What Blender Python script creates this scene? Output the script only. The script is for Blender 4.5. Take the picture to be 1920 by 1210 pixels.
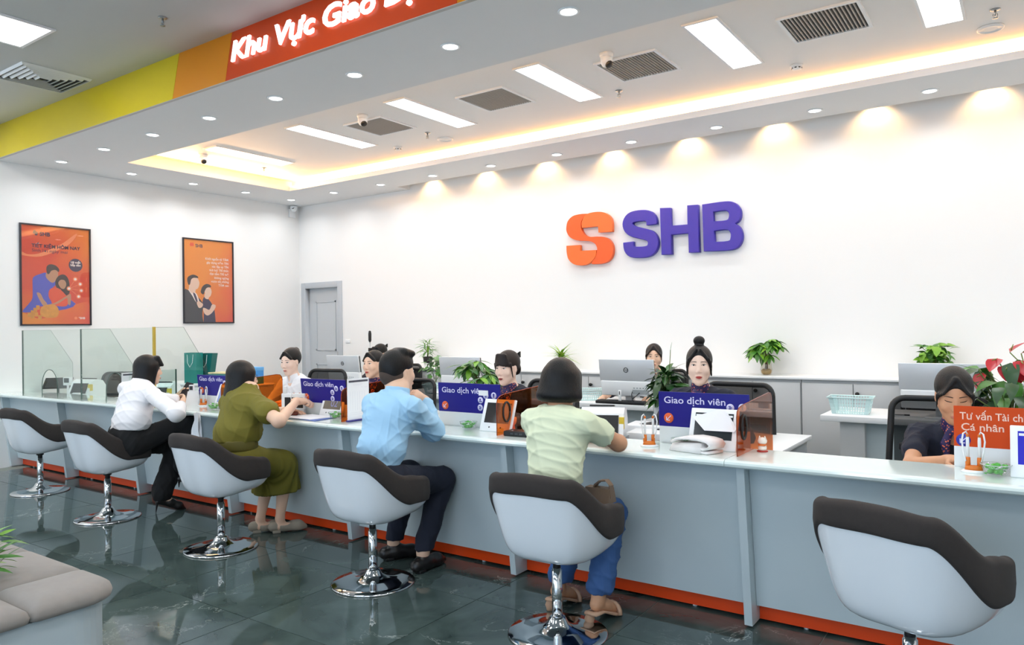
import bpy, bmesh, math, random
import numpy as np
from mathutils import Vector, Matrix, Euler

for _o in list(bpy.data.objects):
    bpy.data.objects.remove(_o, do_unlink=True)
SC = bpy.context.scene
COL = SC.collection
R = math.radians
random.seed(7)

# ------------------------------------------------------------------ camera
HC = 1.45
FPX, YAW, PITCH, ROLL = 1390.365, -0.608437, 0.007256, -0.0148307
_f = np.array([math.sin(YAW)*math.cos(PITCH), math.cos(YAW)*math.cos(PITCH), math.sin(PITCH)])
_r0 = np.array([math.cos(YAW), -math.sin(YAW), 0.0])
_u0 = np.cross(_r0, _f)
_r = _r0*math.cos(ROLL)+_u0*math.sin(ROLL)
_u = -_r0*math.sin(ROLL)+_u0*math.cos(ROLL)
cam_d = bpy.data.cameras.new('camera')
cam_d.sensor_fit = 'HORIZONTAL'
cam_d.sensor_width = 36.0
cam_d.lens = 36.0*FPX/1920.0
cam_d.clip_start = 0.05
cam = bpy.data.objects.new('camera', cam_d)
COL.objects.link(cam)
cam.matrix_world = Matrix(((_r[0], _u[0], -_f[0], 0), (_r[1], _u[1], -_f[1], 0), (_r[2], _u[2], -_f[2], HC), (0, 0, 0, 1)))
SC.camera = cam


def at(px, py, axis, v):
    """Point of the room seen at a photo pixel, on the plane axis = v (surveying helper)."""
    d = _f*FPX+_r*(px-960.0)+_u*(605.0-py)
    t = (v-(0, 0, HC)[axis])/d[axis]
    return Vector((d[0]*t, d[1]*t, HC+d[2]*t))


# ------------------------------------------------------------------ view, world and large lights
SC.view_settings.view_transform = 'Standard'
SC.view_settings.look = 'None'
SC.view_settings.gamma = 1.0
SC.view_settings.use_curve_mapping = False
SC.view_settings.exposure = 0.0

world = bpy.data.worlds.new('daylight')
SC.world = world
world.use_nodes = True
world.node_tree.nodes['Background'].inputs[0].default_value = (0.64, 0.80, 1.0, 1)
world.node_tree.nodes['Background'].inputs[1].default_value = 3.0

SC.cycles.max_bounces = 5
SC.cycles.diffuse_bounces = 4
SC.cycles.glossy_bounces = 3
SC.cycles.transmission_bounces = 4
SC.cycles.transparent_max_bounces = 12
SC.cycles.caustics_reflective = False
SC.cycles.caustics_refractive = False
SC.cycles.sample_clamp_indirect = 4.0

LK = 1.0     # overall lamp level


def area(name, loc, size, power, col=(1, 1, 1), rot=(0, 0, 0), spread=180):
    l = bpy.data.lights.new(name, 'AREA')
    l.energy = power*LK
    l.color = col
    if isinstance(size, tuple):
        l.shape = 'RECTANGLE'
        l.size, l.size_y = size
    else:
        l.shape = 'DISK'
        l.size = size
    l.spread = R(spread)
    o = bpy.data.objects.new(name, l)
    COL.objects.link(o)
    o.location = loc
    o.rotation_euler = rot
    return o


def spot(name, loc, power, col, angle, blend, rot=(0, 0, 0), radius=0.02):
    l = bpy.data.lights.new(name, 'SPOT')
    l.energy = power*LK
    l.color = col
    l.spot_size = R(angle)
    l.spot_blend = blend
    l.shadow_soft_size = radius
    o = bpy.data.objects.new(name, l)
    COL.objects.link(o)
    o.location = loc
    o.rotation_euler = rot
    return o


COOL = (0.93, 0.97, 1.0)
WARM = (1.0, 0.53, 0.20)
XL, YB, H, HU, HF = -9.253, 7.546, 3.368, 3.55, 3.77    # left wall, back wall, soffit, tray ceiling, lobby ceiling
XR, YF = 3.2, -5.0                                       # right wall, shop front
CY0, CY1, CX0 = 4.365, 6.59, -8.27                       # ceiling tray opening

P_PANEL, P_DOWN, P_COVE, P_WASH, P_LOBBY = 9.0, 2.8, 60.0, 15.0, 12.0
PANEL_X = [-7.58, -6.14, -4.72, -3.27, -1.83, -0.45, 1.0, 2.4]
for x in PANEL_X:
    area('panel_lamp', (x, 5.48, HU-0.016), (0.22, 1.05), P_PANEL, COOL)
DOWN = [(-2.26-0.929*k, 3.895) for k in range(-4, 8)]
DOWN += [(-8.79, y) for y in (4.69, 5.49, 6.27)]
DOWN += [(-8.796+0.906*k, 7.04) for k in range(0, 13)]
for x, y in DOWN:
    area('downlight_lamp', (x, y, H-0.012), 0.09, P_DOWN, COOL, spread=150)
# cove strips hidden behind the lips of the tray
for y, rx in ((CY1+0.12, -68), (CY0-0.12, 68)):
    area('cove_strip_lamp', ((CX0+XR)/2, y, H+0.085), (XR-CX0, 0.03), P_COVE*(XR-CX0)/2.2, WARM, (R(180+rx), 0, 0))
area('cove_strip_lamp', (CX0-0.10, (CY0+CY1)/2, H+0.085), (0.03, CY1-CY0), P_COVE, WARM, (0, R(180+68), 0))
# wall washers in the slot along the back wall
for k in range(10):
    spot('wall_washer_lamp', (-6.51+0.897*k, 7.43, 3.52), P_WASH, (1.0, 0.60, 0.27), 118, 0.75, (R(6), 0, 0), 0.025)
# lobby panels behind and beside the camera
LOBBY = [(x, y) for x in (-8.75, -6.315, -3.88, -1.44, 1.0) for y in (-3.4, -0.65, 2.08)]
for x, y in LOBBY:
    area("lobby_panel_lamp", (x, y, HF-0.016), (0.52, 1.08), P_LOBBY, COOL)


# ------------------------------------------------------------------ helpers
def lin(h):
    if isinstance(h, str):
        h = h.lstrip('#')
        c = [int(h[i:i+2], 16)/255.0 for i in (0, 2, 4)]
    else:
        c = h
    return tuple((x/12.92 if x <= 0.04045 else ((x+0.055)/1.055)**2.4) for x in c)


MATS = {}


def mat(name, col, rough=0.5, metal=0.0, var=0.04, scale=6.0, bump=0.0, bscale=60.0, emit=0.0, spec=0.5, coat=0.0, sheen=0.0, sub=0.0):
    """Principled surface whose colour wanders a little with a noise texture."""
    if name in MATS:
        return MATS[name]
    m = bpy.data.materials.new(name)
    m.use_nodes = True
    nt = m.node_tree
    b = nt.nodes['Principled BSDF']
    c = lin(col)
    tc = nt.nodes.new('ShaderNodeTexCoord')
    if var > 0:
        n = nt.nodes.new('ShaderNodeTexNoise')
        n.inputs['Scale'].default_value = scale
        n.inputs['Detail'].default_value = 3
        nt.links.new(tc.outputs['Object'], n.inputs['Vector'])
        r = nt.nodes.new('ShaderNodeMapRange')
        r.inputs['To Min'].default_value = 1-var
        r.inputs['To Max'].default_value = 1+var
        nt.links.new(n.outputs['Fac'], r.inputs['Value'])
        v = nt.nodes.new('ShaderNodeVectorMath')
        v.operation = 'SCALE'
        v.inputs[0].default_value = c
        nt.links.new(r.outputs['Result'], v.inputs['Scale'])
        nt.links.new(v.outputs['Vector'], b.inputs['Base Color'])
    else:
        b.inputs['Base Color'].default_value = (*c, 1)
    b.inputs['Roughness'].default_value = rough
    b.inputs['Metallic'].default_value = metal
    b.inputs['Specular IOR Level'].default_value = spec
    b.inputs['Coat Weight'].default_value = coat
    b.inputs['Coat Roughness'].default_value = 0.08
    b.inputs['Sheen Weight'].default_value = sheen
    b.inputs['Subsurface Weight'].default_value = sub
    if sub:
        b.inputs['Subsurface Radius'].default_value = (0.02, 0.008, 0.004)
        b.inputs['Subsurface Scale'].default_value = 0.5
    if bump > 0:
        n2 = nt.nodes.new('ShaderNodeTexNoise')
        n2.inputs['Scale'].default_value = bscale
        n2.inputs['Detail'].default_value = 2
        nt.links.new(tc.outputs['Object'], n2.inputs['Vector'])
        bp = nt.nodes.new('ShaderNodeBump')
        bp.inputs['Strength'].default_value = bump
        bp.inputs['Distance'].default_value = 0.002
        nt.links.new(n2.outputs['Fac'], bp.inputs['Height'])
        nt.links.new(bp.outputs['Normal'], b.inputs['Normal'])
    if emit > 0:
        b.inputs['Emission Color'].default_value = (*c, 1)
        b.inputs['Emission Strength'].default_value = emit
    MATS[name] = m
    return m


def tint_glass(name, tint, dens, gloss=0.08, rough=0.0, raw=None):
    """Flat pane: light goes straight through with the pane's tint, plus a fresnel mirror."""
    if name in MATS:
        return MATS[name]
    m = bpy.data.materials.new(name)
    m.use_nodes = True
    nt = m.node_tree
    nt.nodes.clear()
    out = nt.nodes.new('ShaderNodeOutputMaterial')
    tr = nt.nodes.new('ShaderNodeBsdfTransparent')
    c = lin(tint)
    tr.inputs[0].default_value = (*(raw or [1-(1-x)*dens for x in c]), 1)
    gl = nt.nodes.new('ShaderNodeBsdfGlossy')
    gl.inputs['Roughness'].default_value = rough
    fr = nt.nodes.new('ShaderNodeLayerWeight')
    pw = nt.nodes.new('ShaderNodeMath')
    pw.operation = 'POWER'
    pw.inputs[1].default_value = 4.0
    nt.links.new(fr.outputs['Facing'], pw.inputs[0])
    ma = nt.nodes.new('ShaderNodeMath')
    ma.operation = 'MULTIPLY_ADD'
    ma.inputs[1].default_value = 0.8
    ma.inputs[2].default_value = gloss*0.5
    nt.links.new(pw.outputs[0], ma.inputs[0])
    mx = nt.nodes.new('ShaderNodeMixShader')
    nt.links.new(ma.outputs[0], mx.inputs[0])
    nt.links.new(tr.outputs[0], mx.inputs[1])
    nt.links.new(gl.outputs[0], mx.inputs[2])
    nt.links.new(mx.outputs[0], out.inputs[0])
    MATS[name] = m
    return m


class MB:
    """Collects simple shapes; build() links them as one mesh object."""

    def __init__(s):
        s.v, s.f, s.sm = [], [], []

    def add(s, vs, fs, smooth=False, M=None):
        o = len(s.v)
        for p in vs:
            p = Vector(p)
            s.v.append(M @ p if M else p)
        for f in fs:
            s.f.append([i+o for i in f])
            s.sm.append(smooth)
        return s

    def box(s, a, b, M=None, bev=0.0):
        x0, y0, z0 = a
        x1, y1, z1 = b
        if bev > 0:
            t = bmesh.new()
            bmesh.ops.create_cube(t, size=1.0)
            for q in t.verts:
                q.co = Vector(((x0+x1)/2+q.co.x*(x1-x0), (y0+y1)/2+q.co.y*(y1-y0), (z0+z1)/2+q.co.z*(z1-z0)))
            bmesh.ops.bevel(t, geom=list(t.edges), offset=bev, segments=2, profile=0.5, affect='EDGES')
            t.verts.index_update()
            s.add([q.co.copy() for q in t.verts], [[q.index for q in f.verts] for f in t.faces], True, M)
            t.free()
            return s
        vs = [(x0, y0, z0), (x1, y0, z0), (x1, y1, z0), (x0, y1, z0), (x0, y0, z1), (x1, y0, z1), (x1, y1, z1), (x0, y1, z1)]
        fs = [(3, 2, 1, 0), (4, 5, 6, 7), (0, 1, 5, 4), (1, 2, 6, 5), (2, 3, 7, 6), (3, 0, 4, 7)]
        return s.add(vs, fs, False, M)

    def quad(s, pts, M=None):
        return s.add(pts, [list(range(len(pts)))], False, M)

    def lathe(s, prof, n=24, M=None, cap=True):
        vs, fs = [], []
        for r, z in prof:
            for i in range(n):
                a = 2*math.pi*i/n
                vs.append((r*math.cos(a), r*math.sin(a), z))
        for k in range(len(prof)-1):
            for i in range(n):
                j = (i+1) % n
                fs.append((k*n+i, k*n+j, (k+1)*n+j, (k+1)*n+i))
        if cap:
            fs.append(list(range(n))[::-1])
            fs.append([(len(prof)-1)*n+i for i in range(n)])
        return s.add(vs, fs, True, M)

    def tube(s, pts, rad, n=8, cap=True, M=None):
        pts = [Vector(p) for p in pts]
        rads = rad if isinstance(rad, (list, tuple)) else [rad]*len(pts)
        vs, fs = [], []
        up = None
        for k, p in enumerate(pts):
            d = (pts[min(k+1, len(pts)-1)]-pts[max(k-1, 0)]).normalized()
            if up is None:
                up = Vector((0, 0, 1)) if abs(d.z) < 0.9 else Vector((1, 0, 0))
            a = d.cross(up).normalized()
            up = a.cross(d).normalized()
            for i in range(n):
                t = 2*math.pi*i/n
                vs.append(p+(a*math.cos(t)+up*math.sin(t))*rads[k])
        for k in range(len(pts)-1):
            for i in range(n):
                j = (i+1) % n
                fs.append((k*n+i, k*n+j, (k+1)*n+j, (k+1)*n+i))
        if cap:
            fs.append(list(range(n))[::-1])
            fs.append([(len(pts)-1)*n+i for i in range(n)])
        return s.add(vs, fs, True, M)

    def prism(s, poly, z0, z1, M=None, smooth=False):
        """2D polygon (x, y) extruded in z."""
        n = len(poly)
        vs = [(x, y, z0) for x, y in poly]+[(x, y, z1) for x, y in poly]
        s.add(vs, [list(range(n))[::-1], [n+i for i in range(n)]], False, M)
        s.add(vs, [(i, (i+1) % n, n+(i+1) % n, n+i) for i in range(n)], smooth, M)
        return s

    def build(s, name, m, parent=None, loc=None, rot=None, kind=None):
        me = bpy.data.meshes.new(name)
        me.from_pydata([tuple(p) for p in s.v], [], s.f)
        me.polygons.foreach_set('use_smooth', s.sm)
        bm = bmesh.new()
        bm.from_mesh(me)
        bmesh.ops.remove_doubles(bm, verts=bm.verts, dist=1e-5)
        bmesh.ops.recalc_face_normals(bm, faces=bm.faces)
        bm.to_mesh(me)
        bm.free()
        return link(name, me, m, parent, loc, rot, kind)


def link(name, me, m, parent=None, loc=None, rot=None, kind=None):
    if m is not None and not me.materials:
        me.materials.append(m)
    o = bpy.data.objects.new(name, me)
    COL.objects.link(o)
    if parent is not None:
        o.parent = parent
    if loc is not None:
        o.location = loc
    if rot is not None:
        o.rotation_euler = rot
    if kind:
        o['kind'] = kind
    return o


def tag(o, label, cat, group=None):
    o['label'] = label
    o['category'] = cat
    if group:
        o['group'] = group
    return o


def thing(name, label, cat, loc=(0, 0, 0), rz=0.0, group=None):
    o = bpy.data.objects.new(name, None)
    o.empty_display_size = 0.1
    COL.objects.link(o)
    o.location = loc
    o.rotation_euler = (0, 0, rz)
    return tag(o, label, cat, group)


def copy_tree(o, parent=None):
    c = o.copy()
    COL.objects.link(c)
    if parent is not None:
        c.parent = parent
    for ch in list(o.children):
        copy_tree(ch, c)
    return c


def struct(o):
    o['kind'] = 'structure'
    return o


_FONT_CACHE = {}


def text(name, body, size, m, parent=None, M=None, extrude=0.0, bold=0.0, sx=1.0, align='LEFT', shear=0.0, spacing=1.0, kind=None, fit=None):
    """Built-in font turned into a mesh; text lies in local XY, M places it."""
    cu = bpy.data.curves.new(name, 'FONT')
    cu.body = body
    cu.size = size
    cu.extrude = extrude
    cu.offset = bold
    cu.align_x = align
    cu.shear = shear
    cu.space_character = spacing
    cu.resolution_u = 3
    to = bpy.data.objects.new(name, cu)
    COL.objects.link(to)
    dg = bpy.context.evaluated_depsgraph_get()
    me = bpy.data.meshes.new_from_object(to.evaluated_get(dg))
    bpy.data.objects.remove(to, do_unlink=True)
    bpy.data.curves.remove(cu)
    if fit and len(me.vertices):
        xs = [v.co.x for v in me.vertices]
        sx = fit/max(max(xs)-min(xs), 1e-6)
    me.transform(Matrix.Diagonal((sx, 1, 1, 1)))
    if M is not None:
        me.transform(M)
    me.materials.clear()
    me.name = name
    return link(name, me, m, parent, kind=kind)


def smooth_poly(pts, sharp=(), n=5):
    """Closed Catmull-Rom through the points; points listed in sharp stay corners."""
    pts = [Vector(p) for p in pts]
    N = len(pts)
    out = []
    for i in range(N):
        p0, p1, p2, p3 = pts[i-1], pts[i], pts[(i+1) % N], pts[(i+2) % N]
        if i in sharp:
            p0 = p1-(p2-p1)
        if (i+1) % N in sharp:
            p3 = p2+(p2-p1)
        if i in sharp and (i+1) % N in sharp:
            out.append(p1)
            continue
        for k in range(n):
            t = k/n
            out.append(0.5*((2*p1)+(p2-p0)*t+(2*p0-5*p1+4*p2-p3)*t*t+(3*p1-p0-3*p2+p3)*t**3))
    return out


def thick_line(pts, w):
    """Outline of a stroke of width w along 2D points."""
    pts = [Vector(p) for p in pts]
    L, Rr = [], []
    for k, p in enumerate(pts):
        d = (pts[min(k+1, len(pts)-1)]-pts[max(k-1, 0)]).normalized()
        nrm = Vector((-d.y, d.x))
        L.append(p+nrm*w/2)
        Rr.append(p-nrm*w/2)
    return L+Rr[::-1]


def fill2d(name, loops, depth, m, parent=None, M=None, bevel=0.0):
    """Filled 2D outlines (later loops are holes) extruded by depth."""
    cu = bpy.data.curves.new(name, 'CURVE')
    cu.dimensions = '2D'
    cu.fill_mode = 'BOTH'
    cu.extrude = depth/2
    cu.bevel_depth = bevel
    cu.bevel_resolution = 1
    for lp in loops:
        sp = cu.splines.new('POLY')
        sp.points.add(len(lp)-1)
        for q, p in zip(sp.points, lp):
            q.co = (p[0], p[1], 0, 1)
        sp.use_cyclic_u = True
    to = bpy.data.objects.new(name, cu)
    COL.objects.link(to)
    dg = bpy.context.evaluated_depsgraph_get()
    me = bpy.data.meshes.new_from_object(to.evaluated_get(dg))
    bpy.data.objects.remove(to, do_unlink=True)
    bpy.data.curves.remove(cu)
    if M is not None:
        me.transform(M)
    me.materials.clear()
    return link(name, me, m, parent)


# ------------------------------------------------------------------ materials
def floor_material():
    m = bpy.data.materials.new('green_marble')
    m.use_nodes = True
    nt = m.node_tree
    b = nt.nodes['Principled BSDF']
    g = nt.nodes.new('ShaderNodeNewGeometry')
    oi = nt.nodes.new('ShaderNodeObjectInfo')
    off = nt.nodes.new('ShaderNodeVectorMath')
    off.operation = 'SCALE'
    nt.links.new(oi.outputs['Location'], off.inputs[0])
    off.inputs['Scale'].default_value = 3.7
    ad = nt.nodes.new('ShaderNodeVectorMath')
    nt.links.new(g.outputs['Position'], ad.inputs[0])
    nt.links.new(off.outputs[0], ad.inputs[1])
    n1 = nt.nodes.new('ShaderNodeTexNoise')
    n1.inputs['Scale'].default_value = 2.8
    n1.inputs['Detail'].default_value = 6
    n1.inputs['Distortion'].default_value = 1.2
    nt.links.new(ad.outputs[0], n1.inputs['Vector'])
    cr = nt.nodes.new('ShaderNodeValToRGB')
    cr.color_ramp.elements[0].position = 0.3
    cr.color_ramp.elements[0].color = (*lin('#394644'), 1)
    cr.color_ramp.elements[1].position = 0.72
    cr.color_ramp.elements[1].color = (*lin('#52615e'), 1)
    nt.links.new(n1.outputs['Fac'], cr.inputs['Fac'])
    # pale veins where a distorted noise crosses its middle value
    n2 = nt.nodes.new('ShaderNodeTexNoise')
    n2.inputs['Scale'].default_value = 1.7
    n2.inputs['Detail'].default_value = 7
    n2.inputs['Roughness'].default_value = 0.62
    n2.inputs['Distortion'].default_value = 0.8
    nt.links.new(ad.outputs[0], n2.inputs['Vector'])
    s = nt.nodes.new('ShaderNodeMath')
    s.operation = 'SUBTRACT'
    nt.links.new(n2.outputs['Fac'], s.inputs[0])
    s.inputs[1].default_value = 0.5
    a = nt.nodes.new('ShaderNodeMath')
    a.operation = 'ABSOLUTE'
    nt.links.new(s.outputs[0], a.inputs[0])
    r2 = nt.nodes.new('ShaderNodeMapRange')
    r2.inputs['From Min'].default_value = 0.0
    r2.inputs['From Max'].default_value = 0.006
    r2.inputs['To Min'].default_value = 1.0
    r2.inputs['To Max'].default_value = 0.0
    nt.links.new(a.outputs[0], r2.inputs['Value'])
    n3 = nt.nodes.new('ShaderNodeTexNoise')
    n3.inputs['Scale'].default_value = 1.3
    nt.links.new(ad.outputs[0], n3.inputs['Vector'])
    r3 = nt.nodes.new('ShaderNodeMapRange')
    r3.inputs['From Min'].default_value = 0.50
    r3.inputs['From Max'].default_value = 0.68
    nt.links.new(n3.outputs['Fac'], r3.inputs['Value'])
    mu = nt.nodes.new('ShaderNodeMath')
    mu.operation = 'MULTIPLY'
    nt.links.new(r2.outputs[0], mu.inputs[0])
    nt.links.new(r3.outputs[0], mu.inputs[1])
    mx = nt.nodes.new('ShaderNodeMix')
    mx.data_type = 'RGBA'
    nt.links.new(mu.outputs[0], mx.inputs['Factor'])
    nt.links.new(cr.outputs['Color'], mx.inputs['A'])
    mx.inputs['B'].default_value = (*lin('#b3bab4'), 1)
    nt.links.new(mx.outputs['Result'], b.inputs['Base Color'])
    b.inputs['Roughness'].default_value = 0.035
    b.inputs['Specular IOR Level'].default_value = 0.5
    MATS['green_marble'] = m
    return m


M_WALL = mat('white_wall_paint', '#f4f3f1', 0.6, var=0.01, scale=1.5, bump=0.05, bscale=150)
M_SOFFIT = mat('white_ceiling_board', '#e6e6e6', 0.65, var=0.01)
M_TRAY = mat('tray_ceiling_board', '#f7f4f1', 0.65, var=0.01)
M_GREYCEIL = mat('lobby_ceiling_board', '#c6c8c6', 0.7, var=0.02, scale=1)
M_PANEL = mat('counter_grey_panel', '#c4d0d4', 0.32, var=0.02)
M_TOP = mat('counter_stone_glass', '#e6f3ef', 0.10, var=0.03, scale=9, coat=0.6)
M_ORANGE = mat('orange_kick_strip', '#e8480c', 0.35, var=0.02)
M_CHROME = mat('chrome', '#d8dadc', 0.06, 1.0, var=0.0)
M_STEEL = mat('brushed_steel', '#a7abad', 0.3, 1.0, var=0.03)
M_BLACK = mat('black_plastic', '#131415', 0.55, var=0.05)
M_DARKGREY = mat('dark_grey_plastic', '#34373a', 0.4, var=0.05)
M_WHITEPL = mat('white_plastic', '#f1f3f4', 0.28, var=0.01)
M_SHELL = mat('white_shell', '#eef3f8', 0.16, var=0.01, coat=0.4)
M_UPH = mat('grey_brown_fabric', '#3c3735', 0.9, var=0.10, scale=40, bump=0.4, bscale=900, sheen=0.05, spec=.2)
M_CAB = mat('cabinet_grey', '#c9cbcc', 0.42, var=0.015)
M_DESK = mat('desk_white', '#eceeef', 0.35, var=0.015)
M_LAMP = mat('lamp_face', '#ffffff', 0.4, var=0, emit=6.0)
M_LETTERLIT = mat('lit_white_letters', '#fff6f2', 0.4, var=0, emit=1.2)
M_LAMP.cycles.emission_sampling = 'NONE'
M_LETTERLIT.cycles.emission_sampling = 'NONE'
M_DOOR = mat('door_grey', '#c3c8cc', 0.4, var=0.01)
M_FRAME = mat('door_frame_grey', '#b7bdc3', 0.4, var=0.01)
M_YELLOW = mat('yellow_fascia', '#d8c11c', 0.3, var=0.02)
M_AMBER = mat('amber_fascia', '#e08b10', 0.3, var=0.02)
M_RED = mat('red_orange_fascia', '#d2440a', 0.3, var=0.02)
M_VENTDARK = mat('vent_dark', '#2b2b29', 0.7, var=0.05)
M_VENTSLAT = mat('vent_slat', '#b9b5ae', 0.5, var=0.03)
M_GROUT = mat('floor_grout', '#9a9e94', 0.6, var=0.05)
M_MARBLE = floor_material()
M_GLASS = tint_glass('green_glass', '#ffffff', 0, 0.07, raw=(.925, .962, .945))
M_GLASSEDGE = mat('glass_edge', '#4c645c', 0.2, var=0.02)
M_GOLD = mat('gold_metal', '#c9ae48', 0.4, 0.4, var=0.05)
M_PAPER = mat('white_paper', '#f6f6f8', 0.7, var=0.01)

# ------------------------------------------------------------------ floor: marble tiles one by one
TP = 0.8225
grout = MB().box((XL, YF, -0.06), (XR, YB, -0.004)).build('floor', M_GROUT)
struct(grout)
tile_me = None
ix0, ix1 = int((XL+3.265)/TP)-1, int((XR+3.265)/TP)+1
iy0, iy1 = int((YF-2.312)/TP)-1, int((YB-2.312)/TP)+1
for iy in range(-4, iy1):
    for ix in range(ix0, ix1):
        cx, cy = -3.265+(ix+0.5)*TP, 2.312+(iy+0.5)*TP
        if cx-TP/2 < XL-0.5 or cx > XR or cy > YB:
            continue
        if tile_me is None:
            h = TP/2-0.0026
            t = MB().box((-h, -h, -0.004), (h, h, 0.0)).build('floor_tile', M_MARBLE, grout, (cx, cy, 0))
            tile_me = t.data
        else:
            link('floor_tile', tile_me, None, grout, (cx, cy, 0))
rest = MB().box((XL, YF, -0.004), (XR, 2.312-4*TP-0.002, 0)).build('floor_tile_field', M_MARBLE, grout)
rest['kind'] = 'stuff'

# ------------------------------------------------------------------ walls
wl = MB().box((XL-0.15, YF-0.2, -0.06), (XL, YB+0.2, 4.05)).build('wall_left', M_WALL)
struct(wl)
DX0, DX1, DZ = -9.13, -8.37, 2.115     # door opening
wb = MB()
wb.box((XL-0.15, YB, -0.06), (DX0-0.01, YB+0.2, 4.05))
wb.box((DX1+0.01, YB, -0.06), (XR+0.15, YB+0.2, 4.05))
wb.box((DX0-0.01, YB, DZ+0.01), (DX1+0.01, YB+0.2, 4.05))
struct(wb.build('wall_back', M_WALL))
struct(MB().box((XR, YF-0.2, -0.06), (XR+0.15, YB+0.2, 4.05)).build('wall_right', M_WALL))
wf = MB()
wf.box((XL-0.15, YF-0.2, 3.2), (XR+0.15, YF, 4.05))
wf.box((XL-0.15, YF-0.2, -0.06), (XL+0.4, YF, 3.2))
wf.box((XR-0.4, YF-0.2, -0.06), (XR+0.15, YF, 3.2))
struct(wf.build('wall_front', M_WALL))
win = MB()
for x in np.linspace(XL+0.4, XR-0.4, 7):
    win.box((x-0.04, YF-0.14, 0), (x+0.04, YF-0.06, 3.2))
win.box((XL+0.4, YF-0.14, 2.3), (XR-0.4, YF-0.06, 2.38))
win.box((XL+0.4, YF-0.14, 0), (XR-0.4, YF-0.06, 0.08))
struct(win.build('window_1', M_STEEL))

# ------------------------------------------------------------------ ceilings
SY = 3.41                              # soffit front edge
so = MB()
so.box((XL, SY+0.032, H), (XR, CY0, H+0.06))                      # front strip
so.box((XL, CY0, H), (CX0, CY1, H+0.06))                    # left strip
so.box((XL, CY1, H), (XR, 7.30, H+0.06))                    # back strip
so.box((XL, 7.30, H), (-6.93, YB, H+0.06))                  # left of the lighting slot
soff = so.build('ceiling', M_SOFFIT)
struct(soff)
tr = MB()
tr.box((XL, SY+0.1, HU), (XR, YB, HU+0.1))
tr.box((XL, CY1+0.22, H+0.06), (XR, CY1+0.26, HU))          # back of the cove
tr.box((CX0-0.26, CY0-0.2, H+0.06), (CX0-0.22, CY1+0.26, HU))
tr.box((XL, CY0-0.26, H+0.06), (XR, CY0-0.22, HU))
tr.box((-6.97, 7.30, H+0.06), (-6.93, YB, HU))              # end of the slot
tr.box((-6.93, 7.26, H+0.06), (XR, 7.30, HU))
struct(tr.build('ceiling_tray', M_TRAY))
struct(MB().box((XL, YF, HF), (XR, SY+0.4, HF+0.1)).build('ceiling_lobby', M_GREYCEIL))

# fascia over the counter: slanted coloured boards
fas = thing('fascia_sign', 'long overhead fascia board in yellow, amber and red-orange above the counter', 'sign', (0, 0, 0))
FT = 3.475                              # y of the fascia top


def fboard(name, x0, x1, m):
    b = MB()
    b.add([(x0, SY, H+0.004), (x1, SY, H+0.004), (x1, FT, HF), (x0, FT, HF), (x0, SY+0.03, H+0.004), (x1, SY+0.03, H+0.004), (x1, FT+0.03, HF), (x0, FT+0.03, HF)],
          [(0, 1, 2, 3), (7, 6, 5, 4), (0, 4, 5, 1), (3, 2, 6, 7), (0, 3, 7, 4), (1, 5, 6, 2)])
    return b.build(name, m, fas)


fboard('yellow_board', XL+0.001, -5.745, M_YELLOW)
fboard('amber_board', -5.742, -5.02, M_AMBER)
rb = fboard('red_board', -5.017, -2.74, M_RED)
fboard('amber_board', -2.737, -1.9, M_AMBER)
fboard('yellow_board', -1.897, XR-0.001, M_YELLOW)
MB().box((XL+0.001, SY+0.001, H-0.0005), (XR-0.001, SY+0.0315, H+0.0038)).build('edge_trim', M_VENTSLAT, fas)
sl = math.atan2(FT-SY, HF-H)
Mf = Matrix.Translation((-4.965, SY-0.012+0.0215, 3.512)) @ Matrix.Rotation(R(90)-sl, 4, 'X')
text('lettering', 'Khu Vực Giao Dịch', 0.235, M_LETTERLIT, rb, Mf, extrude=0.008, bold=0.0042, fit=2.10)

# ------------------------------------------------------------------ door
door = struct(MB().box((DX0+0.012, YB+0.07, 0), (DX1-0.012, YB+0.118, DZ-0.012)).build('door_1', M_DOOR))
fr = MB()
fr.box((DX0-0.07, YB-0.02, 0), (DX0+0.02, YB+0.12, DZ+0.07), bev=0.006)
fr.box((DX1-0.02, YB-0.02, 0), (DX1+0.07, YB+0.12, DZ+0.07), bev=0.006)
fr.box((DX0+0.02, YB-0.02, DZ-0.02), (DX1-0.02, YB+0.12, DZ+0.07), bev=0.006)
fr.build('door_frame', M_FRAME, door)
pn = MB()
for a, b in (((DX0+0.17, 1.15), (DX1-0.15, 1.90)), ((DX0+0.17, 0.25), (DX1-0.15, 0.95))):
    x0, z0 = a
    x1, z1 = b
    for q in (((x0, z0), (x1, z0+0.02)), ((x0, z1-0.02), (x1, z1)), ((x0, z0), (x0+0.02, z1)), ((x1-0.02, z0), (x1, z1))):
        pn.box((q[0][0], YB+0.06, q[0][1]), (q[1][0], YB+0.072, q[1][1]))
pn.build('panel_moulding', M_DOOR, door)
hd = MB().box((DX1-0.115, YB+0.055, 0.98), (DX1-0.085, YB+0.07, 1.14)).tube([(DX1-0.1, YB+0.06, 1.05), (DX1-0.1, YB+0.02, 1.05), (DX1-0.22, YB+0.02, 1.05)], 0.009)
hd.build('door_handle', M_STEEL, door)
tag(MB().box((-8.235, YB-0.012, 1.265), (-8.145, YB, 1.315), bev=0.003).build('wall_socket', M_WHITEPL), 'small white switch plate on back wall right of the grey door', 'socket')

# ------------------------------------------------------------------ ceiling fittings
dl0 = None
DLNAMES = []


def ordinal(k):
    return ['first', 'second', 'third', 'fourth', 'fifth', 'sixth', 'seventh', 'eighth', 'ninth', 'tenth', 'eleventh', 'twelfth', 'thirteenth'][k]


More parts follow.
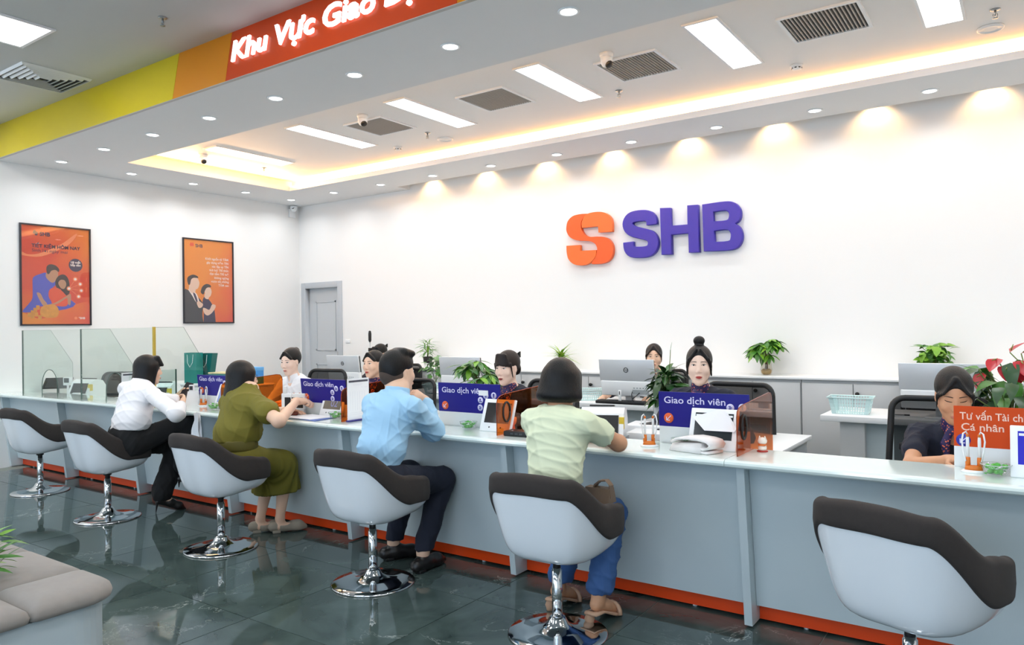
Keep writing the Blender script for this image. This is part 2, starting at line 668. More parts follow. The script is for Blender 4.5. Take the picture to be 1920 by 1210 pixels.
front_row = sorted([d for d in DOWN if abs(d[1]-3.895) < .01])
back_row = sorted([d for d in DOWN if abs(d[1]-7.04) < .01])
left_row = sorted([d for d in DOWN if d not in front_row and d not in back_row], key=lambda d: d[1])


def downlight(x, y, label):
    global dl0
    if dl0 is None:
        dl0 = thing('recessed_downlight', label, 'downlight', (x, y, H), group='round recessed downlights')
        rg = MB()
        rg.lathe([(0.052, 0.0), (0.068, 0.0), (0.066, -0.006), (0.056, -0.008), (0.050, -0.004), (0.052, 0.0)], 24, cap=False)
        rg.build('trim_ring', M_WHITEPL, dl0)
        MB().lathe([(0.001, -0.0045), (0.050, -0.0045), (0.050, -0.002), (0.001, -0.002)], 24).build('lamp_disc', M_LAMP, dl0)
        return dl0
    o = copy_tree(dl0)
    o.location = (x, y, H)
    o['label'] = label
    return o


for k, (x, y) in enumerate(front_row):
    downlight(x, y, 'round downlight %s from left wall in the soffit row nearest the fascia' % ordinal(k))
for k, (x, y) in enumerate(left_row):
    downlight(x, y, 'round downlight %s from fascia in the short row along left wall' % ordinal(k))
for k, (x, y) in enumerate(back_row):
    downlight(x, y, 'round downlight %s from the corner in the row along back wall' % ordinal(k))

for k, x in enumerate(PANEL_X):
    p = thing('panel_light', 'slim rectangular ceiling panel light, %s from left wall in the tray' % ordinal(k), 'panel light', (x, 5.48, HU), group='rectangular lights in the ceiling tray')
    f = MB()
    for a, b in (((-.13, -.545), (-.112, .545)), ((.112, -.545), (.13, .545)), ((-.112, -.545), (.112, -.527)), ((-.112, .527), (.112, .545))):
        f.box((a[0], a[1], -0.012), (b[0], b[1], 0.0))
    f.build('frame', M_WHITEPL, p)
    MB().box((-.112, -.527, -0.008), (.112, .527, -0.001)).build('diffuser', M_LAMP, p)
for k, (x, y) in enumerate(LOBBY):
    p = thing('lobby_panel_light', 'wide panel light in grey lobby ceiling, column %d from left, row %d from street' % (k//3+1, k % 3+1), 'panel light', (x, y, HF), group='wide lights in the lobby ceiling')
    f = MB()
    for a, b in (((-.29, -.57), (-.265, .57)), ((.265, -.57), (.29, .57)), ((-.265, -.57), (.265, -.545)), ((-.265, .545), (.265, .57))):
        f.box((a[0], a[1], -0.012), (b[0], b[1], 0.0))
    f.build('frame', M_WHITEPL, p)
    MB().box((-.265, -.545, -0.008), (.265, .545, -0.001)).build('diffuser', M_LAMP, p)

M_VENTDARK = mat('vent_dark', '#2b2b29', 0.7, var=0.05)
M_VENTSLAT = mat('vent_slat', '#b9b5ae', 0.5, var=0.03)
for k, x in enumerate((-5.44, -3.97, -2.55, -1.13, 0.3)):
    v = thing('ceiling_vent', 'square slatted air vent in the ceiling tray, %s from left' % ordinal(k), 'vent', (x, 5.49, HU), group='slatted vents in the tray ceiling')
    f = MB()
    w, d = 0.265, 0.265
    for a, b in (((-w, -d), (-w+.022, d)), ((w-.022, -d), (w, d)), ((-w+.022, -d), (w-.022, -d+.022)), ((-w+.022, d-.022), (w-.022, d))):
        f.box((a[0], a[1], -0.014), (b[0], b[1], 0))
    f.build('frame', M_WHITEPL, v)
    MB().box((-w+.022, -d+.022, -0.002), (w-.022, d-.022, 0)).build('dark_backing', M_VENTDARK, v)
    s0 = None
    for i in range(19):
        lx = -w+0.022+(i+0.7)*(2*w-0.044)/19.4
        if s0 is None:
            s0 = MB().box((-.003, -d+.022, -0.013), (.004, d-.022, -0.003), Matrix.Rotation(R(14), 4, 'Y')).build('slat', M_VENTSLAT, v, (lx, 0, 0))
        else:
            link('slat', s0.data, None, v, (lx, 0, 0))
v = thing('lobby_air_diffuser', 'square stepped air diffuser in the grey lobby ceiling beside the yellow fascia', 'vent', (-7.24, 3.07, HF))
f = MB()
for k in range(6):
    a, b, z = 0.29-0.046*k, 0.29-0.046*k-0.013, -0.002-0.002*min(k, 3)
    for s in (0, 1, 2, 3):
        Mr = Matrix.Rotation(R(90*s), 4, 'Z')
        f.add([(-a, -a, z), (a, -a, z), (b, -b, z-0.020), (-b, -b, z-0.020), (-a+.004, -a+.004, z), (a-.004, -a+.004, z), (b-.004, -b+.004, z-0.020), (-b+.004, -b+.004, z-0.020)],
              [(0, 1, 2, 3), (7, 6, 5, 4), (0, 4, 5, 1), (2, 6, 7, 3), (1, 5, 6, 2), (0, 3, 7, 4)], False, Mr)
f.build('louvre', M_WHITEPL, v)
MB().box((-.28, -.28, -0.002), (.28, .28, 0)).build('dark_backing', M_VENTDARK, v)


def dome_camera(x, y, z, rz, label):
    t = thing('dome_camera', label, 'security camera', (x, y, z), rz, 'white dome cameras')
    MB().lathe([(0.052, 0), (0.054, -0.018), (0.048, -0.030), (0.046, -0.032)], 24).build('base', M_WHITEPL, t)
    MB().lathe([(0.046, -0.030), (0.047, -0.055), (0.042, -0.08), (0.030, -0.098), (0.012, -0.106), (0.001, -0.107)], 24).build('dome', M_WHITEPL, t)
    e = MB().lathe([(0.001, 0.0), (0.030, 0.0), (0.031, -0.012), (0.024, -0.018), (0.001, -0.02)], 20, Matrix.Translation((0.018, -0.012, -0.085)) @ Matrix.Rotation(R(35), 4, Vector((1, 1.4, 0))).inverted())
    e.build('lens', M_BLACK, t)
    return t


dome_camera(-2.63, 5.1, HU, 0.3, 'white dome camera beside the third vent of the tray')
dome_camera(-5.30, 5.11, HU, 0.3, 'white dome camera beside the leftmost tray vent')
dome_camera(-7.955, 5.1, HU, 0.3, 'white dome camera at the far left end of the ceiling tray')


def sprinkler(x, y, z, label):
    t = thing('sprinkler', label, 'sprinkler', (x, y, z), group='ceiling sprinklers')
    MB().lathe([(0.032, 0), (0.03, -0.006), (0.012, -0.009)], 16).build('rosette', M_STEEL, t)
    b = MB().tube([(0, 0, -0.004), (0, 0, -0.045)], 0.007)
    b.tube([(-.012, 0, -.03), (-.014, 0, -.045), (0, 0, -.058)], 0.003)
    b.tube([(.012, 0, -.03), (.014, 0, -.045), (0, 0, -.058)], 0.003)
    b.lathe([(0.018, -0.058), (0.018, -0.061)], 12)
    b.build('head', M_STEEL, t)


sprinkler(-2.96, 5.97, HU, 'small sprinkler below the third vent in the ceiling tray')
sprinkler(-5.236, 5.99, HU, 'small sprinkler below the leftmost vent in the ceiling tray')
sprinkler(-8.015, 5.99, HU, 'small sprinkler at left end of the glowing tray')
sprinkler(-0.151, 5.97, HU, 'small sprinkler at the right end of the tray')
sprinkler(-5.186, 3.01, HF, 'larger-looking sprinkler in the grey lobby ceiling')
for x, y, lab in ((-1.51, 6.265, 'small white smoke detector right of the third tray vent'), (-5.92, 6.255, 'small white smoke detector left part of tray')):
    t = thing('smoke_detector', lab, 'smoke detector', (x, y, HU), group='smoke detectors')
    MB().lathe([(0.05, 0), (0.05, -0.014), (0.045, -0.02)], 20).build('base', M_WHITEPL, t)
    MB().lathe([(0.04, -0.02), (0.038, -0.034), (0.02, -0.04), (0.001, -0.041)], 20).build('cap', M_WHITEPL, t)
    b = MB()
    for i in range(8):
        a = i*math.pi/4
        b.box((0.034, -0.008, -0.032), (0.041, 0.008, -0.024), Matrix.Rotation(a, 4, 'Z'))
    b.build('grille', M_DARKGREY, t)
for x, y, lab in ((-0.19, 6.32, 'flat round ceiling speaker at right end of tray'), (-5.25, 6.3, 'flat round ceiling speaker near second panel light')):
    t = thing('ceiling_speaker', lab, 'speaker', (x, y, HU), group='round ceiling speakers')
    MB().lathe([(0.085, 0), (0.086, -0.012), (0.07, -0.018), (0.066, -0.012)], 28).build('ring', M_WHITEPL, t)
    MB().lathe([(0.066, -0.011), (0.001, -0.014)], 28, cap=False).build('grille', M_TRAY, t)
t = thing('corner_camera', 'white dome camera with black lens high in the room corner', 'security camera', (XL+0.03, YB-0.14, 3.30))
MB().box((-0.03, -0.055, -0.11), (0.0, 0.055, 0.02), bev=0.006).build('bracket', M_WHITEPL, t)
MB().lathe([(0.05, 0.06), (0.055, 0.03), (0.045, 0.0), (0.03, -0.02), (0.001, -0.028)], 20, Matrix.Translation((0.05, -0.02, -0.0))).build('dome', M_WHITEPL, t)
MB().lathe([(0.028, 0.0), (0.02, -0.014), (0.001, -0.018)], 16, Matrix.Translation((0.07, -0.05, 0.03)) @ Matrix.Rotation(R(40), 4, 'X')).build('lens', M_BLACK, t)


# ------------------------------------------------------------------ service counter
ZT = 0.82
FINX = [-9.232, -7.95, -6.585, -5.22, -3.85, -2.485, -1.12, 0.245, 1.61]
BAYNAME = ['at the left wall', 'behind the second stool', 'beside the crossed legs of the white-bloused woman', 'behind the olive skirt',
           'behind the knees of the man', 'behind the blue jeans', 'behind the rightmost empty stool', 'past the right edge']
fin_me = None
for k in range(8):
    x0, x1 = FINX[k], FINX[k+1]
    u = thing('counter_unit', 'grey counter front bay with orange kick strip, '+BAYNAME[k], 'counter unit', (x0-.019, 3.6, 0), group='bays of the service counter')
    w = x1-x0
    b = MB()
    b.add([(0.039, -.074, .782), (w-.001, -.074, .782), (w-.001, .012, .092), (.039, .012, .092),
           (0.039, .03, .782), (w-.001, .03, .782), (w-.001, .04, .092), (.039, .04, .092)],
          [(0, 1, 2, 3), (7, 6, 5, 4), (0, 4, 5, 1), (3, 2, 6, 7), (0, 3, 7, 4), (1, 5, 6, 2)])
    b.build('front_panel', M_PANEL, u)
    MB().box((0.039, 0.058, 0.014), (w-0.001, 0.070, 0.10)).build('kick_strip', M_ORANGE, u)
    MB().box((0.039, 0.13, 0.0), (w-0.001, 0.145, 0.78)).build('light_baffle', M_DARKGREY, u)  # dark board added behind the kick strip to block light through the gap
    for fx in (0.25, w-0.3):
        MB().lathe([(0.012, 0.0), (0.012, 0.02)], 10, Matrix.Translation((fx, 0.085, 0))).build('levelling_foot', M_WHITEPL, u)
    if fin_me is None:
        f = MB()
        t = 0.019
        f.add([(-t, -.145, .782), (t, -.145, .782), (t, -.055, .012), (-t, -.055, .012), (-t, .09, .782), (t, .09, .782), (t, .10, .012), (-t, .10, .012)],
              [(0, 1, 2, 3), (7, 6, 5, 4), (0, 4, 5, 1), (3, 2, 6, 7), (0, 3, 7, 4), (1, 5, 6, 2)])
        fo = f.build('support_fin', M_PANEL, u)
        fin_me = fo.data
        fo.location.x = 0.019
    else:
        link('support_fin', fin_me, None, u, (0.019, 0, 0))
wt = thing('counter_worktop', 'long pale green-white glass-topped counter ledge with rounded front edge', 'worktop', (0, 0, 0))
edges = [XL+0.002, -6.6, -3.9, -1.175, 1.62]
prof = [(3.775, .782), (3.775, .82), (3.425, .82), (3.41, .8185), (3.398, .812), (3.394, .802), (3.398, .791), (3.41, .784), (3.425, .782)]
for a, b2 in zip(edges, edges[1:]):
    b = MB()
    n = len(prof)
    b.add([(a+.0012, y, z) for y, z in prof]+[(b2-.0012, y, z) for y, z in prof],
          [list(range(n)), [n+i for i in range(n)][::-1]]+[(i, n+i, n+(i+1) % n, (i+1) % n) for i in range(n)])
    b.build('worktop_section', M_TOP, wt)

# ------------------------------------------------------------------ teller desks behind the ledge
M_SIDEGREY = mat('desk_side_grey', '#aab0b3', 0.5, var=0.02)  # even grey for desk sides, drawer tray and ports
TELL = [-8.6, -7.2, -5.85, -4.5, -3.2, -1.72, -0.33]
TNAME = ['nearest the left wall', 'below the glass screen', 'of the white-shirted clerk', 'of the second clerk from left', 'of the clerk with fringe and hair bow', 'of the clerk with a top bun', 'of the clerk reading at far right']
for k, x in enumerate(TELL):
    x0, x1 = FINX[k]+0.02, FINX[k+1]-0.02
    d = thing('teller_desk', 'white L-shaped teller desk behind the ledge, '+TNAME[k], 'desk', (x0, 3.78, 0), group='teller desks behind the counter')
    w = x1-x0
    MB().box((0, 0, .715), (w, .46, .74), bev=0.003).build('desk_top', M_DESK, d)
    MB().box((w-.42, .46, .715), (w, 1.17, .74), bev=0.003).build('return_top', M_DESK, d)
    MB().box((0.02, 0.02, 0), (0.04, .44, .715)).build('side_panel', M_SIDEGREY, d)
    MB().box((w-.40, .50, 0), (w-.02, 1.12, .715)).build('drawer_pedestal', M_SIDEGREY, d)
    for i in range(3):
        MB().box((w-.405, .52, .06+.215*i), (w-.40, 1.10, .06+.215*i+.205)).build('drawer_front', M_DESK, d)

# ------------------------------------------------------------------ second row of desks
for k, (x0, x1, lab) in enumerate(((-7.7, -6.15, 'white desk at back left in front of the grey door'), (-5.85, -4.35, 'white back desk behind the clerk next to the man'),
                                   (-4.1, -2.1, 'white back desk under the silver computer with round logo'), (-1.31, 0.5, 'white back desk carrying the pale blue basket at right'))):
    d = thing('back_desk', lab, 'desk', (x0, 5.95, 0), group='desks of the second row')
    w = x1-x0
    MB().box((0, 0, .71), (w, .66, .755), bev=0.003).build('desk_top', M_DESK, d)
    MB().box((.13, .05, 0), (.30, .60, .71)).build('leg_panel', M_CAB, d)
    MB().box((w-.30, .05, 0), (w-.13, .60, .71)).build('leg_panel', M_CAB, d)
    MB().box((.30, .12, .10), (w-.30, .14, .71)).build('modesty_panel', M_PANEL, d)

# ------------------------------------------------------------------ cabinets along the back wall
cx = -7.07
n = 0
M_KNOB = M_BLACK
while cx < XR-0.95:
    c = thing('low_cabinet', 'grey two-door low cabinet along back wall, %s from left' % ordinal(min(n, 12)), 'cabinet', (cx, YB-0.40, 0), group='low cabinets along the back wall')
    MB().box((0.003, 0.0, 0.0), (.887, .398, .93)).build('body', M_CAB, c)
    for s in (0, 1):
        dr = MB().box((0.006+s*.441, -.02, .06), (.440+s*.441, 0, .905), bev=0.002).build('door', M_CAB, c)
        if s == 1:
            MB().lathe([(0.012, 0), (0.012, 0.018), (0.018, 0.022), (0.018, 0.03)], 14, Matrix.Translation((.48, -.02, .82)) @ Matrix.Rotation(R(90), 4, 'X')).build('knob', M_KNOB, dr)
    cx += 0.89
    n += 1
tag(MB().box((-7.08, YB-0.44, .934), (2.74, YB-0.001, .956), bev=0.003).build('cabinet_top_board', M_DESK), 'long white board running over the low cabinets along back wall', 'worktop')

# ------------------------------------------------------------------ glass screen at the left end
gs = thing('glass_screen', 'greenish clear glass screen with arched openings on left end of counter', 'glass screen', (0, 0, 0))
MX = Matrix.Rotation(R(90), 4, 'X')


def arch(x0, x1, z0, z1):
    pts = [(x1, z0)]
    c, r = (x0+x1)/2, (x1-x0)/2
    for i in range(13):
        a = math.pi*i/12
        pts.append((c+r*math.cos(a), z1-r+r*math.sin(a)))
    pts.append((x0, z0))
    return pts


for x0, x1, a0, a1 in ((-8.79, -7.525, -8.34, -8.0), (-7.515, -6.225, -7.04, -6.70)):
    ar = arch(a0, a1, ZT+.001, 1.095)
    loop = [(x0, ZT+.001), (x0, 1.50), (x1, 1.50), (x1, ZT+.001)]+ar
    g = fill2d('front_pane', [loop], 0.008, M_GLASS, gs, Matrix.Translation((0, 3.5, 0)) @ MX)
    MB().tube([(p[0], 3.4955, p[1]) for p in ar], 0.0035, 6).build('arch_edge', M_GLASSEDGE, g)
for x in (-8.79, -7.52, -6.222):
    loop = [(3.505, ZT+.001), (3.505, 1.50), (3.775, 1.50), (4.0, 1.135), (4.0, 0.76), (3.78, 0.76), (3.78, ZT+.001)]
    Ms = Matrix(((0, 0, 1, x), (1, 0, 0, 0), (0, 1, 0, 0), (0, 0, 0, 1)))
    g = fill2d('side_pane', [loop], 0.008, M_GLASS, gs, Ms)
    e = MB()
    e.tube([(x, 3.505, 1.50), (x, 3.775, 1.50), (x, 4.0, 1.135), (x, 4.0, .76)], 0.0014, 5)
    e.build('pane_edge', M_GLASSEDGE, g)
MB().box((-8.794, 3.494, ZT+.001), (-8.788, 3.506, 1.5)).build('edge_strip', M_GLASSEDGE, gs)
MB().box((-7.523, 3.494, ZT+.001), (-7.517, 3.506, 1.5)).build('edge_strip', M_GLASSEDGE, gs)
MB().box((-6.232, 3.490, ZT+.001), (-6.211, 3.510, 1.505)).build('gold_post', M_GOLD, gs)

# ------------------------------------------------------------------ wall logo, built on the back wall
M_LOGO_O = mat('logo_orange', '#f4702a', 0.4, var=0.02)
M_LOGO_O2 = mat('logo_deep_orange', '#ee5f1e', 0.4, var=0.02)
M_LOGO_B = mat('logo_blue', '#3227a4', 0.45, var=0.02)
LX0, LZ0 = -3.4, 2.2


def wallpts(pts):
    out = []
    for x, y in pts:
        p = at(1000+x/4.0, 340+y/4.0, 1, 7.49)
        out.append((p.x-LX0, p.z-LZ0))
    return out


lg = thing('wall_logo', 'raised orange emblem and blue letters SHB mounted on white back wall', 'sign', (LX0, 7.515, LZ0))
Mw = Matrix.Rotation(R(90), 4, 'X')
pa = wallpts([(405, 243), (350, 247), (295, 262), (258, 300), (247, 350), (252, 385), (275, 420), (320, 442), (375, 446), (425, 450), (458, 466), (475, 490), (478, 520), (466, 560), (435, 612),
              (440, 622), (510, 618), (560, 600), (590, 560), (598, 510), (590, 470), (565, 435), (530, 418), (480, 415), (430, 417), (395, 408), (370, 382), (357, 345), (360, 300), (380, 265)])
fill2d('emblem_body', [smooth_poly(pa, (0, 14, 15), 4)], 0.05, M_LOGO_O2, lg, Mw)
pb = wallpts([(367, 350), (364, 310), (385, 262), (420, 240), (480, 230), (535, 236), (575, 265), (592, 310), (593, 378), (490, 385), (487, 338)])
fill2d('emblem_cap', [smooth_poly(pb, (0, 8, 9, 10), 4)], 0.05, M_LOGO_O, lg, Matrix.Translation((0, -0.006, 0)) @ Mw)
pc = wallpts([(250, 485), (350, 478), (352, 522), (474, 516), (468, 560), (440, 600), (400, 625), (350, 632), (300, 620), (265, 585), (252, 535)])
fill2d('emblem_cap', [smooth_poly(pc, (0, 1, 2, 3), 4)], 0.05, M_LOGO_O, lg, Matrix.Translation((0, -0.006, 0)) @ Mw)
sc = wallpts([(888, 322), (884, 288), (862, 264), (825, 257), (770, 262), (728, 277), (708, 310), (710, 338), (726, 362), (762, 380), (838, 398), (878, 414), (897, 446), (896, 482), (878, 514), (842, 529), (790, 533), (742, 529), (717, 503), (712, 460)])
sp = []
for i in range(len(sc)-1):
    p0, p1, p2, p3 = [Vector(sc[min(max(j, 0), len(sc)-1)]) for j in (i-1, i, i+1, i+2)]
    for k in range(3):
        t = k/3
        sp.append(0.5*((2*p1)+(p2-p0)*t+(2*p0-5*p1+4*p2-p3)*t*t+(3*p1-p0-3*p2+p3)*t**3))
sp.append(Vector(sc[-1]))
fill2d('letter', [thick_line(sp, 0.112)], 0.05, M_LOGO_B, lg, Mw, 0.006)
fill2d('letter', [wallpts([(953, 205), (1024, 203), (1029, 338), (1160, 328), (1158, 185), (1230, 180), (1242, 528), (1170, 532), (1166, 386), (1031, 398), (1035, 545), (965, 548)])], 0.05, M_LOGO_B, lg, Mw, 0.006)
bo = smooth_poly(wallpts([(1270, 178), (1435, 155), (1505, 163), (1545, 203), (1553, 250), (1541, 292), (1507, 318), (1546, 347), (1565, 402), (1556, 458), (1522, 498), (1458, 515), (1282, 522)]), (0, 6, 12), 4)
h1 = smooth_poly(wallpts([(1345, 226), (1435, 216), (1468, 234), (1470, 270), (1448, 296), (1348, 305)]), (0, 5), 3)
h2 = smooth_poly(wallpts([(1352, 370), (1450, 360), (1482, 385), (1482, 430), (1460, 452), (1357, 460)]), (0, 5), 3)
fill2d('letter', [bo, h1, h2], 0.05, M_LOGO_B, lg, Mw, 0.006)

# ------------------------------------------------------------------ posters on the left wall
M_PFRAME = mat('poster_frame_black', '#1a1c2a', 0.35, var=0.03)
M_PGLASS = tint_glass('poster_glass', '#ffffff', 0.0)


def grad_mat(name, cols, axis_vec):
    """Printed paper: colour ramp across the sheet plus soft waves."""
    m = bpy.data.materials.new(name)
    m.use_nodes = True
    nt = m.node_tree
    b = nt.nodes['Principled BSDF']
    tc = nt.nodes.new('ShaderNodeTexCoord')
    dt = nt.nodes.new('ShaderNodeVectorMath')
    dt.operation = 'DOT_PRODUCT'
    dt.inputs[1].default_value = axis_vec
    nt.links.new(tc.outputs['Object'], dt.inputs[0])
    n = nt.nodes.new('ShaderNodeTexNoise')
    n.inputs['Scale'].default_value = 1.6
    n.inputs['Distortion'].default_value = 1.5
    nt.links.new(tc.outputs['Object'], n.inputs['Vector'])
    a = nt.nodes.new('ShaderNodeMath')
    a.operation = 'MULTIPLY_ADD'
    nt.links.new(n.outputs['Fac'], a.inputs[0])
    a.inputs[1].default_value = 0.55
    nt.links.new(dt.outputs['Value'], a.inputs[2])
    cr = nt.nodes.new('ShaderNodeValToRGB')
    el = cr.color_ramp.elements
    while len(el) < len(cols):
        el.new(0.5)
    for i, c in enumerate(cols):
        el[i].position = i/(len(cols)-1)
        el[i].color = (*lin(c), 1)
    nt.links.new(a.outputs[0], cr.inputs['Fac'])
    nt.links.new(cr.outputs['Color'], b.inputs['Base Color'])
    b.inputs['Roughness'].default_value = 0.45
    MATS[name] = m
    return m


def poster(loc, w, h, label, bg):
    t = thing('framed_poster', label, 'poster', loc)
    f = MB()
    e = 0.016
    for a, b in (((0, -w/2, 0), (.022, -w/2+e, h)), ((0, w/2-e, 0), (.022, w/2, h)), ((0, -w/2+e, 0), (.022, w/2-e, e)), ((0, -w/2+e, h-e), (.022, w/2-e, h))):
        f.box(a, b)
    f.build('frame', M_PFRAME, t)
    pr = MB().box((0.002, -w/2+e, e), (.008, w/2-e, h-e)).build('print', bg, t)
    MB().box((0.0165, -w/2+e, e), (.018, w/2-e, h-e)).build('cover_glass', M_PGLASS, t)
    return t, pr


MPO = Matrix(((0, 0, 1, 0), (1, 0, 0, 0), (0, 1, 0, 0), (0, 0, 0, 1)))     # local (u, v) -> (y, z) on the wall


def flat(name, pts, m, pr, z, smooth=True, sharp=()):
    lp = smooth_poly(pts, sharp, 3) if smooth else pts
    lp = [(min(max(p[0], -.366), .366), min(max(p[1], .0165), 1.132)) for p in lp]
    return fill2d(name, [lp], 0.0004, m, pr, Matrix.Translation((z, 0, 0)) @ MPO)


def disc(name, c, r, m, pr, z):
    return flat(name, [(c[0]+r*math.cos(a*math.pi/8), c[1]+r*math.sin(a*math.pi/8)) for a in range(16)], m, pr, z, False)


M_INKD = mat('print_ink_dark', '#3c2f4a', 0.5, var=0.02)
M_INKW = mat('print_ink_white', '#f3e3dc', 0.5, var=0.02)
M_INKSKIN = mat('print_skin', '#b98768', 0.5, var=0.06)
M_INKSKIN2 = mat('print_skin_light', '#e8c4ae', 0.5, var=0.04)
M_INKHAIR = mat('print_hair', '#3a2b2b', 0.5, var=0.06)
M_INKBLUE = mat('print_blue_shirt', '#4a52b8', 0.5, var=0.12, scale=14)
M_INKRED = mat('print_red_dress', '#e2502e', 0.5, var=0.06)
M_INKGOLD = mat('print_gold', '#d99236', 0.5, var=0.25, scale=25)
M_INKSUIT = mat('print_black_suit', '#33343b', 0.5, var=0.05)
M_INKSUIT2 = mat('print_navy_dress', '#2a2348', 0.5, var=0.05)
M_INKPEACH = mat('print_peach', '#f08a5c', 0.5, var=0.05)
bg1 = grad_mat('print_red_orange', ['#e06a1c', '#d9461f', '#d8452a', '#e0621c', '#e8801a'], (0, 0.55, 0.42))
bg2 = grad_mat('print_orange_red', ['#e88a28', '#e4702c', '#df5236', '#d8413a', '#d43f3c'], (0, 0.75, -0.38))
bg2.node_tree.nodes['Math'].inputs[2].default_value = 0

W1, H1 = 0.765, 1.155
po, pr = poster((XL+0.001, 4.04, 1.556), W1, H1, 'framed orange savings poster with a couple and golden piggy bank, left of the two', bg1)


def c1(x, y):        # coordinates read off the first poster (zoomed crop, 100..800 x 105..1130)
    return ((x-450)/700.0*W1, H1-(y-105)/1025.0*H1-0.004)


z = 0.0085
flat('wave_shape', [c1(*p) for p in ((105, 380), (170, 410), (270, 400), (400, 340), (520, 270), (640, 170), (660, 175), (580, 280), (450, 360), (300, 425), (180, 430), (105, 415))], M_INKPEACH, pr, z)
flat('shirt_figure', [c1(*p) for p in ((120, 990), (170, 920), (215, 850), (218, 720), (225, 640), (300, 600), (350, 590), (440, 640), (450, 700), (420, 760), (640, 900), (470, 970), (300, 930), (220, 985))], M_INKBLUE, pr, z+.0006)
flat('neck_shape', [c1(*p) for p in ((350, 590), (400, 610), (450, 640), (410, 690), (350, 640))], M_INKSKIN, pr, z+.0010)
flat('face_shape', [c1(*p) for p in ((365, 560), (385, 530), (440, 535), (465, 580), (460, 630), (425, 660), (385, 640))], M_INKSKIN, pr, z+.0012)
flat('hair_shape', [c1(*p) for p in ((355, 590), (352, 530), (385, 500), (440, 508), (475, 545), (470, 575), (440, 555), (400, 565), (375, 600))], M_INKHAIR, pr, z+.0016)
flat('forearm_shape', [c1(*p) for p in ((255, 800), (290, 800), (320, 860), (355, 905), (330, 935), (300, 900))], M_INKSKIN, pr, z+.0012)
flat('long_hair_shape', [c1(*p) for p in ((440, 720), (440, 660), (475, 610), (530, 600), (570, 650), (580, 740), (570, 800), (510, 820), (490, 750), (470, 760))], M_INKHAIR, pr, z+.0016)
flat('dress_figure', [c1(*p) for p in ((370, 830), (375, 770), (410, 740), (470, 745), (530, 800), (560, 850), (545, 925), (420, 920), (395, 880))], M_INKRED, pr, z+.0018)
flat('face_shape', [c1(*p) for p in ((465, 690), (490, 655), (530, 660), (545, 700), (525, 745), (490, 740))], M_INKSKIN, pr, z+.0022)
flat('arm_shape', [c1(*p) for p in ((375, 870), (400, 905), (470, 870), (540, 825), (590, 800), (585, 910), (560, 900), (550, 840), (480, 890), (405, 915))], M_INKSKIN, pr, z+.0022)
flat('piggy_bank_shape', [c1(*p) for p in ((285, 985), (300, 940), (350, 915), (420, 910), (462, 950), (465, 1010), (430, 1045), (340, 1045), (295, 1025))], M_INKGOLD, pr, z+.0026)
for i, (x, y) in enumerate(((185, 1015), (215, 990), (240, 965), (265, 940), (215, 1030), (250, 1010), (285, 1040))):
    flat('coin_stack_shape', [c1(x-17, y+25), c1(x+17, y+25), c1(x+17, y-18), c1(x-17, y-18)], M_INKGOLD, pr, z+.0024, False)
disc('badge_disc', c1(643, 495), 0.078, M_INKD, pr, z+.0006)
for x, y in ((637, 642), (688, 692), (698, 760), (670, 823), (573, 742)):
    disc('icon_disc', c1(x, y), 0.026, M_INKPEACH, pr, z+.0026)
    disc('icon_dot', c1(x, y), 0.014, M_INKW, pr, z+.0030)
    if x > 600:
        a, b = Vector(c1(573, 742)), Vector(c1(x, y))
        flat('icon_line', thick_line([a+(b-a)*.2, b-(b-a)*.25], 0.004), M_INKPEACH, pr, z+.0028, False)
flat('wave_shape', [c1(*p) for p in ((105, 1000), (160, 1010), (300, 1060), (470, 975), (640, 905), (790, 890), (790, 1120), (105, 1120))], bg2, pr, z+.0004)


def ptext(s, x, y, size, m, align='LEFT', bold=0.0, fit=None):
    u, v = c1(x, y)
    return text('lettering', s, size, m, pr, Matrix.Translation((z+.0014, u, v)) @ MPO, bold=bold, align=align, fit=fit)


ptext('SHB', 290, 215, 0.062, M_INKD, bold=0.002)
for i, (x, y) in enumerate(((240, 185), (258, 200))):
    flat('logo_mark', [c1(x-15, y+10), c1(x-5, y-22), c1(x+14, y-14), c1(x+6, y+14)], M_INKD, pr, z+.0014)
ptext('TIẾT KIỆM HÔM NAY', 212, 335, 0.055, M_INKD, bold=0.0016, fit=0.525)
ptext('Sinh lời ngày mai', 212, 380, 0.05, M_INKD, fit=0.38)
ptext('Lãi suất', 643, 475, 0.034, M_INKW, 'CENTER', .001)
ptext('hấp dẫn', 643, 505, 0.034, M_INKW, 'CENTER', .001)
ptext('*SHB', 668, 1060, 0.034, M_INKW, bold=.001)
disc('icon_disc', c1(640, 1050), 0.017, M_INKPEACH, pr, z+.0014)

W2, H2 = 0.765, 1.15
po2, pr2 = poster((XL+0.001, 5.99, 1.575), W2, H2, 'framed orange poster of a suited man and a woman in navy, right of the two', bg2)


def c2(x, y):        # read off the second poster (zoomed crop, 150..730 x 115..1115)
    return ((x-440)/580.0*W2, H2-(y-120)/990.0*H2)


pr = pr2


def ptext2(s, x, y, size, m, align='LEFT', bold=0.0):
    u, v = c2(x, y)
    return text('lettering', s, size, m, pr2, Matrix.Translation((z+.0010, u, v)) @ MPO, bold=bold, align=align)


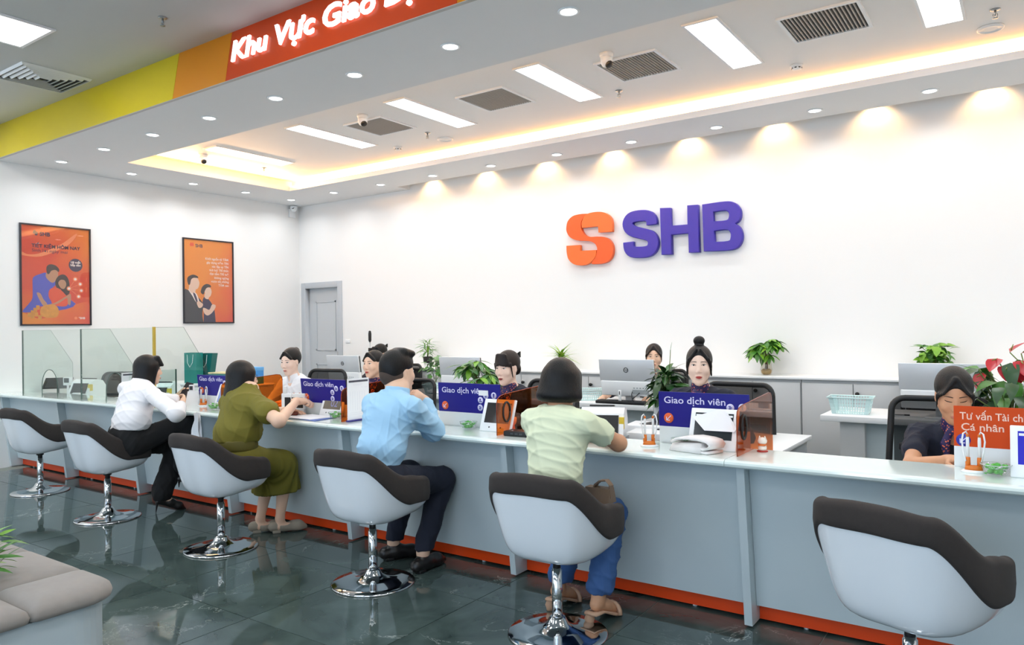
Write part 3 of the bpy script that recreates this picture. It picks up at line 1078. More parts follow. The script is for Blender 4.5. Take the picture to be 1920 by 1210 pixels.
ptext2('SHB', 290, 220, 0.062, M_INKD, bold=.0015)
for x in (242, 262):
    flat('logo_mark', [c2(x-12, 212), c2(x-10, 178), c2(x+4, 170), c2(x+12, 205)], M_INKRED, pr2, z+.0010)
rows = [('Khởi nguồn từ ', 'TÂM', 358), ('gây dựng niềm ', 'TIN', 402), ('xác lập uy ', 'TÍN', 446), ('tích luỹ ', 'TRÍ thức', 490), ('đạt tầm ', 'TRÍ tuệ', 534), ('không ngừng', '', 580), ('vươn tới những', '', 624), ('TẦM ', 'cao', 668)]
for a, b, y in rows:
    ptext2(a+b, 672, y, 0.043, M_INKW, 'RIGHT', .0006)
flat('suit_figure', [c2(*p) for p in ((162, 745), (200, 725), (240, 740), (300, 790), (345, 840), (370, 900), (360, 1000), (372, 1106), (160, 1106))], M_INKSUIT, pr2, z+.0004, True, (7, 8))
flat('shirt_shape', [c2(*p) for p in ((205, 715), (260, 735), (300, 770), (325, 850), (290, 860), (250, 790))], M_INKW, pr2, z+.0008)
flat('tie_shape', [c2(*p) for p in ((258, 758), (285, 770), (308, 850), (290, 855))], M_INKD, pr2, z+.0012)
flat('neck_shape', [c2(*p) for p in ((225, 660), (280, 690), (285, 740), (250, 760), (215, 720))], M_INKSKIN2, pr2, z+.0010)
flat('face_shape', [c2(*p) for p in ((225, 610), (250, 575), (300, 575), (328, 620), (326, 670), (300, 712), (250, 700), (228, 655))], M_INKSKIN2, pr2, z+.0014)
flat('hair_shape', [c2(*p) for p in ((200, 640), (196, 590), (220, 560), (265, 543), (310, 560), (316, 580), (270, 580), (240, 600), (228, 650), (212, 665))], M_INKHAIR, pr2, z+.0018)
flat('thumb_up_hand_shape', [c2(*p) for p in ((298, 870), (325, 850), (345, 865), (368, 885), (355, 920), (320, 928))], M_INKSKIN2, pr2, z+.0022)
flat('dress_figure', [c2(*p) for p in ((385, 800), (430, 825), (470, 880), (500, 960), (512, 1106), (372, 1106), (375, 990), (362, 900), (365, 840))], M_INKSUIT2, pr2, z+.0016, True, (4, 5))
flat('face_shape', [c2(*p) for p in ((385, 720), (405, 685), (450, 690), (468, 730), (462, 770), (440, 800), (400, 770))], M_INKSKIN2, pr2, z+.0020)
flat('neck_shape', [c2(*p) for p in ((390, 760), (435, 795), (425, 825), (390, 810))], M_INKSKIN2, pr2, z+.0018)
flat('hair_shape', [c2(*p) for p in ((345, 750), (350, 710), (370, 670), (410, 645), (450, 655), (462, 680), (415, 690), (390, 730), (375, 770))], M_INKHAIR, pr2, z+.0024)
flat('arm_shape', [c2(*p) for p in ((368, 930), (400, 935), (440, 950), (470, 890), (505, 890), (512, 920), (470, 985), (420, 1018), (380, 990))], M_INKSKIN2, pr2, z+.0024)

# ------------------------------------------------------------------ stools
def stool_meshes():
    """Tub stool, back towards -y. Plan loop: u runs over the closed outline, starting at the back centre."""
    N = 96
    key = [(0.0, -.265), (.13, -.262), (.215, -.225), (.262, -.12), (.275, 0.02), (.272, .13), (.235, .215), (.12, .235), (0.0, .238)]
    half = []
    kp = [Vector(k) for k in key]
    ext = [Vector((-kp[1].x, kp[1].y))]+kp+[Vector((-kp[-2].x, kp[-2].y))]
    for i in range(len(kp)-1):
        p0, p1, p2, p3 = ext[i:i+4]
        for k in range(12):
            t = k/12
            half.append(0.5*((2*p1)+(p2-p0)*t+(2*p0-5*p1+4*p2-p3)*t*t+(3*p1-p0-3*p2+p3)*t**3))
    half.append(kp[-1])
    loop = half+[Vector((-p.x, p.y)) for p in half[-2:0:-1]]
    n = len(loop)
    m = len(half)-1

    def ss(a, b, x):
        t = min(max((x-a)/(b-a), 0), 1)
        return t*t*(3-2*t)

    rim, low = [], []
    for i in range(n):
        k = i if i <= m else n-i
        s = k/m                                  # 0 at back, 1 at seat front
        r = .797-.012*ss(0.05, .22, s)-.148*ss(.23, .50, s)-.022*ss(.50, .66, s)-.118*ss(.66, .88, s)
        l = .700-.005*ss(0, .2, s)-.222*ss(.19, .52, s)-.006*ss(.55, .70, s)
        rim.append(r)
        low.append(min(l, r-.03))
    # upholstery rows from the lower outer edge over the rim into the seat
    up = MB()
    rows = []
    flare = 1.0

    def ring(sc_in, zf):
        return [(loop[i].x*sc_in(i), loop[i].y*sc_in(i), zf(i)) for i in range(n)]

    def off(d):
        def f(i):
            L = loop[i].length
            return (L-d)/L
        return f
    rows.append(ring(off(.006), lambda i: low[i]))
    rows.append(ring(off(-.004), lambda i: low[i]+.004))
    rows.append(ring(off(-.008), lambda i: low[i]+.014))
    rows.append(ring(off(-.012), lambda i: low[i]*.5+(rim[i]-.03)*.5))
    for q in range(0, 11):
        aa = math.pi*q/10
        rows.append(ring(off(.020-.030*math.cos(aa)), lambda i, aa=aa: max(rim[i]-.028+.028*math.sin(aa), low[i]+.016)))
    rows.append(ring(off(.058), lambda i: max(rim[i]-.05, .49)))
    rows.append(ring(off(.072), lambda i: max(rim[i]*.45+.51*.55, .49)))
    rows.append(ring(off(.085), lambda i: .505))
    rows.append(ring(lambda i: off(.085)(i)*.93, lambda i: .515))
    rows.append(ring(lambda i: off(.085)(i)*.6, lambda i: .525))
    rows.append(ring(lambda i: off(.085)(i)*.25, lambda i: .527))
    vs, fs = [], []
    for r in rows:
        vs += r
    for k in range(len(rows)-1):
        for i in range(n):
            j = (i+1) % n
            fs.append((k*n+i, k*n+j, (k+1)*n+j, (k+1)*n+i))
    vs.append((0, 0, .527))
    c = len(vs)-1
    k = len(rows)-1
    fs += [(k*n+i, k*n+(i+1) % n, c) for i in range(n)]
    up.add(vs, fs, True)
    # white outer shell: bezier from the upholstery's lower edge down to the post
    sh = MB()
    rows = []
    T = [0, .04, .1, .18, .26, .33, .40, .46, .52, .58, .65, .73, .82, .91, .96]
    for t in T:
        r = []
        for i in range(n):
            s = (i if i <= m else n-i)/m
            f = ss(.35, .62, s)                  # 0 back, 1 side and front
            P0 = Vector((loop[i].x*.988, loop[i].y*.988, low[i]+.006))
            P3 = Vector((0, 0, .366))
            C = Vector((loop[i].x*(.80*(1-f)+.86*f), loop[i].y*(.70*(1-f)+.84*f), .378*(1-f)+.412*f))
            B = Vector((loop[i].x*.50, loop[i].y*.48, .358))
            K = (P0, P0*.45+C*.55, C, C, B, P3)
            a = 1-t
            q = K[0]*a**5+K[1]*5*a**4*t+K[2]*10*a**3*t*t+K[3]*10*a*a*t**3+K[4]*5*a*t**4+K[5]*t**5
            r.append(q)
        rows.append(r)
    vs, fs = [], []
    for r in rows:
        vs += r
    for k in range(len(rows)-1):
        for i in range(n):
            j = (i+1) % n
            fs.append((k*n+i, (k+1)*n+i, (k+1)*n+j, k*n+j))
    vs.append((0, 0, .366))
    c = len(vs)-1
    k = len(rows)-1
    fs += [(k*n+i, c, k*n+(i+1) % n) for i in range(n)]
    sh.add(vs, fs, True)
    return up, sh


STOOLS = [(-7.522, 3.13, 2, 'empty grey and white tub stool nearest the left wall'),
          (-5.975, 2.97, 0, 'tub stool under the woman in white blouse'),
          (-4.473, 2.967, -2, 'tub stool under the woman in olive dress'),
          (-3.107, 3.03, 0, 'tub stool under the man in light blue shirt'),
          (-1.852, 3.0, 3, 'tub stool under the woman in pale green tee'),
          (-0.366, 2.985, -20, 'large empty tub stool at the right edge of the picture')]
st0 = None
for x, y, a, lab in STOOLS:
    if st0 is None:
        st0 = thing('tub_stool', lab, 'stool', (x, y, 0), R(a), 'tub stools along the counter')
        up, sh = stool_meshes()
        up.build('upholstery', M_UPH, st0)
        sh.build('seat_shell', M_SHELL, st0)
        MB().lathe([(.0255, .052), (.025, .30), (.021, .302), (.021, .312)], 32).build('post', M_CHROME, st0)
        MB().lathe([(.0185, .300), (.0185, .335), (.030, .340), (.030, .365), (.05, .372)], 20).build('gas_lift', M_BLACK, st0)
        MB().lathe([(.236, 0.0), (.238, .006), (.232, .011), (.18, .017), (.12, .025), (.075, .038), (.052, .055), (.042, .074), (.034, .084), (.0255, .087)], 64).build('base', M_CHROME, st0)
    else:
        o = copy_tree(st0)
        o.location = (x, y, 0)
        o.rotation_euler = (0, 0, R(a))
        o['label'] = lab
        if lab.startswith('large'):
            o.scale = (1, 1, 1.05)

# ------------------------------------------------------------------ waiting bench at the lower left corner
M_BENCH = mat('bench_grey_fabric', '#8f8984', 0.85, var=0.08, scale=30, bump=0.35, bscale=700, sheen=0.2)
M_BENCHB = mat('bench_white_board', '#b9c6cc', 0.4, var=0.02)
bx0, bx1, by0, by1 = -5.69, -3.02, -0.4, 1.565
bn = thing('waiting_bench', 'grey cushioned waiting bench with white base around a planter', 'bench', (bx1, by1, 0))


def rr(x0, y0, x1, y1, r, corners=(1, 1, 1, 1), n=8):
    pts = []
    for (cx, cy, a0, on) in ((x1-r, y1-r, 0, corners[0]), (x0+r, y1-r, 90, corners[1]), (x0+r, y0+r, 180, corners[2]), (x1-r, y0+r, 270, corners[3])):
        if on:
            for i in range(n+1):
                a = R(a0+90*i/n)
                pts.append((cx+r*math.cos(a), cy+r*math.sin(a)))
        else:
            s, t = math.cos(R(a0+45)), math.sin(R(a0+45))
            pts.append((cx+math.copysign(r, s), cy+math.copysign(r, t)))
    return pts


base = MB().prism(rr(bx0-bx1+.02, by0-by1+.02, -.02, -.02, .16), 0.05, .385)
base.prism(rr(bx0-bx1+.06, by0-by1+.06, -.06, -.06, .14), 0.0, .05)
base.build('base', M_BENCHB, bn)
MB().box((-.015, -1.0, .12), (-.012, -.55, .36)).box((-.021, -.98, .14), (-.0105, -.57, .34)).build('recess_panel', M_PANEL, bn)


def cushion(x0, y0, x1, y1, cor):
    b = MB()
    r = 0.15
    prof = [(0.012, .385), (-.004, .392), (-.008, .41), (0.0, .43), (.02, .445), (.05, .455), (.09, .46), (.14, .463)]
    rows = []
    for d, zz in prof:
        rad = max(r-d, .02) if any(cor) else 0.03
        poly = []
        for (cx, cy, a0, on) in ((x1, y1, 0, cor[0]), (x0, y1, 90, cor[1]), (x0, y0, 180, cor[2]), (x1, y0, 270, cor[3])):
            rc = rad if on else max(.03-d*.3, .006)
            sx, sy = (1 if a0 in (0, 270) else -1), (1 if a0 in (0, 90) else -1)
            for i in range(7):
                a = R(a0+90*i/6)
                poly.append((cx-sx*(d+rc)+rc*math.cos(a), cy-sy*(d+rc)+rc*math.sin(a), zz))
        rows.append(poly)
    n = len(rows[0])
    vs = [p for rw in rows for p in rw]
    fs = []
    for k in range(len(rows)-1):
        for i in range(n):
            j = (i+1) % n
            fs.append((k*n+i, k*n+j, (k+1)*n+j, (k+1)*n+i))
    fs.append([(len(rows)-1)*n+i for i in range(n)])
    b.add(vs, fs, True)
    return b.build('cushion', M_BENCH, bn)


D = 0.345
Wb, Lb = bx1-bx0, by1-by0
cushion(-D+.003, -D+.003, 0, 0, (1, 0, 0, 0))
for i in range(4):
    s = (Wb-2*D)/4
    cushion(-D-s*(i+1)+.003, -D, -D-s*i-.003, 0, (0, 0, 0, 0))
    cushion(-D-s*(i+1)+.003, -Lb, -D-s*i-.003, -Lb+D, (0, 0, 0, 0))
for i in range(2):
    s = (Lb-2*D)/2
    cushion(-D, -D-s*(i+1)+.003, 0, -D-s*i-.003, (0, 0, 0, 0))
cushion(-D+.003, -Lb, 0, -Lb+D-.003, (0, 0, 0, 1))
MB().prism(rr(-Wb+D+.02, -Lb+D+.02, -D-.015, -D-.015, .05), .38, .47).build('planter_box', M_BENCHB, bn)
MB().box((-Wb+D+.05, -Lb+D+.05, .46), (-D-.05, -D-.05, .475)).build('soil', mat('soil', '#3b2b20', 0.95, var=0.3, scale=40, bump=0.8), bn)


# ------------------------------------------------------------------ things on the ledge
M_NAVY = mat('sign_navy', '#1a1680', 0.4, var=0.02, spec=.3)
M_SIGNOR = mat('sign_orange', '#cf4706', 0.5, var=0.02, spec=.25)
M_SIGNTX = mat('sign_letters', '#dcd9f4', 0.4, var=0)
M_SIGNTX2 = mat('sign_letters_peach', '#f2c9b4', 0.4, var=0)
M_SIGNLOW = mat('sign_milky_acrylic', '#dfe4e6', 0.25, var=0.01)
M_DISCO = mat('sign_disc_orange', '#e8622a', 0.4, var=0)
M_ICON = mat('icon_ink', '#2a2690', 0.4, var=0)
M_AMBERPL = tint_glass('orange_acrylic', '#ffffff', 0, 0.10, raw=(.91, .44, .15))
M_AMBEREDGE = mat('orange_acrylic_edge', '#8a2f06', 0.2, var=0.02)
M_CLEAR = tint_glass('clear_plastic', '#eef4f2', 0.12, 0.14)


def counter_sign(x0, w, h, lean, label, col, lines, arrowcol, discs, txm, low):
    s = thing('counter_sign', label, 'sign', (x0, 3.745, ZT+.0005), 0, 'upright signs on the counter ledge')
    s.rotation_euler = (R(-lean), 0, 0)
    MB().box((0, -.004, low), (w, .004, h)).build('printed_panel', col, s)
    MB().box((0, -.004, 0), (w, .004, low)).build('lower_panel', M_SIGNLOW, s)
    MB().box((.02, -.02, 0), (w-.02, .03, .006)).build('foot', M_CLEAR, s)
    Mt = Matrix.Rotation(R(90), 4, 'X')
    for body, u, v, fit, sz in lines:
        text('lettering', body, sz, txm, s, Matrix.Translation((u, -.0045, v)) @ Mt, bold=.0005, fit=fit)
    ax, az = arrowcol[1]
    d = MB().lathe([(.001, 0), (.027, 0), (.027, .001), (.001, .001)], 28, Matrix.Translation((ax, -.0042, az)) @ Matrix.Rotation(R(90), 4, 'X')).build('arrow_disc', arrowcol[0], s)
    a = MB()
    for p, q in (((-.011, -.011), (.013, .013)), ((-.013, -.012), (.006, -.012)), ((-.012, -.013), (-.012, .006))):
        lp = thick_line([p, q], .0038)
        a.prism([(v[0], v[1]) for v in lp], 0, .001, Matrix.Translation((ax, -.0054, az)) @ Matrix.Rotation(R(90), 4, 'X'))
    a.build('arrow', M_SIGNTX, d)
    for i, (u, v) in enumerate(discs):
        d = MB().lathe([(.001, 0), (.0205, 0), (.0205, .001), (.001, .001)], 24, Matrix.Translation((u, -.0042, v)) @ Matrix.Rotation(R(90), 4, 'X')).build('icon_disc', M_SIGNTX, s)
        g = MB()
        if i % 3 == 0:
            g.box((u-.008, -.0062, v-.010), (u+.006, -.0052, v-.004)).box((u-.006, -.0062, v-.002), (u+.009, -.0052, v+.003)).box((u-.009, -.0062, v+.005), (u+.004, -.0052, v+.009))
        elif i % 3 == 1:
            g.box((u-.004, -.0062, v-.012), (u+.004, -.0052, v+.002)).lathe([(.001, 0), (.007, 0), (.007, .001), (.001, .001)], 12, Matrix.Translation((u, -.0052, v+.006)) @ Matrix.Rotation(R(90), 4, 'X'))
        else:
            g.box((u-.011, -.0062, v-.010), (u+.011, -.0052, v-.005)).box((u-.006, -.0062, v-.003), (u+.002, -.0052, v+.010))
        g.build('pictogram', M_ICON, d)
    return s


D4 = [(.39, .205), (.452, .208), (.347, .175), (.343, .128)]
L1 = [('Giao dịch viên', .028, .215, .335, .05)]
counter_sign(-5.93, .49, .265, -5, 'navy sign reading Giao dịch viên left of the olive-dressed woman', M_NAVY, L1, (M_DISCO, (.055, .130)), D4, M_SIGNTX, .09)
counter_sign(-4.56, .49, .270, -6, 'navy sign reading Giao dịch viên behind the white form stand', M_NAVY, L1, (M_DISCO, (.055, .130)), D4, M_SIGNTX, .09)
sC = counter_sign(-3.2, .50, .278, -2, 'navy sign reading Giao dịch viên with a white sticker, right of the man', M_NAVY, L1, (M_DISCO, (.055, .130)), D4, M_SIGNTX, .09)
MB().box((.335, -.0068, .205), (.41, -.0058, .238)).build('sticker', M_PAPER, sC)
counter_sign(-1.645, .487, .275, -1, 'navy sign reading Giao dịch viên before the clerk with top bun', M_NAVY, L1, (M_DISCO, (.055, .135)), D4, M_SIGNTX, .09)
counter_sign(-.275, .50, .262, 4, 'orange sign reading Tư vấn Tài chính Cá nhân at right edge', M_SIGNOR, [('Tư vấn Tài chính', .022, .205, .275, .044), ('Cá nhân', .026, .158, .155, .044)], (mat('sign_disc_blue', '#2632a0', 0.4, var=0), (.035, .115)), [], M_SIGNTX2, .088)


def tablet(x0, w, h, label, scr, txt=None, yb=3.625):
    t = thing('customer_tablet', label, 'tablet', (x0, yb, ZT), 0, 'white tablets facing the customers')
    Mt = Matrix.Rotation(R(-20), 4, 'X')
    MB().box((0, 0, 0.002), (w, .014, h), Mt, bev=.004).build('frame', M_WHITEPL, t)
    MB().box((.026, -.0012, .055), (w-.026, .001, h-.024), Mt).build('screen', scr, t)
    b = MB()
    for u in (.30, .66):
        b.lathe([(.001, 0), (.005, 0), (.005, .001), (.001, .001)], 12, Mt @ Matrix.Translation((w*u, .0, .028)) @ Matrix.Rotation(R(90), 4, 'X'))
    b.build('button', M_DARKGREY, t)
    MB().add([(.03, .02, 0), (w-.03, .02, 0), (w-.03, .10, 0), (.03, .10, 0), (.03, .06, h*.8), (w-.03, .06, h*.8)], [(0, 3, 2, 1), (0, 1, 5, 4), (2, 3, 4, 5), (1, 2, 5), (3, 0, 4)]).build('stand', M_WHITEPL, t)
    if txt:
        text('lettering', txt, .075, mat('tablet_digits', '#8c86b8', 0.4, var=0), t, Mt @ Matrix.Translation((w*.42, -.0016, .075)) @ Matrix.Rotation(R(90), 4, 'X'))
    return t


M_SCRDARK = mat('screen_dark', '#2a3033', 0.12, var=0.05)
M_SCRBROWN = mat('screen_brown', '#6b5f4e', 0.2, var=0.2, scale=9)
M_SCRPALE = mat('screen_pale_blue', '#8fa4d6', 0.2, var=0.15, scale=12)
M_SCRBLUE = mat('screen_blue', '#2b2bb4', 0.2, var=0.06, emit=0.15)
tablet(-5.56, .235, .205, 'white tablet with pale blue screen beside the olive-dressed woman', M_SCRPALE)
tablet(-4.33, .235, .205, 'white tablet showing 02 behind the white form stand', M_SCRBROWN, '02', 3.69)
tablet(-2.785, .235, .205, 'white tablet with blank dark screen beside the orange divider', M_SCRDARK)
tD = tablet(-1.445, .25, .215, 'white tablet half covered by a paper sheet', M_SCRDARK)
tablet(-.07, .25, .215, 'white tablet with blue screen at the right edge', M_SCRBLUE, None, 3.585)
Mt = Matrix.Translation((-1.445, 3.625, ZT)) @ Matrix.Rotation(R(-20), 4, 'X')
ps = MB().add([(.012, -.004, .165), (.155, -.004, .214), (.195, -.006, .192), (.246, -.005, .118), (.238, -.012, .098), (.085, -.012, .096)], [(0, 1, 2, 3, 4, 5)], False)
ps.add([(.012, -.002, .165), (.155, -.002, .214), (.195, -.004, .192), (.246, -.003, .118), (.238, -.010, .098), (.085, -.010, .096)], [(5, 4, 3, 2, 1, 0)], False)
po3 = ps.build('paper_sheet', M_PAPER)
po3.matrix_world = Mt
tag(po3, 'white paper sheet hanging over the tablet screen', 'paper')


def divider(x, label):
    t = thing('orange_divider', label, 'divider', (x, 3.51, ZT+.0005), 0, 'orange acrylic dividers on the counter')
    lp = [(0, 0), (0, .185), (.008, .212), (.035, .228), (.08, .236), (.53, .262), (.565, .258), (.583, .24), (.59, .21), (.59, -.078), (.275, -.078), (.275, 0)]
    Ms = Matrix(((0, 0, 1, 0), (1, 0, 0, 0), (0, 1, 0, 0), (0, 0, 0, 1)))
    fill2d('acrylic_sheet', [lp], .005, M_AMBERPL, t, Ms)
    MB().tube([(0, y, z) for y, z in lp[:9]], .0028, 5).build('sheet_edge', M_AMBEREDGE, t)
    ring = []
    for a in range(24):
        s = 2*math.pi*a/24
        ring.append((.004, .095+.036*math.cos(s), .130+.058*math.sin(s)))
    MB().tube(ring+[ring[0]], .0065, 6).build('oval_ring', M_BLACK, t)
    return t


divider(-5.27, 'orange acrylic divider seen end-on left of olive-dressed woman')
divider(-3.885, 'orange acrylic divider behind the white form stand beside the man')
divider(-2.564, 'orange acrylic divider between the dark tablet and the pale green tee')
divider(-1.149, 'orange acrylic divider at the middle of the counter, nearest of all')

M_CANDY = mat('green_candy_wrap', '#58b445', 0.25, var=0.25, scale=60)
M_CANDY2 = mat('pale_green_candy_wrap', '#8fd07a', 0.25, var=0.25, scale=60)
candy_me = None
BOWLS = [(-5.47, 3.575, 'small glass bowl left of the olive-dressed woman'), (-4.075, 3.63, 'small glass bowl behind the white form stand'),
         (-2.893, 3.66, 'small glass bowl right of the elbow of the man'), (-1.478, 3.64, 'small glass bowl left of the folded towel'), (-.118, 3.60, 'small glass bowl beside the pens at right edge')]
for bx, by, lab in BOWLS:
    t = thing('candy_bowl', lab+' holding green candy', 'bowl', (bx, by, ZT), 0, 'glass candy bowls on the ledge')
    MB().lathe([(.030, .001), (.036, .004), (.046, .020), (.056, .046), (.053, .046), (.043, .022), (.033, .008), (.001, .006)], 24, cap=False).build('glass_body', M_CLEAR, t)
    MB().tube([(.055*math.cos(a*math.pi/12), .055*math.sin(a*math.pi/12), .046) for a in range(25)], .0016, 5).build('rim', mat('glass_rim', '#c8d4ce', 0.1, var=0), t)
    for i in range(11):
        a = i*2.4
        rr_ = (.0, .018, .020, .019, .020, .018, .033, .032, .034, .033, .01)[i]
        zz = (.016, .016, .018, .017, .016, .018, .034, .035, .036, .034, .044)[i]
        if candy_me is None:
            b = MB()
            b.lathe([(.001, -.012), (.007, -.010), (.0105, 0), (.007, .010), (.001, .012)], 8, Matrix.Rotation(R(90), 4, 'Y'), cap=False)
            for sg in (-1, 1):
                b.add([(sg*.011, 0, 0), (sg*.024, -.009, .003), (sg*.021, 0, -.002), (sg*.024, .009, .003)], [(0, 1, 2), (0, 2, 3)])
            c = b.build('wrapped_candy', M_CANDY)
            candy_me = c.data
        else:
            c = link('wrapped_candy', candy_me, None)
        c.location = (bx+rr_*math.cos(a), by+rr_*math.sin(a), ZT+zz)
        c.rotation_euler = (random.uniform(-.6, .6), random.uniform(-.6, .6), a*1.7)
        tag(c, 'green wrapped candy in the '+lab, 'candy', 'candies in the '+lab)


def pen_holder(x, y, label, rz=0.0, k=1.0):
    t = thing('pen_stand', label, 'pen holder', (x, y, ZT), rz, 'twin pen stands on the ledge')
    M_PO = mat('pen_orange', '#d9731c', 0.3, var=0.03)
    MB().lathe([(.046, 0), (.047, .005), (.040, .010), (.001, .012)], 24, Matrix.Diagonal((1, .7, 1, 1))).build('foot', M_WHITEPL, t)
    MB().lathe([(.034, .008), (.031, .022), (.026, .028), (.001, .03)], 20, Matrix.Diagonal((1, .55, 1, 1))).build('logo_plate', M_PO, t)
    for s in (-1, 1):
        MB().lathe([(.010, .012), (.0095, .060), (.007, .062)], 14, Matrix.Translation((s*.021, .006, 0))).build('socket', M_PO, t)
        p = MB().lathe([(.006, .058), (.0065, .13), (.005, .148), (.003, .152)], 12, Matrix.Translation((s*.021, .006, 0))).build('pen', M_WHITEPL, t)
        MB().lathe([(.0058, .146), (.0058, .156), (.002, .16)], 12, Matrix.Translation((s*.021, .006, 0))).build('pen_cap', M_PO, p)
        MB().tube([(s*.021, .006, .155), (s*.026, .004, .168), (s*.036, .0, .160), (s*.041, -.004, .13), (s*.036, -.006, .085), (s*.028, -.004, .045)], .0035, 6).build('cord', M_WHITEPL, t)
    return t


pen_holder(-5.80, 3.69, 'twin pen stand left of the leftmost navy sign', .5)
pen_holder(-4.59, 3.70, 'twin pen stand under the hand of the olive-dressed woman', .7)
pen_holder(-1.635, 3.585, 'twin pen stand between the pale green tee and the navy sign', .55)
pen_holder(-.197, 3.63, 'twin pen stand before the orange sign at right', .0)


def form_stand(x, y0, y1, h, label):
    t = thing('form_stand', label, 'document stand', (x, y0, ZT), 0, 'white form stands')
    L = y1-y0
    MB().box((-.02, 0, .001), (.02, L, .012), bev=.003).build('base', mat('blue_base', '#2a2a7c', 0.35, var=0.03), t)
    sh = MB().box((-.002, 0, .012), (.002, L, h)).build('sheet', M_PAPER, t)
    MB().box((.0021, .012, h-.026), (.0028, L-.010, h-.012)).build('header_bar', mat('header_ink', '#4a4a55', 0.5, var=0.1, scale=60), sh)
    g = MB()
    for i, (a, b, c) in enumerate(((.25, .7, .04), (.28, .66, .047), (.62, .72, .062), (.78, .92, .064), (.1, .92, .235), (.1, .8, .247), (.5, .8, .262))):
        if h-c > .02:
            g.box((.0021, L*a, h-c-.0012), (.0026, L*b, h-c))
    for i in range(7):
        g.box((.0021, L*(.12+.11*i), h-.22), (.0026, L*(.12+.11*i)+.0008, h-.09))
    g.build('printed_line', mat('faint_ink', '#dcdce6', 0.6, var=0), sh)
    return t


form_stand(-3.84, 3.525, 3.725, .295, 'white form stand with blue base left of the man')
form_stand(-6.645, 3.435, 3.60, .28, 'white form stand behind the woman in white blouse')

# papers under the olive-dressed woman's hand
tag(MB().add([(-4.46, 3.50, ZT+.001), (-4.08, 3.44, ZT+.001), (-4.10, 3.66, ZT+.001), (-4.42, 3.70, ZT+.001), (-4.46, 3.50, ZT+.004), (-4.08, 3.44, ZT+.004), (-4.10, 3.66, ZT+.004), (-4.42, 3.70, ZT+.004)],
             [(3, 2, 1, 0), (4, 5, 6, 7), (0, 1, 5, 4), (1, 2, 6, 5), (2, 3, 7, 6), (3, 0, 4, 7)]).build('blue_folder', mat('folder_blue', '#5b74b8', 0.5, var=0.05)), 'thin blue folder under loose papers on the ledge', 'folder')
for i, (dx, dy, a) in enumerate(((0, 0, .05), (-.03, -.02, .22))):
    p = MB().box((-.105, -.148, 0), (.105, .148, .0012)).build('paper_form', M_PAPER, None, (-4.29+dx, 3.585+dy, ZT+.0045+.0015*i), (0, 0, R(80)+a))
    tag(p, ('upper' if i else 'lower')+' loose white form lying on blue folder by the olive-dressed woman', 'paper')
t = thing('folded_towel', 'rolled white towel on the ledge before the half-covered tablet', 'towel', (-1.36, 3.555, ZT))
pts = [(-.125, .045), (-.09, .062), (-.02, .070), (.05, .066), (.085, .06), (.10, .045), (.09, .03), (.06, .022), (.035, .028), (.02, .022), (.025, .010), (.06, .006), (.09, .008)]
b = MB()
sh = thick_line([Vector(p) for p in pts], .012)
n = len(sh)
b.add([(p.x, -.055, max(p.y, .001)) for p in sh]+[(p.x+.02, .05, max(p.y, .001)*1.05) for p in sh], [list(range(n)), [n+i for i in range(n)][::-1]]+[(i, n+i, n+(i+1) % n, (i+1) % n) for i in range(n)], True)
b.build('roll', mat('white_towel', '#eeeae8', 0.9, var=0.04, scale=30, bump=0.4, bscale=300), t, rot=(0, 0, R(-12)))
b = MB().add([(-.13, -.06, .002), (.05, -.065, .002), (.05, .05, .002), (-.12, .06, .002), (-.13, -.03, .035), (.05, -.05, .052), (.05, .04, .05), (-.11, .03, .04)],
             [(3, 2, 1, 0), (4, 5, 6, 7), (0, 1, 5, 4), (1, 2, 6, 5), (2, 3, 7, 6), (3, 0, 4, 7)], True)
b.build('inner_fold', MATS['white_towel'], t, rot=(0, 0, R(-12)))
t = thing('cat_figurine', 'tiny white and red lucky cat figurine on the ledge', 'figurine', (-1.09, 3.715, ZT))
MB().lathe([(.026, 0), (.027, .004), (.020, .007)], 16).build('cushion', mat('figurine_red', '#a8281c', 0.5, var=0.05), t)
MB().lathe([(.018, .006), (.021, .018), (.018, .032), (.012, .038)], 16).build('body', mat('figurine_white', '#f3ece2', 0.3, var=0.02), t)
hd = MB().lathe([(.010, .034), (.021, .044), (.023, .054), (.017, .066), (.001, .071)], 16)
for s in (-1, 1):
    hd.lathe([(.008, 0), (.001, .016)], 8, Matrix.Translation((s*.013, 0, .062)))
hd.build('head', MATS['figurine_white'], t)
MB().lathe([(.019, .0), (.019, .006), (.016, .008)], 14, Matrix.Translation((0, -.004, .030))).build('bib', mat('figurine_orange', '#d9702c', 0.4, var=0.1), t)
t = thing('card_keypad', 'low black keypad on the ledge behind the pale green tee', 'keypad', (-2.44, 3.575, ZT), .05)
MB().box((-.09, -.05, 0), (.09, .05, .030), bev=.006).build('case', M_BLACK, t)
MB().box((-.05, -.035, .0302), (.07, .03, .0312)).build('display', M_SCRDARK, t)
g = MB()
for i in range(3):
    g.box((-.04+.03*i, -.052, .012), (-.02+.03*i, -.0505, .02))
g.build('key', M_DARKGREY, t)
t = thing('id_scanner', 'white document scanner with black window by the hand of the olive-dressed woman', 'scanner', (-4.60, 3.66, ZT), .35)
MB().box((-.10, -.03, 0), (.10, .05, .03), bev=.006).build('base', M_WHITEPL, t)
MB().box((-.10, .02, .03), (.10, .045, .155), bev=.006).build('head', M_WHITEPL, t)
MB().box((-.07, .0185, .045), (.085, .0205, .125)).build('window', M_BLACK, t)
MB().box((-.085, .02, .155), (-.055, .04, .21), bev=.003).build('antenna', M_WHITEPL, t)
t = thing('glasses_case', 'dark red-brown case lying beside the white scanner', 'case', (-4.50, 3.565, ZT), .35)
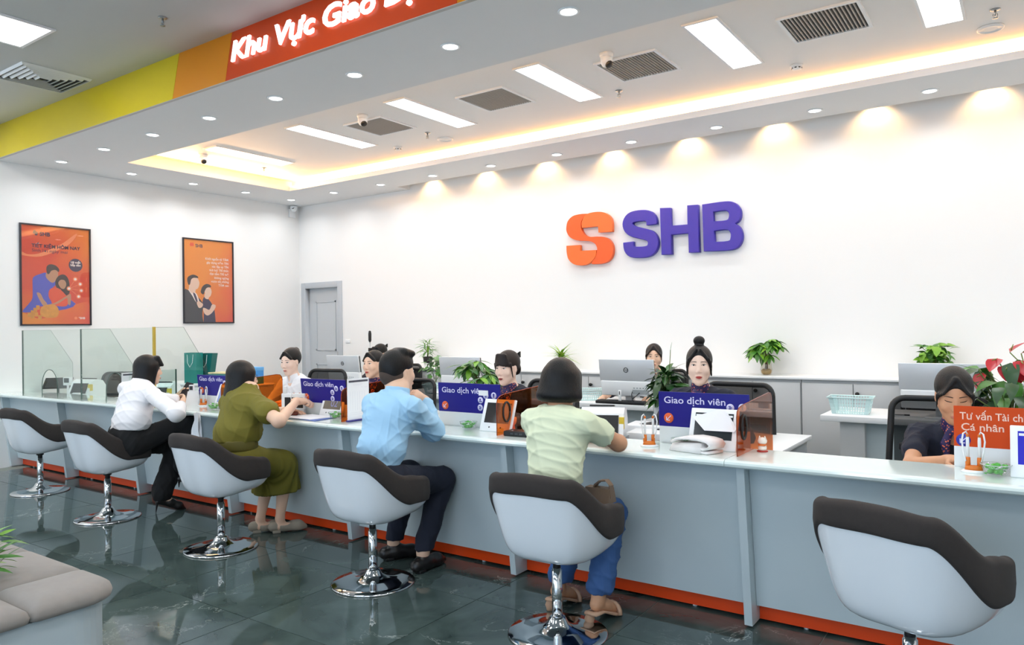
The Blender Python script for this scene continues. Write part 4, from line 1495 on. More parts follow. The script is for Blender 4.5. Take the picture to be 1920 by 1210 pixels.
MB().lathe([(.001, -.07), (.018, -.06), (.022, -.02), (.022, .02), (.018, .06), (.001, .07)], 14, Matrix.Translation((0, 0, .021)) @ Matrix.Rotation(R(90), 4, 'Y') @ Matrix.Diagonal((.9, 1.3, 1, 1)), cap=False).build('shell', mat('case_brown', '#6a2e1e', 0.35, var=0.08), t)
MB().box((-.06, -.004, .020), (.06, .031, .0225)).build('seam', M_BLACK, t)
t = thing('fingerprint_reader', 'white reader with black window left of the leftmost navy sign', 'scanner', (-5.96, 3.70, ZT), .55)
MB().add([(-.06, -.03, 0), (.06, -.03, 0), (.06, .05, 0), (-.06, .05, 0), (-.05, .0, .12), (.05, .0, .12), (.05, .04, .12), (-.05, .04, .12)], [(3, 2, 1, 0), (4, 5, 6, 7), (0, 1, 5, 4), (1, 2, 6, 5), (2, 3, 7, 6), (3, 0, 4, 7)]).build('case', M_WHITEPL, t)
MB().box((-.03, -.024, .015), (.045, -.018, .09), Matrix.Rotation(R(-14), 4, 'X')).build('window', M_BLACK, t)
MB().box((-.045, .01, .12), (-.005, .035, .175), bev=.004).build('camera_head', M_WHITEPL, t)
MB().box((-.04, .0085, .13), (-.010, .0105, .165)).build('lens', M_DARKGREY, t)

# clear green acrylic pane right of the woman in white
t = thing('acrylic_pane', 'small green-tinted upright pane right of the woman in white blouse', 'glass screen', (-6.35, 3.60, ZT))
MB().box((-.004, 0, .001), (.004, .17, .30)).build('pane', tint_glass('teal_acrylic', '#ffffff', 0, .08, raw=(.84, .92, .91)), t)
MB().box((-.006, .17, .001), (.006, .178, .302)).build('edge', M_GLASSEDGE, t)

# ------------------------------------------------------------------ machines on the teller desks
ZD = 0.7405


def bill_counter(x, y, rz, label):
    t = thing('bill_counter', label, 'money counter', (x, y, ZD), rz, 'white bank note counters')
    b = MB()
    pr_ = [(-.14, 0), (.13, 0), (.13, .14), (.08, .205), (-.02, .22), (-.075, .19), (-.13, .06)]
    b.prism([(p[0], p[1]) for p in pr_], -.13, .13, Matrix(((0, 0, 1, 0), (1, 0, 0, 0), (0, 1, 0, 0), (0, 0, 0, 1))))
    b.build('case', M_WHITEPL, t)
    MB().add([(-.10, -.129, .072), (.10, -.129, .072), (.10, -.079, .178), (-.10, -.079, .178)], [(0, 1, 2, 3)], False, Matrix.Translation((0, -.003, .002))).build('note_window', M_BLACK, t)
    MB().box((-.045, -.158, .03), (.045, -.128, .085), bev=.006).build('tray_lip', M_WHITEPL, t)
    MB().box((.103, -.10, .10), (.1315, -.06, .17)).build('yellow_label', mat('yellow_label', '#e3c53c', 0.5, var=0.1, scale=60), t)
    MB().box((-.09, .0, .222), (.06, .05, .232), Matrix.Rotation(R(-6), 4, 'X'), bev=.003).build('hopper_flap', M_BLACK, t)
    return t


bill_counter(-2.13, 4.02, .35, 'white money counter with black window right of the pale green tee')
bill_counter(-8.42, 3.98, .35, 'white money counter behind the glass screen at far left')
bill_counter(-7.0, 4.02, .5, 'white money counter half hidden behind the woman in white blouse')
t = thing('cash_drawer', 'open white metal drawer unit beside the money counter', 'drawer unit', (-1.83, 4.07, ZD), .15)
MB().box((-.16, -.02, 0), (.16, .20, .075), bev=.004).build('case', M_WHITEPL, t)
MB().box((-.15, -.20, .004), (.15, -.19, .065)).box((-.15, -.19, .004), (-.142, -.02, .06)).box((.142, -.19, .004), (.15, -.02, .06)).box((-.15, -.19, .004), (.15, -.02, .010)).build('open_tray', M_SIDEGREY, t)
MB().box((-.13, -.175, .011), (.13, -.03, .016)).build('tray_liner', M_BLACK, t)
t = thing('passbook_printer', 'flat white passbook printer behind the open drawer unit', 'printer', (-1.90, 4.33, ZD), .15)
MB().box((-.20, -.10, 0), (.20, .12, .095), bev=.01).build('case', M_WHITEPL, t)
MB().add([(-.12, -.06, .098), (.06, -.06, .098), (.10, .06, .098), (-.08, .06, .098)], [(0, 1, 2, 3)]).build('paper_slot', M_BLACK, t)
MB().box((.09, -.02, .095), (.18, .08, .115), bev=.004).build('lid', M_WHITEPL, t)
t = thing('customer_display', 'little white pole display behind the glass screen', 'display', (-8.68, 3.9, ZD), .3)
MB().lathe([(.035, 0), (.035, .01), (.012, .014), (.012, .17)], 16).build('pole', M_WHITEPL, t)
MB().box((-.05, -.02, .15), (.05, .02, .24), bev=.005).build('head', M_WHITEPL, t)
MB().box((-.035, -.0215, .18), (.035, -.0195, .23)).build('screen', M_SCRDARK, t)
t = thing('tablet_on_arm', 'black slanting tablet behind the glass screen near left wall', 'tablet', (-9.03, 3.95, ZD), .9)
MB().lathe([(.06, 0), (.06, .01), (.012, .016), (.012, .12)], 16).build('stand', M_BLACK, t)
MB().box((-.14, -.01, -.09), (.14, .01, .09), Matrix.Translation((0, 0, .16)) @ Matrix.Rotation(R(-55), 4, 'X'), bev=.004).build('slab', M_BLACK, t)

# side cabinet by the left wall with bags and boxes
t = thing('side_cabinet', 'low white side cabinet by the left wall behind the glass screen', 'cabinet', (-8.75, 4.98, 0))
MB().box((0, 0, 0), (1.55, .50, .83)).build('body', M_CAB, t)
MB().box((-.01, -.015, .83), (1.56, .51, .85), bev=.003).build('top', M_DESK, t)
for i in range(3):
    MB().box((.01+.515*i, -.018, .05), (.515+.515*i, 0, .81), bev=.002).build('door', M_DESK, t)
M_TEAL = mat('teal_paper', '#12807a', 0.3, var=0.15, scale=8)
M_TEAL2 = mat('teal_paper_dark', '#0f5f5c', 0.3, var=0.15, scale=8)
ZS = 0.8505
for i, (x, y, w, d, h, lean, lab) in enumerate(((-8.17, 5.08, .20, .10, .36, 0, 'tall teal paper bag with white cord handles on side cabinet'), (-8.12, 5.22, .14, .08, .35, 18, 'second teal paper bag leaning behind the first'))):
    t = thing('paper_bag', lab, 'bag', (x, y, ZS), .15, 'teal paper bags')
    MB().add([(-w/2, -d/2, 0), (w/2, -d/2, 0), (w/2, d/2, 0), (-w/2, d/2, 0), (-w/2, -d/2, h), (w/2+lean*.004, -d/2, h), (w/2+lean*.004, d/2, h), (-w/2, d/2, h)],
             [(3, 2, 1, 0), (0, 1, 5, 4), (1, 2, 6, 5), (2, 3, 7, 6), (3, 0, 4, 7)]).build('bag_body', (M_TEAL, M_TEAL2)[i], t)
    for s in (-1, 1):
        MB().tube([(-.05, s*d/2, h-.02), (-.04, s*(d/2+.004), h-.12), (0, s*(d/2+.006), h-.17), (.04, s*(d/2+.004), h-.12), (.05, s*d/2, h-.02)], .003, 5).build('cord_handle', M_WHITEPL, t)
t = thing('gift_box', 'flat teal box with pale lid pattern beside the teal bags', 'box', (-7.66, 5.15, ZS), .1)
MB().box((-.17, -.09, 0), (.17, .09, .12), bev=.003).build('carton', mat('teal_box', '#1c7470', 0.4, var=0.1), t)
MB().box((-.172, -.092, .12), (.172, .092, .135), bev=.003).build('lid', mat('cream_lid', '#cfc79a', 0.5, var=0.35, scale=40), t)
t = thing('tissue_box', 'bright green box stack behind the olive-dressed woman', 'box', (-7.36, 5.12, ZS), .15)
MB().box((-.13, -.08, 0), (.13, .08, .10), bev=.003).build('lower_carton', mat('green_box', '#4fb021', 0.4, var=0.1), t)
MB().box((-.12, -.07, .10), (.12, .07, .125), bev=.003).build('paper_pad', M_PAPER, t)
MB().box((-.10, -.06, .125), (.06, .06, .155), Matrix.Rotation(R(6), 4, 'Y'), bev=.003).build('upper_carton', mat('dark_box', '#3a2424', 0.4, var=0.3, scale=40), t)
t = thing('blue_box', 'small bright blue box beside the bright green box', 'box', (-7.40, 5.34, ZS), .0)
MB().box((-.10, -.05, 0), (.14, .05, .19), bev=.003).build('carton', mat('blue_box', '#3f8fd8', 0.4, var=0.08), t)
MB().box((-.102, -.052, .15), (.142, .052, .192), bev=.003).build('lid', mat('blue_box_lid', '#68ade6', 0.4, var=0.08), t)

# ------------------------------------------------------------------ second row: computers, baskets, keyboard
M_SILVER = mat('silver_back', '#d3d6d9', 0.32, 0.15, var=0.01)


def computer(x, y, w, label, logo, rz=0.0):
    t = thing('all_in_one_computer', label, 'computer', (x, y, .7555), rz, 'silver computers seen from behind')
    Mb = Matrix.Rotation(R(7), 4, 'X')
    MB().box((0, 0, .205), (w, .02, .40), Mb, bev=.004).build('back_shell', M_SILVER, t)
    MB().box((0.01, -.006, .07), (w-.01, .045, .205), Mb, bev=.008).build('lower_housing', M_WHITEPL, t)
    MB().box((.012, .0205, .075), (w-.012, .047, .39), Mb).build('screen', M_SCRDARK, t)
    MB().box((w*.3, -.03, 0), (w*.7, .16, .012), bev=.004).build('foot', M_WHITEPL, t)
    MB().box((w*.42, .03, .01), (w*.58, .06, .16), bev=.004).build('neck', M_SILVER, t)
    if logo:
        c = []
        for a in range(25):
            s = 2*math.pi*a/24
            c.append((w*.5+.021*math.cos(s), -.0012, .305+.021*math.sin(s)))
        r_ = MB().tube(c, .0032, 5, M=Mb).build('logo_ring', M_DARKGREY, t)
        text('lettering', 'hp', .034, M_DARKGREY, r_, Mb @ Matrix.Translation((w*.5, -.0015, .297)) @ Matrix.Rotation(R(90), 4, 'X'), align='CENTER', shear=.25)
    g = MB()
    for i in range(4):
        g.box((w*.62+.03*i, -.0075, .14), (w*.62+.03*i+.016, -.006, .15), Mb)
    g.box((w*.60, -.0075, .09), (w*.9, -.0065, .13), Mb)
    g.build('port', M_SIDEGREY, t)
    return t


computer(-6.93, 6.08, .54, 'silver computer with round logo before the grey door', True)
computer(-5.16, 6.08, .54, 'pale computer behind the broad-leaved plant at centre left', False)
c1_ = computer(-3.225, 6.05, .54, 'silver computer with round logo before the half-hidden clerk at the back', True, -.02)
computer(-.785, 6.08, .54, 'silver computer behind the clerk reading at far right', False)
t = thing('keyboard', 'long black keyboard on back desk before the silver computer', 'keyboard', (-3.0, 6.01, .7555), 0)
MB().box((-.24, -.055, 0), (.24, .04, .028), bev=.006).build('case', M_BLACK, t)
g = MB()
for i in range(15):
    for j in range(4):
        g.box((-.225+.03*i, -.045+.02*j, .028), (-.2+.03*i, -.029+.02*j, .033))
k_ = g.build('key_block', M_DARKGREY, t)
t = thing('usb_hub', 'upright white hub with cables on back desk edge', 'hub', (-3.0, 5.972, .7555))
MB().box((-.013, -.007, 0), (.013, .007, .125), bev=.003).build('stick', M_WHITEPL, t)
MB().box((-.004, -.0075, .085), (.004, -.0068, .115)).build('slot', M_DARKGREY, t)
t = thing('cable_bundle', 'black forked cable hanging on the back of the computer', 'cable', (-2.88, 5.972, .7555))
MB().tube([(0, 0, .004), (0, 0, .05), (-.02, .03, .09), (-.025, .07, .125)], .004, 6).build('cable', M_BLACK, t)
MB().tube([(0, 0, .05), (.03, .03, .08), (.06, .07, .12)], .004, 6).build('cable', M_BLACK, t)

M_BASK = mat('pale_blue_plastic', '#d0eaea', 0.35, var=0.02)


def basket(x, y, w, d, h, rz, label):
    t = thing('plastic_basket', label, 'basket', (x, y, .7555), rz, 'pale blue plastic baskets')
    k = .84
    MB().box((-w/2*k, -d/2*k, 0), (w/2*k, d/2*k, .005)).build('bottom', M_BASK, t)
    for sx, sy in ((-1, -1), (1, -1), (1, 1), (-1, 1)):
        b = MB()
        b.add([(sx*w/2*k, sy*d/2*k, 0), (sx*(w/2*k-.03), sy*d/2*k, 0), (sx*(w/2-.035), sy*d/2, h), (sx*w/2, sy*d/2, h), (sx*w/2*k, sy*(d/2*k-.03), 0), (sx*w/2, sy*(d/2-.035), h)],
              [(0, 1, 2, 3), (0, 3, 5, 4)])
        b.build('corner_panel', M_BASK, t)
    rim = [(-w/2-.008, -d/2-.008), (w/2+.008, -d/2-.008), (w/2+.008, d/2+.008), (-w/2-.008, d/2+.008)]
    MB().tube([(p[0], p[1], h) for p in rim+rim[:2]], .006, 6).build('rim', M_BASK, t)
    g = MB()
    nx, ny = 15, 10
    for s in (-1, 1):
        for i in range(nx):
            u = -1+2*(i+.5)/nx
            g.add([(u*w/2*k-.003, s*d/2*k, 0), (u*w/2*k+.003, s*d/2*k, 0), (u*w/2+.003, s*d/2, h), (u*w/2-.003, s*d/2, h)], [(0, 1, 2, 3)])
        for i in range(ny):
            u = -1+2*(i+.5)/ny
            g.add([(s*w/2*k, u*d/2*k-.003, 0), (s*w/2*k, u*d/2*k+.003, 0), (s*w/2, u*d/2+.003, h), (s*w/2, u*d/2-.003, h)], [(0, 1, 2, 3)])
        for j in range(4):
            f = (j+.6)/4.4
            e = k+(1-k)*f
            g.box((-w/2*e, s*d/2*e-.0015, h*f-.002), (w/2*e, s*d/2*e+.0015, h*f+.003))
            g.box((s*w/2*e-.0015, -d/2*e, h*f-.002), (s*w/2*e+.0015, d/2*e, h*f+.003))
    g.build('lattice', M_BASK, t)
    return t


basket(-1.13, 6.17, .30, .20, .125, .06, 'pale blue lattice basket on the right back desk')
basket(-3.44, 6.20, .30, .22, .10, .5, 'pale blue basket on back desk left of the silver computer')
basket(-5.24, 6.12, .30, .22, .10, .5, 'pale blue basket on back desk right of the man')
MB_ = MB().box((-.10, -.14, 0), (.10, .14, .018), bev=.002).build('paper_stack', M_PAPER, None, (-5.24, 6.12, .765), (0, .12, .5))
tag(MB_, 'tilted stack of papers lying in the basket right of the man', 'paper')
tag(MB().box((-.13, -.10, 0), (.13, .10, .006)).build('paper_sheet', M_PAPER, None, (-.72, 6.20, .7557), (0, 0, .1)), 'white sheets on the right back desk beside the basket', 'paper')
t = thing('ballpoint_pen', 'black and silver pen lying on white sheets at right back desk', 'pen', (-.76, 6.12, .767), R(93))
MB().lathe([(.002, -.07), (.005, -.06), (.005, .0)], 10, Matrix.Rotation(R(90), 4, 'X')).build('barrel', M_STEEL, t)
MB().lathe([(.0056, 0), (.0056, .035)], 10, Matrix.Rotation(R(90), 4, 'X')).build('grip', M_BLACK, t)
t = thing('selfie_stick', 'black stick with foam grip standing behind the back-row clerk at left', 'stick', (-6.80, 6.63, .755-.755))
MB().tube([(0, 0, 0), (0, 0, 1.30)], .006, 8).build('shaft', M_STEEL, t)
MB().lathe([(.012, 1.30), (.019, 1.32), (.020, 1.40), (.015, 1.435), (.004, 1.442)], 14).build('grip', M_BLACK, t)
MB().box((-.02, -.015, 1.18), (.025, .015, 1.225), bev=.006).build('clamp', M_BLACK, t)
b = MB()
for i in range(3):
    a = i*2.094
    b.tube([(0, 0, .18), (.16*math.cos(a), .16*math.sin(a), .004)], .006, 6)
b.build('tripod_leg', M_BLACK, t)
t = thing('juice_carton', 'yellow and orange carton behind the clerk with fringe', 'carton', (-4.43, 6.12, .7555), .2)
MB().box((-.05, -.035, 0), (.05, .035, .22), bev=.003).build('carton', mat('carton_orange', '#e6921e', 0.4, var=0.2, scale=20), t)
MB().box((-.051, -.036, .12), (.051, .036, .215)).build('yellow_band', mat('carton_yellow', '#f0c22c', 0.4, var=0.1), t)

# ------------------------------------------------------------------ office chairs
M_MESH = tint_glass('black_chair_mesh', '#101214', 0.86, 0.02, 0.6)


def office_chair(x, y, rz, top, label, first=[]):
    """Back towards +y (clerk faces -y)."""
    if first:
        t = copy_tree(first[0])
        t.location = (x, y, 0)
        t.rotation_euler = (0, 0, rz)
        t.scale = (1, 1, top/1.05)
        t['label'] = label
        return t
    t = thing('office_chair', label, 'office chair', (x, y, 0), rz, 'black mesh office chairs')
    t.scale = (1, 1, top/1.05)
    first.append(t)
    w, z0, z1 = .235, .56, 1.05
    lp = []
    for (cx, cz, a0) in ((w-.07, z1-.07, 0), (-w+.07, z1-.07, 90), (-w+.05, z0+.07, 180), (w-.05, z0+.07, 270)):
        for i in range(7):
            a = R(a0+15*i)
            lp.append((cx+.07*math.cos(a), cz+.07*math.sin(a)))

    def bend(px, pz):
        return Vector((px, .24+.10*(pz-.56)-.30*px*px, pz))
    MB().tube([bend(*p) for p in lp+lp[:2]], .017, 8).build('back_frame', M_BLACK, t)
    b = MB()
    n = 9
    vs = [bend(-w+.01+(2*w-.02)*i/n, z0+.01+(z1-z0-.02)*j/n) for j in range(n+1) for i in range(n+1)]
    b.add(vs, [(j*(n+1)+i, j*(n+1)+i+1, (j+1)*(n+1)+i+1, (j+1)*(n+1)+i) for j in range(n) for i in range(n)], True)
    b.build('back_mesh', M_MESH, t)
    MB().box((-.20, .235, .76), (.20, .255, .80), bev=.006).build('lumbar_bar', M_BLACK, t)
    MB().box((-.24, -.24, .44), (.24, .22, .51), bev=.025).build('seat', M_BLACK, t)
    MB().tube([(0, .30, .66), (0, .30, .50), (0, .20, .42), (0, .0, .42)], .022, 8).build('spine', M_BLACK, t)
    for s in (-1, 1):
        MB().tube([(s*.24, .10, .46), (s*.285, .10, .50), (s*.285, .08, .66)], .013, 8).build('arm_support', M_BLACK, t)
        MB().box((s*.285-.03, -.10, .66), (s*.285+.03, .16, .685), bev=.008).build('armrest', M_BLACK, t)
    MB().lathe([(.03, .10), (.03, .30), (.02, .305), (.02, .43)], 16).build('gas_lift', M_DARKGREY, t)
    b = MB()
    for i in range(5):
        a = i*2*math.pi/5
        b.tube([(0, 0, .11), (.28*math.cos(a), .28*math.sin(a), .075)], [.026, .014], 8)
    b.build('star_base', M_BLACK, t)
    for i in range(5):
        a = i*2*math.pi/5
        MB().lathe([(.028, -.02), (.03, 0), (.028, .02)], 12, Matrix.Translation((.28*math.cos(a), .28*math.sin(a), .031)) @ Matrix.Rotation(R(90), 4, 'X')).build('caster', M_BLACK, t)
    return t


office_chair(-1.63, 4.66, -.12, 1.05, 'black mesh office chair behind the clerk with top bun')
office_chair(-.37, 4.36, .12, 1.03, 'black mesh office chair behind the clerk reading at far right')
office_chair(-5.62, 4.66, .1, 1.06, 'black mesh office chair behind the white-shirted clerk')
office_chair(-3.08, 4.66, -.1, 1.03, 'black mesh office chair behind the clerk with fringe and hair bow')
office_chair(-4.5, 4.66, 0, 1.0, 'black mesh office chair behind the clerk beside the man')
office_chair(-8.80, 4.36, .45, .98, 'empty black mesh office chair behind the glass screen')
office_chair(-6.55, 6.77, 0, 1.0, 'black mesh office chair of the back-row clerk at left')
office_chair(-3.03, 6.77, 0, 1.0, 'black mesh office chair of the back-row clerk behind the silver computer')
office_chair(-.60, 6.72, .1, 1.05, 'empty black mesh office chair behind the right back desk')

# ------------------------------------------------------------------ plants
def leaf_mesh(name, L, W, prof, droop, m, fold=.15, n=6):
    """Leaf along +x from the origin; prof gives the half-width shape, droop bends it down."""
    vs, fs = [], []
    for i in range(n+1):
        t = i/n
        w = W/2*prof(t)
        zc = -droop*t*t*L
        vs += [(t*L, -w, zc+fold*w), (t*L, 0, zc), (t*L, w, zc+fold*w)]
    for i in range(n):
        a = i*3
        fs += [(a, a+1, a+4, a+3), (a+1, a+2, a+5, a+4)]
    me = bpy.data.meshes.new(name)
    me.from_pydata(vs, [], fs)
    me.polygons.foreach_set('use_smooth', [True]*len(fs))
    me.materials.append(m)
    return me


def lance(t):
    return max(math.sin(math.pi*min(t*1.02, 1))**.8, .04)


def heart(t):
    return max((math.sin(math.pi*t**.55))**.75, .04)


def strap(t):
    return max(min(t*8, 1)*(1-t**3), .05)


def place_leaf(me, plant, base, az, el, roll=0.0, sc=1.0):
    o = link('leaf', me, None, plant, base, (roll, -el, az))
    o.scale = (sc, sc, sc)
    return o


G1 = mat('leaf_mid_green', '#3f7a24', 0.4, var=0.3, scale=20)
G2 = mat('leaf_bright_green', '#72a82c', 0.4, var=0.3, scale=20)
G3 = mat('leaf_dark_green', '#214a22', 0.35, var=0.3, scale=20)
G4 = mat('leaf_grey_green', '#5d8a55', 0.4, var=0.25, scale=20)
G5 = mat('leaf_yellow_green', '#9ab93c', 0.4, var=0.3, scale=20)
M_STEM = mat('plant_stem', '#5a7236', 0.6, var=0.2)
M_TRUNK = mat('plant_trunk', '#6b5232', 0.8, var=0.3, scale=40, bump=0.5)
rnd = random.Random(3)

# palm-like plant in a black pot standing in a glass
ZC = 0.9565
t = thing('potted_palm', 'small feathery palm in black pot set in a glass on cabinet', 'plant', (-6.45, 7.32, ZC))
MB().lathe([(.045, .001), (.05, .07), (.047, .07), (.042, .005)], 20, cap=False).build('glass_jar', M_CLEAR, t)
MB().lathe([(.038, .05), (.055, .06), (.062, .135), (.055, .135), (.05, .12)], 20).build('pot', M_BLACK, t)
me = leaf_mesh('palm_leaf', .17, .018, lance, .45, G1)
me2 = leaf_mesh('palm_leaf', .15, .016, lance, .5, G2)
for i in range(70):
    h = .14+.17*rnd.random()
    place_leaf((me, me2)[i % 2], t, (rnd.uniform(-.03, .03), rnd.uniform(-.03, .03), h), rnd.uniform(0, 6.28), rnd.uniform(-.15, 1.15), rnd.uniform(-.5, .5), rnd.uniform(.6, 1.1))
MB().tube([(0, 0, .12), (.005, 0, .24), (0, 0, .32)], [.010, .007, .003], 6).build('stem', M_STEM, t)

# vase of trailing leaves on the back desk
t = thing('ivy_vase', 'round-leaved ivy in a clear vase beside the head of the man', 'plant', (-5.44, 6.3, .7555))
MB().lathe([(.05, .001), (.062, .05), (.055, .13), (.05, .15), (.047, .15), (.052, .12), (.058, .05)], 20, cap=False).build('vase', M_CLEAR, t)
me = leaf_mesh('ivy_leaf', .075, .07, heart, .35, G4)
me2 = leaf_mesh('ivy_leaf', .07, .062, heart, .4, G1)
for i in range(64):
    a = rnd.uniform(0, 6.28)
    r_ = rnd.uniform(.02, .13)
    place_leaf((me, me2)[i % 2], t, (r_*math.cos(a), r_*math.sin(a), .16+.26*rnd.random()*(1-r_*2.5)), a, rnd.uniform(-.8, .6), rnd.uniform(-.4, .4), rnd.uniform(.7, 1.2))
MB().tube([(0, 0, .02), (.01, 0, .2), (0, .01, .38)], .006, 6).tube([(0, 0, .1), (-.06, 0, .25), (-.09, 0, .3)], .004, 6).tube([(0, 0, .1), (.06, .02, .22), (.1, .0, .25)], .004, 6).build('stem', M_STEM, t)


def money_tree(name, label, loc, hts, spread, ms, seed, pot, scale=1.0):
    rn = random.Random(seed)
    t = thing(name, label, 'plant', loc)
    pot(t)
    mes = [leaf_mesh('palmate_leaf', .135*scale, .05*scale, lance, .35, m) for m in ms]
    b = MB()
    for (a, el, L, z0) in hts:
        tip = Vector((math.cos(a)*math.cos(el)*L*spread, math.sin(a)*math.cos(el)*L*spread, z0+math.sin(el)*L))
        b.tube([(0, 0, z0), tip*.6+Vector((0, 0, z0*.4+.015)), tip], .003, 5)
        for k in range(6):
            place_leaf(mes[(k+int(a*7)) % len(mes)], t, tip, a+(k-2.5)*.55, rn.uniform(-.75, -.05)+el*.25, rn.uniform(-.3, .3), rn.uniform(.75, 1.1))
    b.build('petiole', M_STEM, t)
    return t


def vase_pot(t):
    MB().lathe([(.040, .001), (.052, .02), (.058, .055), (.050, .085), (.047, .125), (.052, .14), (.048, .14), (.043, .12), (.046, .085), (.052, .05), (.036, .008)], 24, cap=False).build('glass_vase', tint_glass('vase_glass', '#ece6d6', .35, .12), t)
    MB().lathe([(.03, .004), (.045, .02), (.05, .045), (.03, .06), (.001, .062)], 16).build('pebbles', mat('vase_pebbles', '#b89a68', 0.8, var=0.3, scale=60, bump=0.8), t)
    MB().tube([(0, 0, .03), (.004, 0, .15), (0, 0, .26)], [.016, .012, .008], 8).build('trunk', M_TRUNK, t)


rn = random.Random(5)
hts = [(i*1.05+rn.uniform(-.2, .2), rn.uniform(-.25, 1.3), rn.uniform(.07, .15), .22) for i in range(22)]
money_tree('money_tree', 'glossy money tree in a clear vase on cabinet right of the logo', (-2.10, 7.33, ZC), hts, 1.0, (G1, G2, G1), 11, vase_pot, .95)


def low_pot(t):
    MB().lathe([(.07, .0), (.09, .02), (.10, .14), (.092, .14), (.08, .12)], 24).build('pot', M_WHITEPL, t)
    MB().tube([(0, 0, .10), (.01, 0, .2), (0, 0, .30)], [.018, .015, .01], 8).build('trunk', M_TRUNK, t)


hts = [(i*.95+rn.uniform(-.2, .2), rn.uniform(-.3, 1.25), rn.uniform(.10, .19), .27) for i in range(22)]
money_tree('broad_leaved_plant', 'broad-leaved green plant behind the stickered navy sign', (-3.80, 4.93, ZD), hts, 1.05, (G4, G1, G2), 12, low_pot, 1.05)
tag(MB().box((-4.1, 4.75, 0), (-3.62, 5.10, .74), bev=.004).build('plant_plinth', M_CAB), 'grey plinth cabinet behind the teller desks under the broad-leaved plant', 'cabinet')

t = thing('spider_plant', 'arching yellow-green strap-leaved plant on cabinet above the black bob', 'plant', (-4.40, 7.29, ZC))
MB().lathe([(.045, 0), (.058, .09), (.052, .09), (.046, .07)], 20).build('pot', M_WHITEPL, t)
me = leaf_mesh('strap_leaf', .24, .028, strap, .75, G5, n=8)
me2 = leaf_mesh('strap_leaf', .22, .026, strap, .6, G2, n=8)
for i in range(64):
    place_leaf((me, me2)[i % 2], t, (rnd.uniform(-.015, .015), rnd.uniform(-.015, .015), .10+.07*rnd.random()), i*2.399, rnd.uniform(.25, 1.35), rnd.uniform(-.3, .3), rnd.uniform(.5, .9))
MB().tube([(0, 0, .06), (0, 0, .18)], [.016, .010], 8).build('stem', M_STEM, t)

t = thing('peace_lily', 'dark leafy peace lily with one tall bud left of the top-bun clerk', 'plant', (-2.24, 5.2, .74))
MB().lathe([(.075, 0), (.10, .17), (.092, .17), (.08, .14)], 24).build('pot', M_WHITEPL, t)
me = leaf_mesh('broad_leaf', .17, .062, lance, .5, G3)
me2 = leaf_mesh('broad_leaf', .15, .055, lance, .35, mat('leaf_deep_green', '#2f5f26', 0.35, var=0.3, scale=20))
for i in range(120):
    h = rnd.uniform(.15, .38)
    a = rnd.uniform(0, 6.28)
    q = rnd.uniform(.0, .07)
    place_leaf((me, me2)[i % 2], t, (q*math.cos(a), q*math.sin(a), h), a, rnd.uniform(-.45, .9), rnd.uniform(-.5, .5), rnd.uniform(.55, 1.0))
b = MB()
for i in range(9):
    a = i*.7
    b.tube([(0, 0, .14), (.05*math.cos(a), .05*math.sin(a), .36)], .004, 5)
b.tube([(.02, 0, .2), (.045, .0, .45), (.05, 0, .53)], .003, 5)
b.build('stem', M_STEM, t)
place_leaf(leaf_mesh('bud_leaf', .085, .028, lance, .05, G4), t, (.05, 0, .51), .3, 1.45, 0, 1)
MB().box((-.16, -.14, -.74), (.16, .14, 0), bev=.004).build('plant_stand', M_CAB, t)

t = thing('pothos_plant', 'bushy bright pothos behind the right silver computer', 'plant', (-.66, 7.3, ZC))
MB().lathe([(.055, 0), (.07, .10), (.064, .10), (.055, .08)], 20).build('pot', M_WHITEPL, t)
me = leaf_mesh('pothos_leaf', .085, .065, heart, .35, G1)
me2 = leaf_mesh('pothos_leaf', .085, .062, heart, .3, G2)
for i in range(120):
    a = rnd.uniform(0, 6.28)
    r_ = rnd.uniform(0, .12)
    place_leaf((me, me2)[i % 2], t, (r_*math.cos(a), r_*math.sin(a), .10+.19*rnd.random()), a, rnd.uniform(-1.1, .7), rnd.uniform(-.5, .5), rnd.uniform(.7, 1.2))
place_leaf(me2, t, (-.10, 0, .27), 2.9, .35, 0, 1.2)
MB().tube([(0, 0, .06), (0, 0, .24)], .008, 6).tube([(0, 0, .1), (-.07, 0, .24), (-.11, 0, .28)], .003, 5).build('stem', M_STEM, t)

t = thing('anthurium', 'anthurium with red blooms and long leaves at right edge', 'plant', (-.085, 4.75, .74))
MB().lathe([(.085, 0), (.11, .16), (.10, .16), (.09, .13)], 24).build('pot', M_WHITEPL, t)
MB().box((-.16, -.14, -.74), (.2, .14, 0), bev=.004).build('plant_stand', M_CAB, t)
me = leaf_mesh('heart_leaf', .17, .095, heart, .5, G3)
me2 = leaf_mesh('heart_leaf', .16, .085, heart, .35, G1)
b = MB()
for i in range(52):
    a = rnd.uniform(0, 6.28)
    el = rnd.uniform(.45, 1.4)
    L = rnd.uniform(.18, .36)
    tip = Vector((math.cos(a)*math.cos(el)*L, math.sin(a)*math.cos(el)*L, .15+math.sin(el)*L))
    b.tube([(0, 0, .13), tip*.6+Vector((0, 0, .07)), tip], .0035, 5)
    place_leaf((me, me2)[i % 2], t, tip, a, rnd.uniform(-1.1, .1), rnd.uniform(-.4, .4), rnd.uniform(.6, .95))
b.build('petiole', M_STEM, t)
ms = leaf_mesh('long_leaf', .34, .055, lance, .35, G1, n=8)
for a, el, z_ in ((3.3, .75, .36), (-.1, .7, .40), (2.9, .3, .25), (3.6, .1, .2), (.4, .3, .3)):
    place_leaf(ms, t, (.02*math.cos(a), .02*math.sin(a), z_), a, el, 0, .85)
M_SPATHE = mat('red_spathe', '#b8202c', 0.3, var=0.2, scale=20)
ms = leaf_mesh('spathe', .095, .085, heart, .10, M_SPATHE, .2)
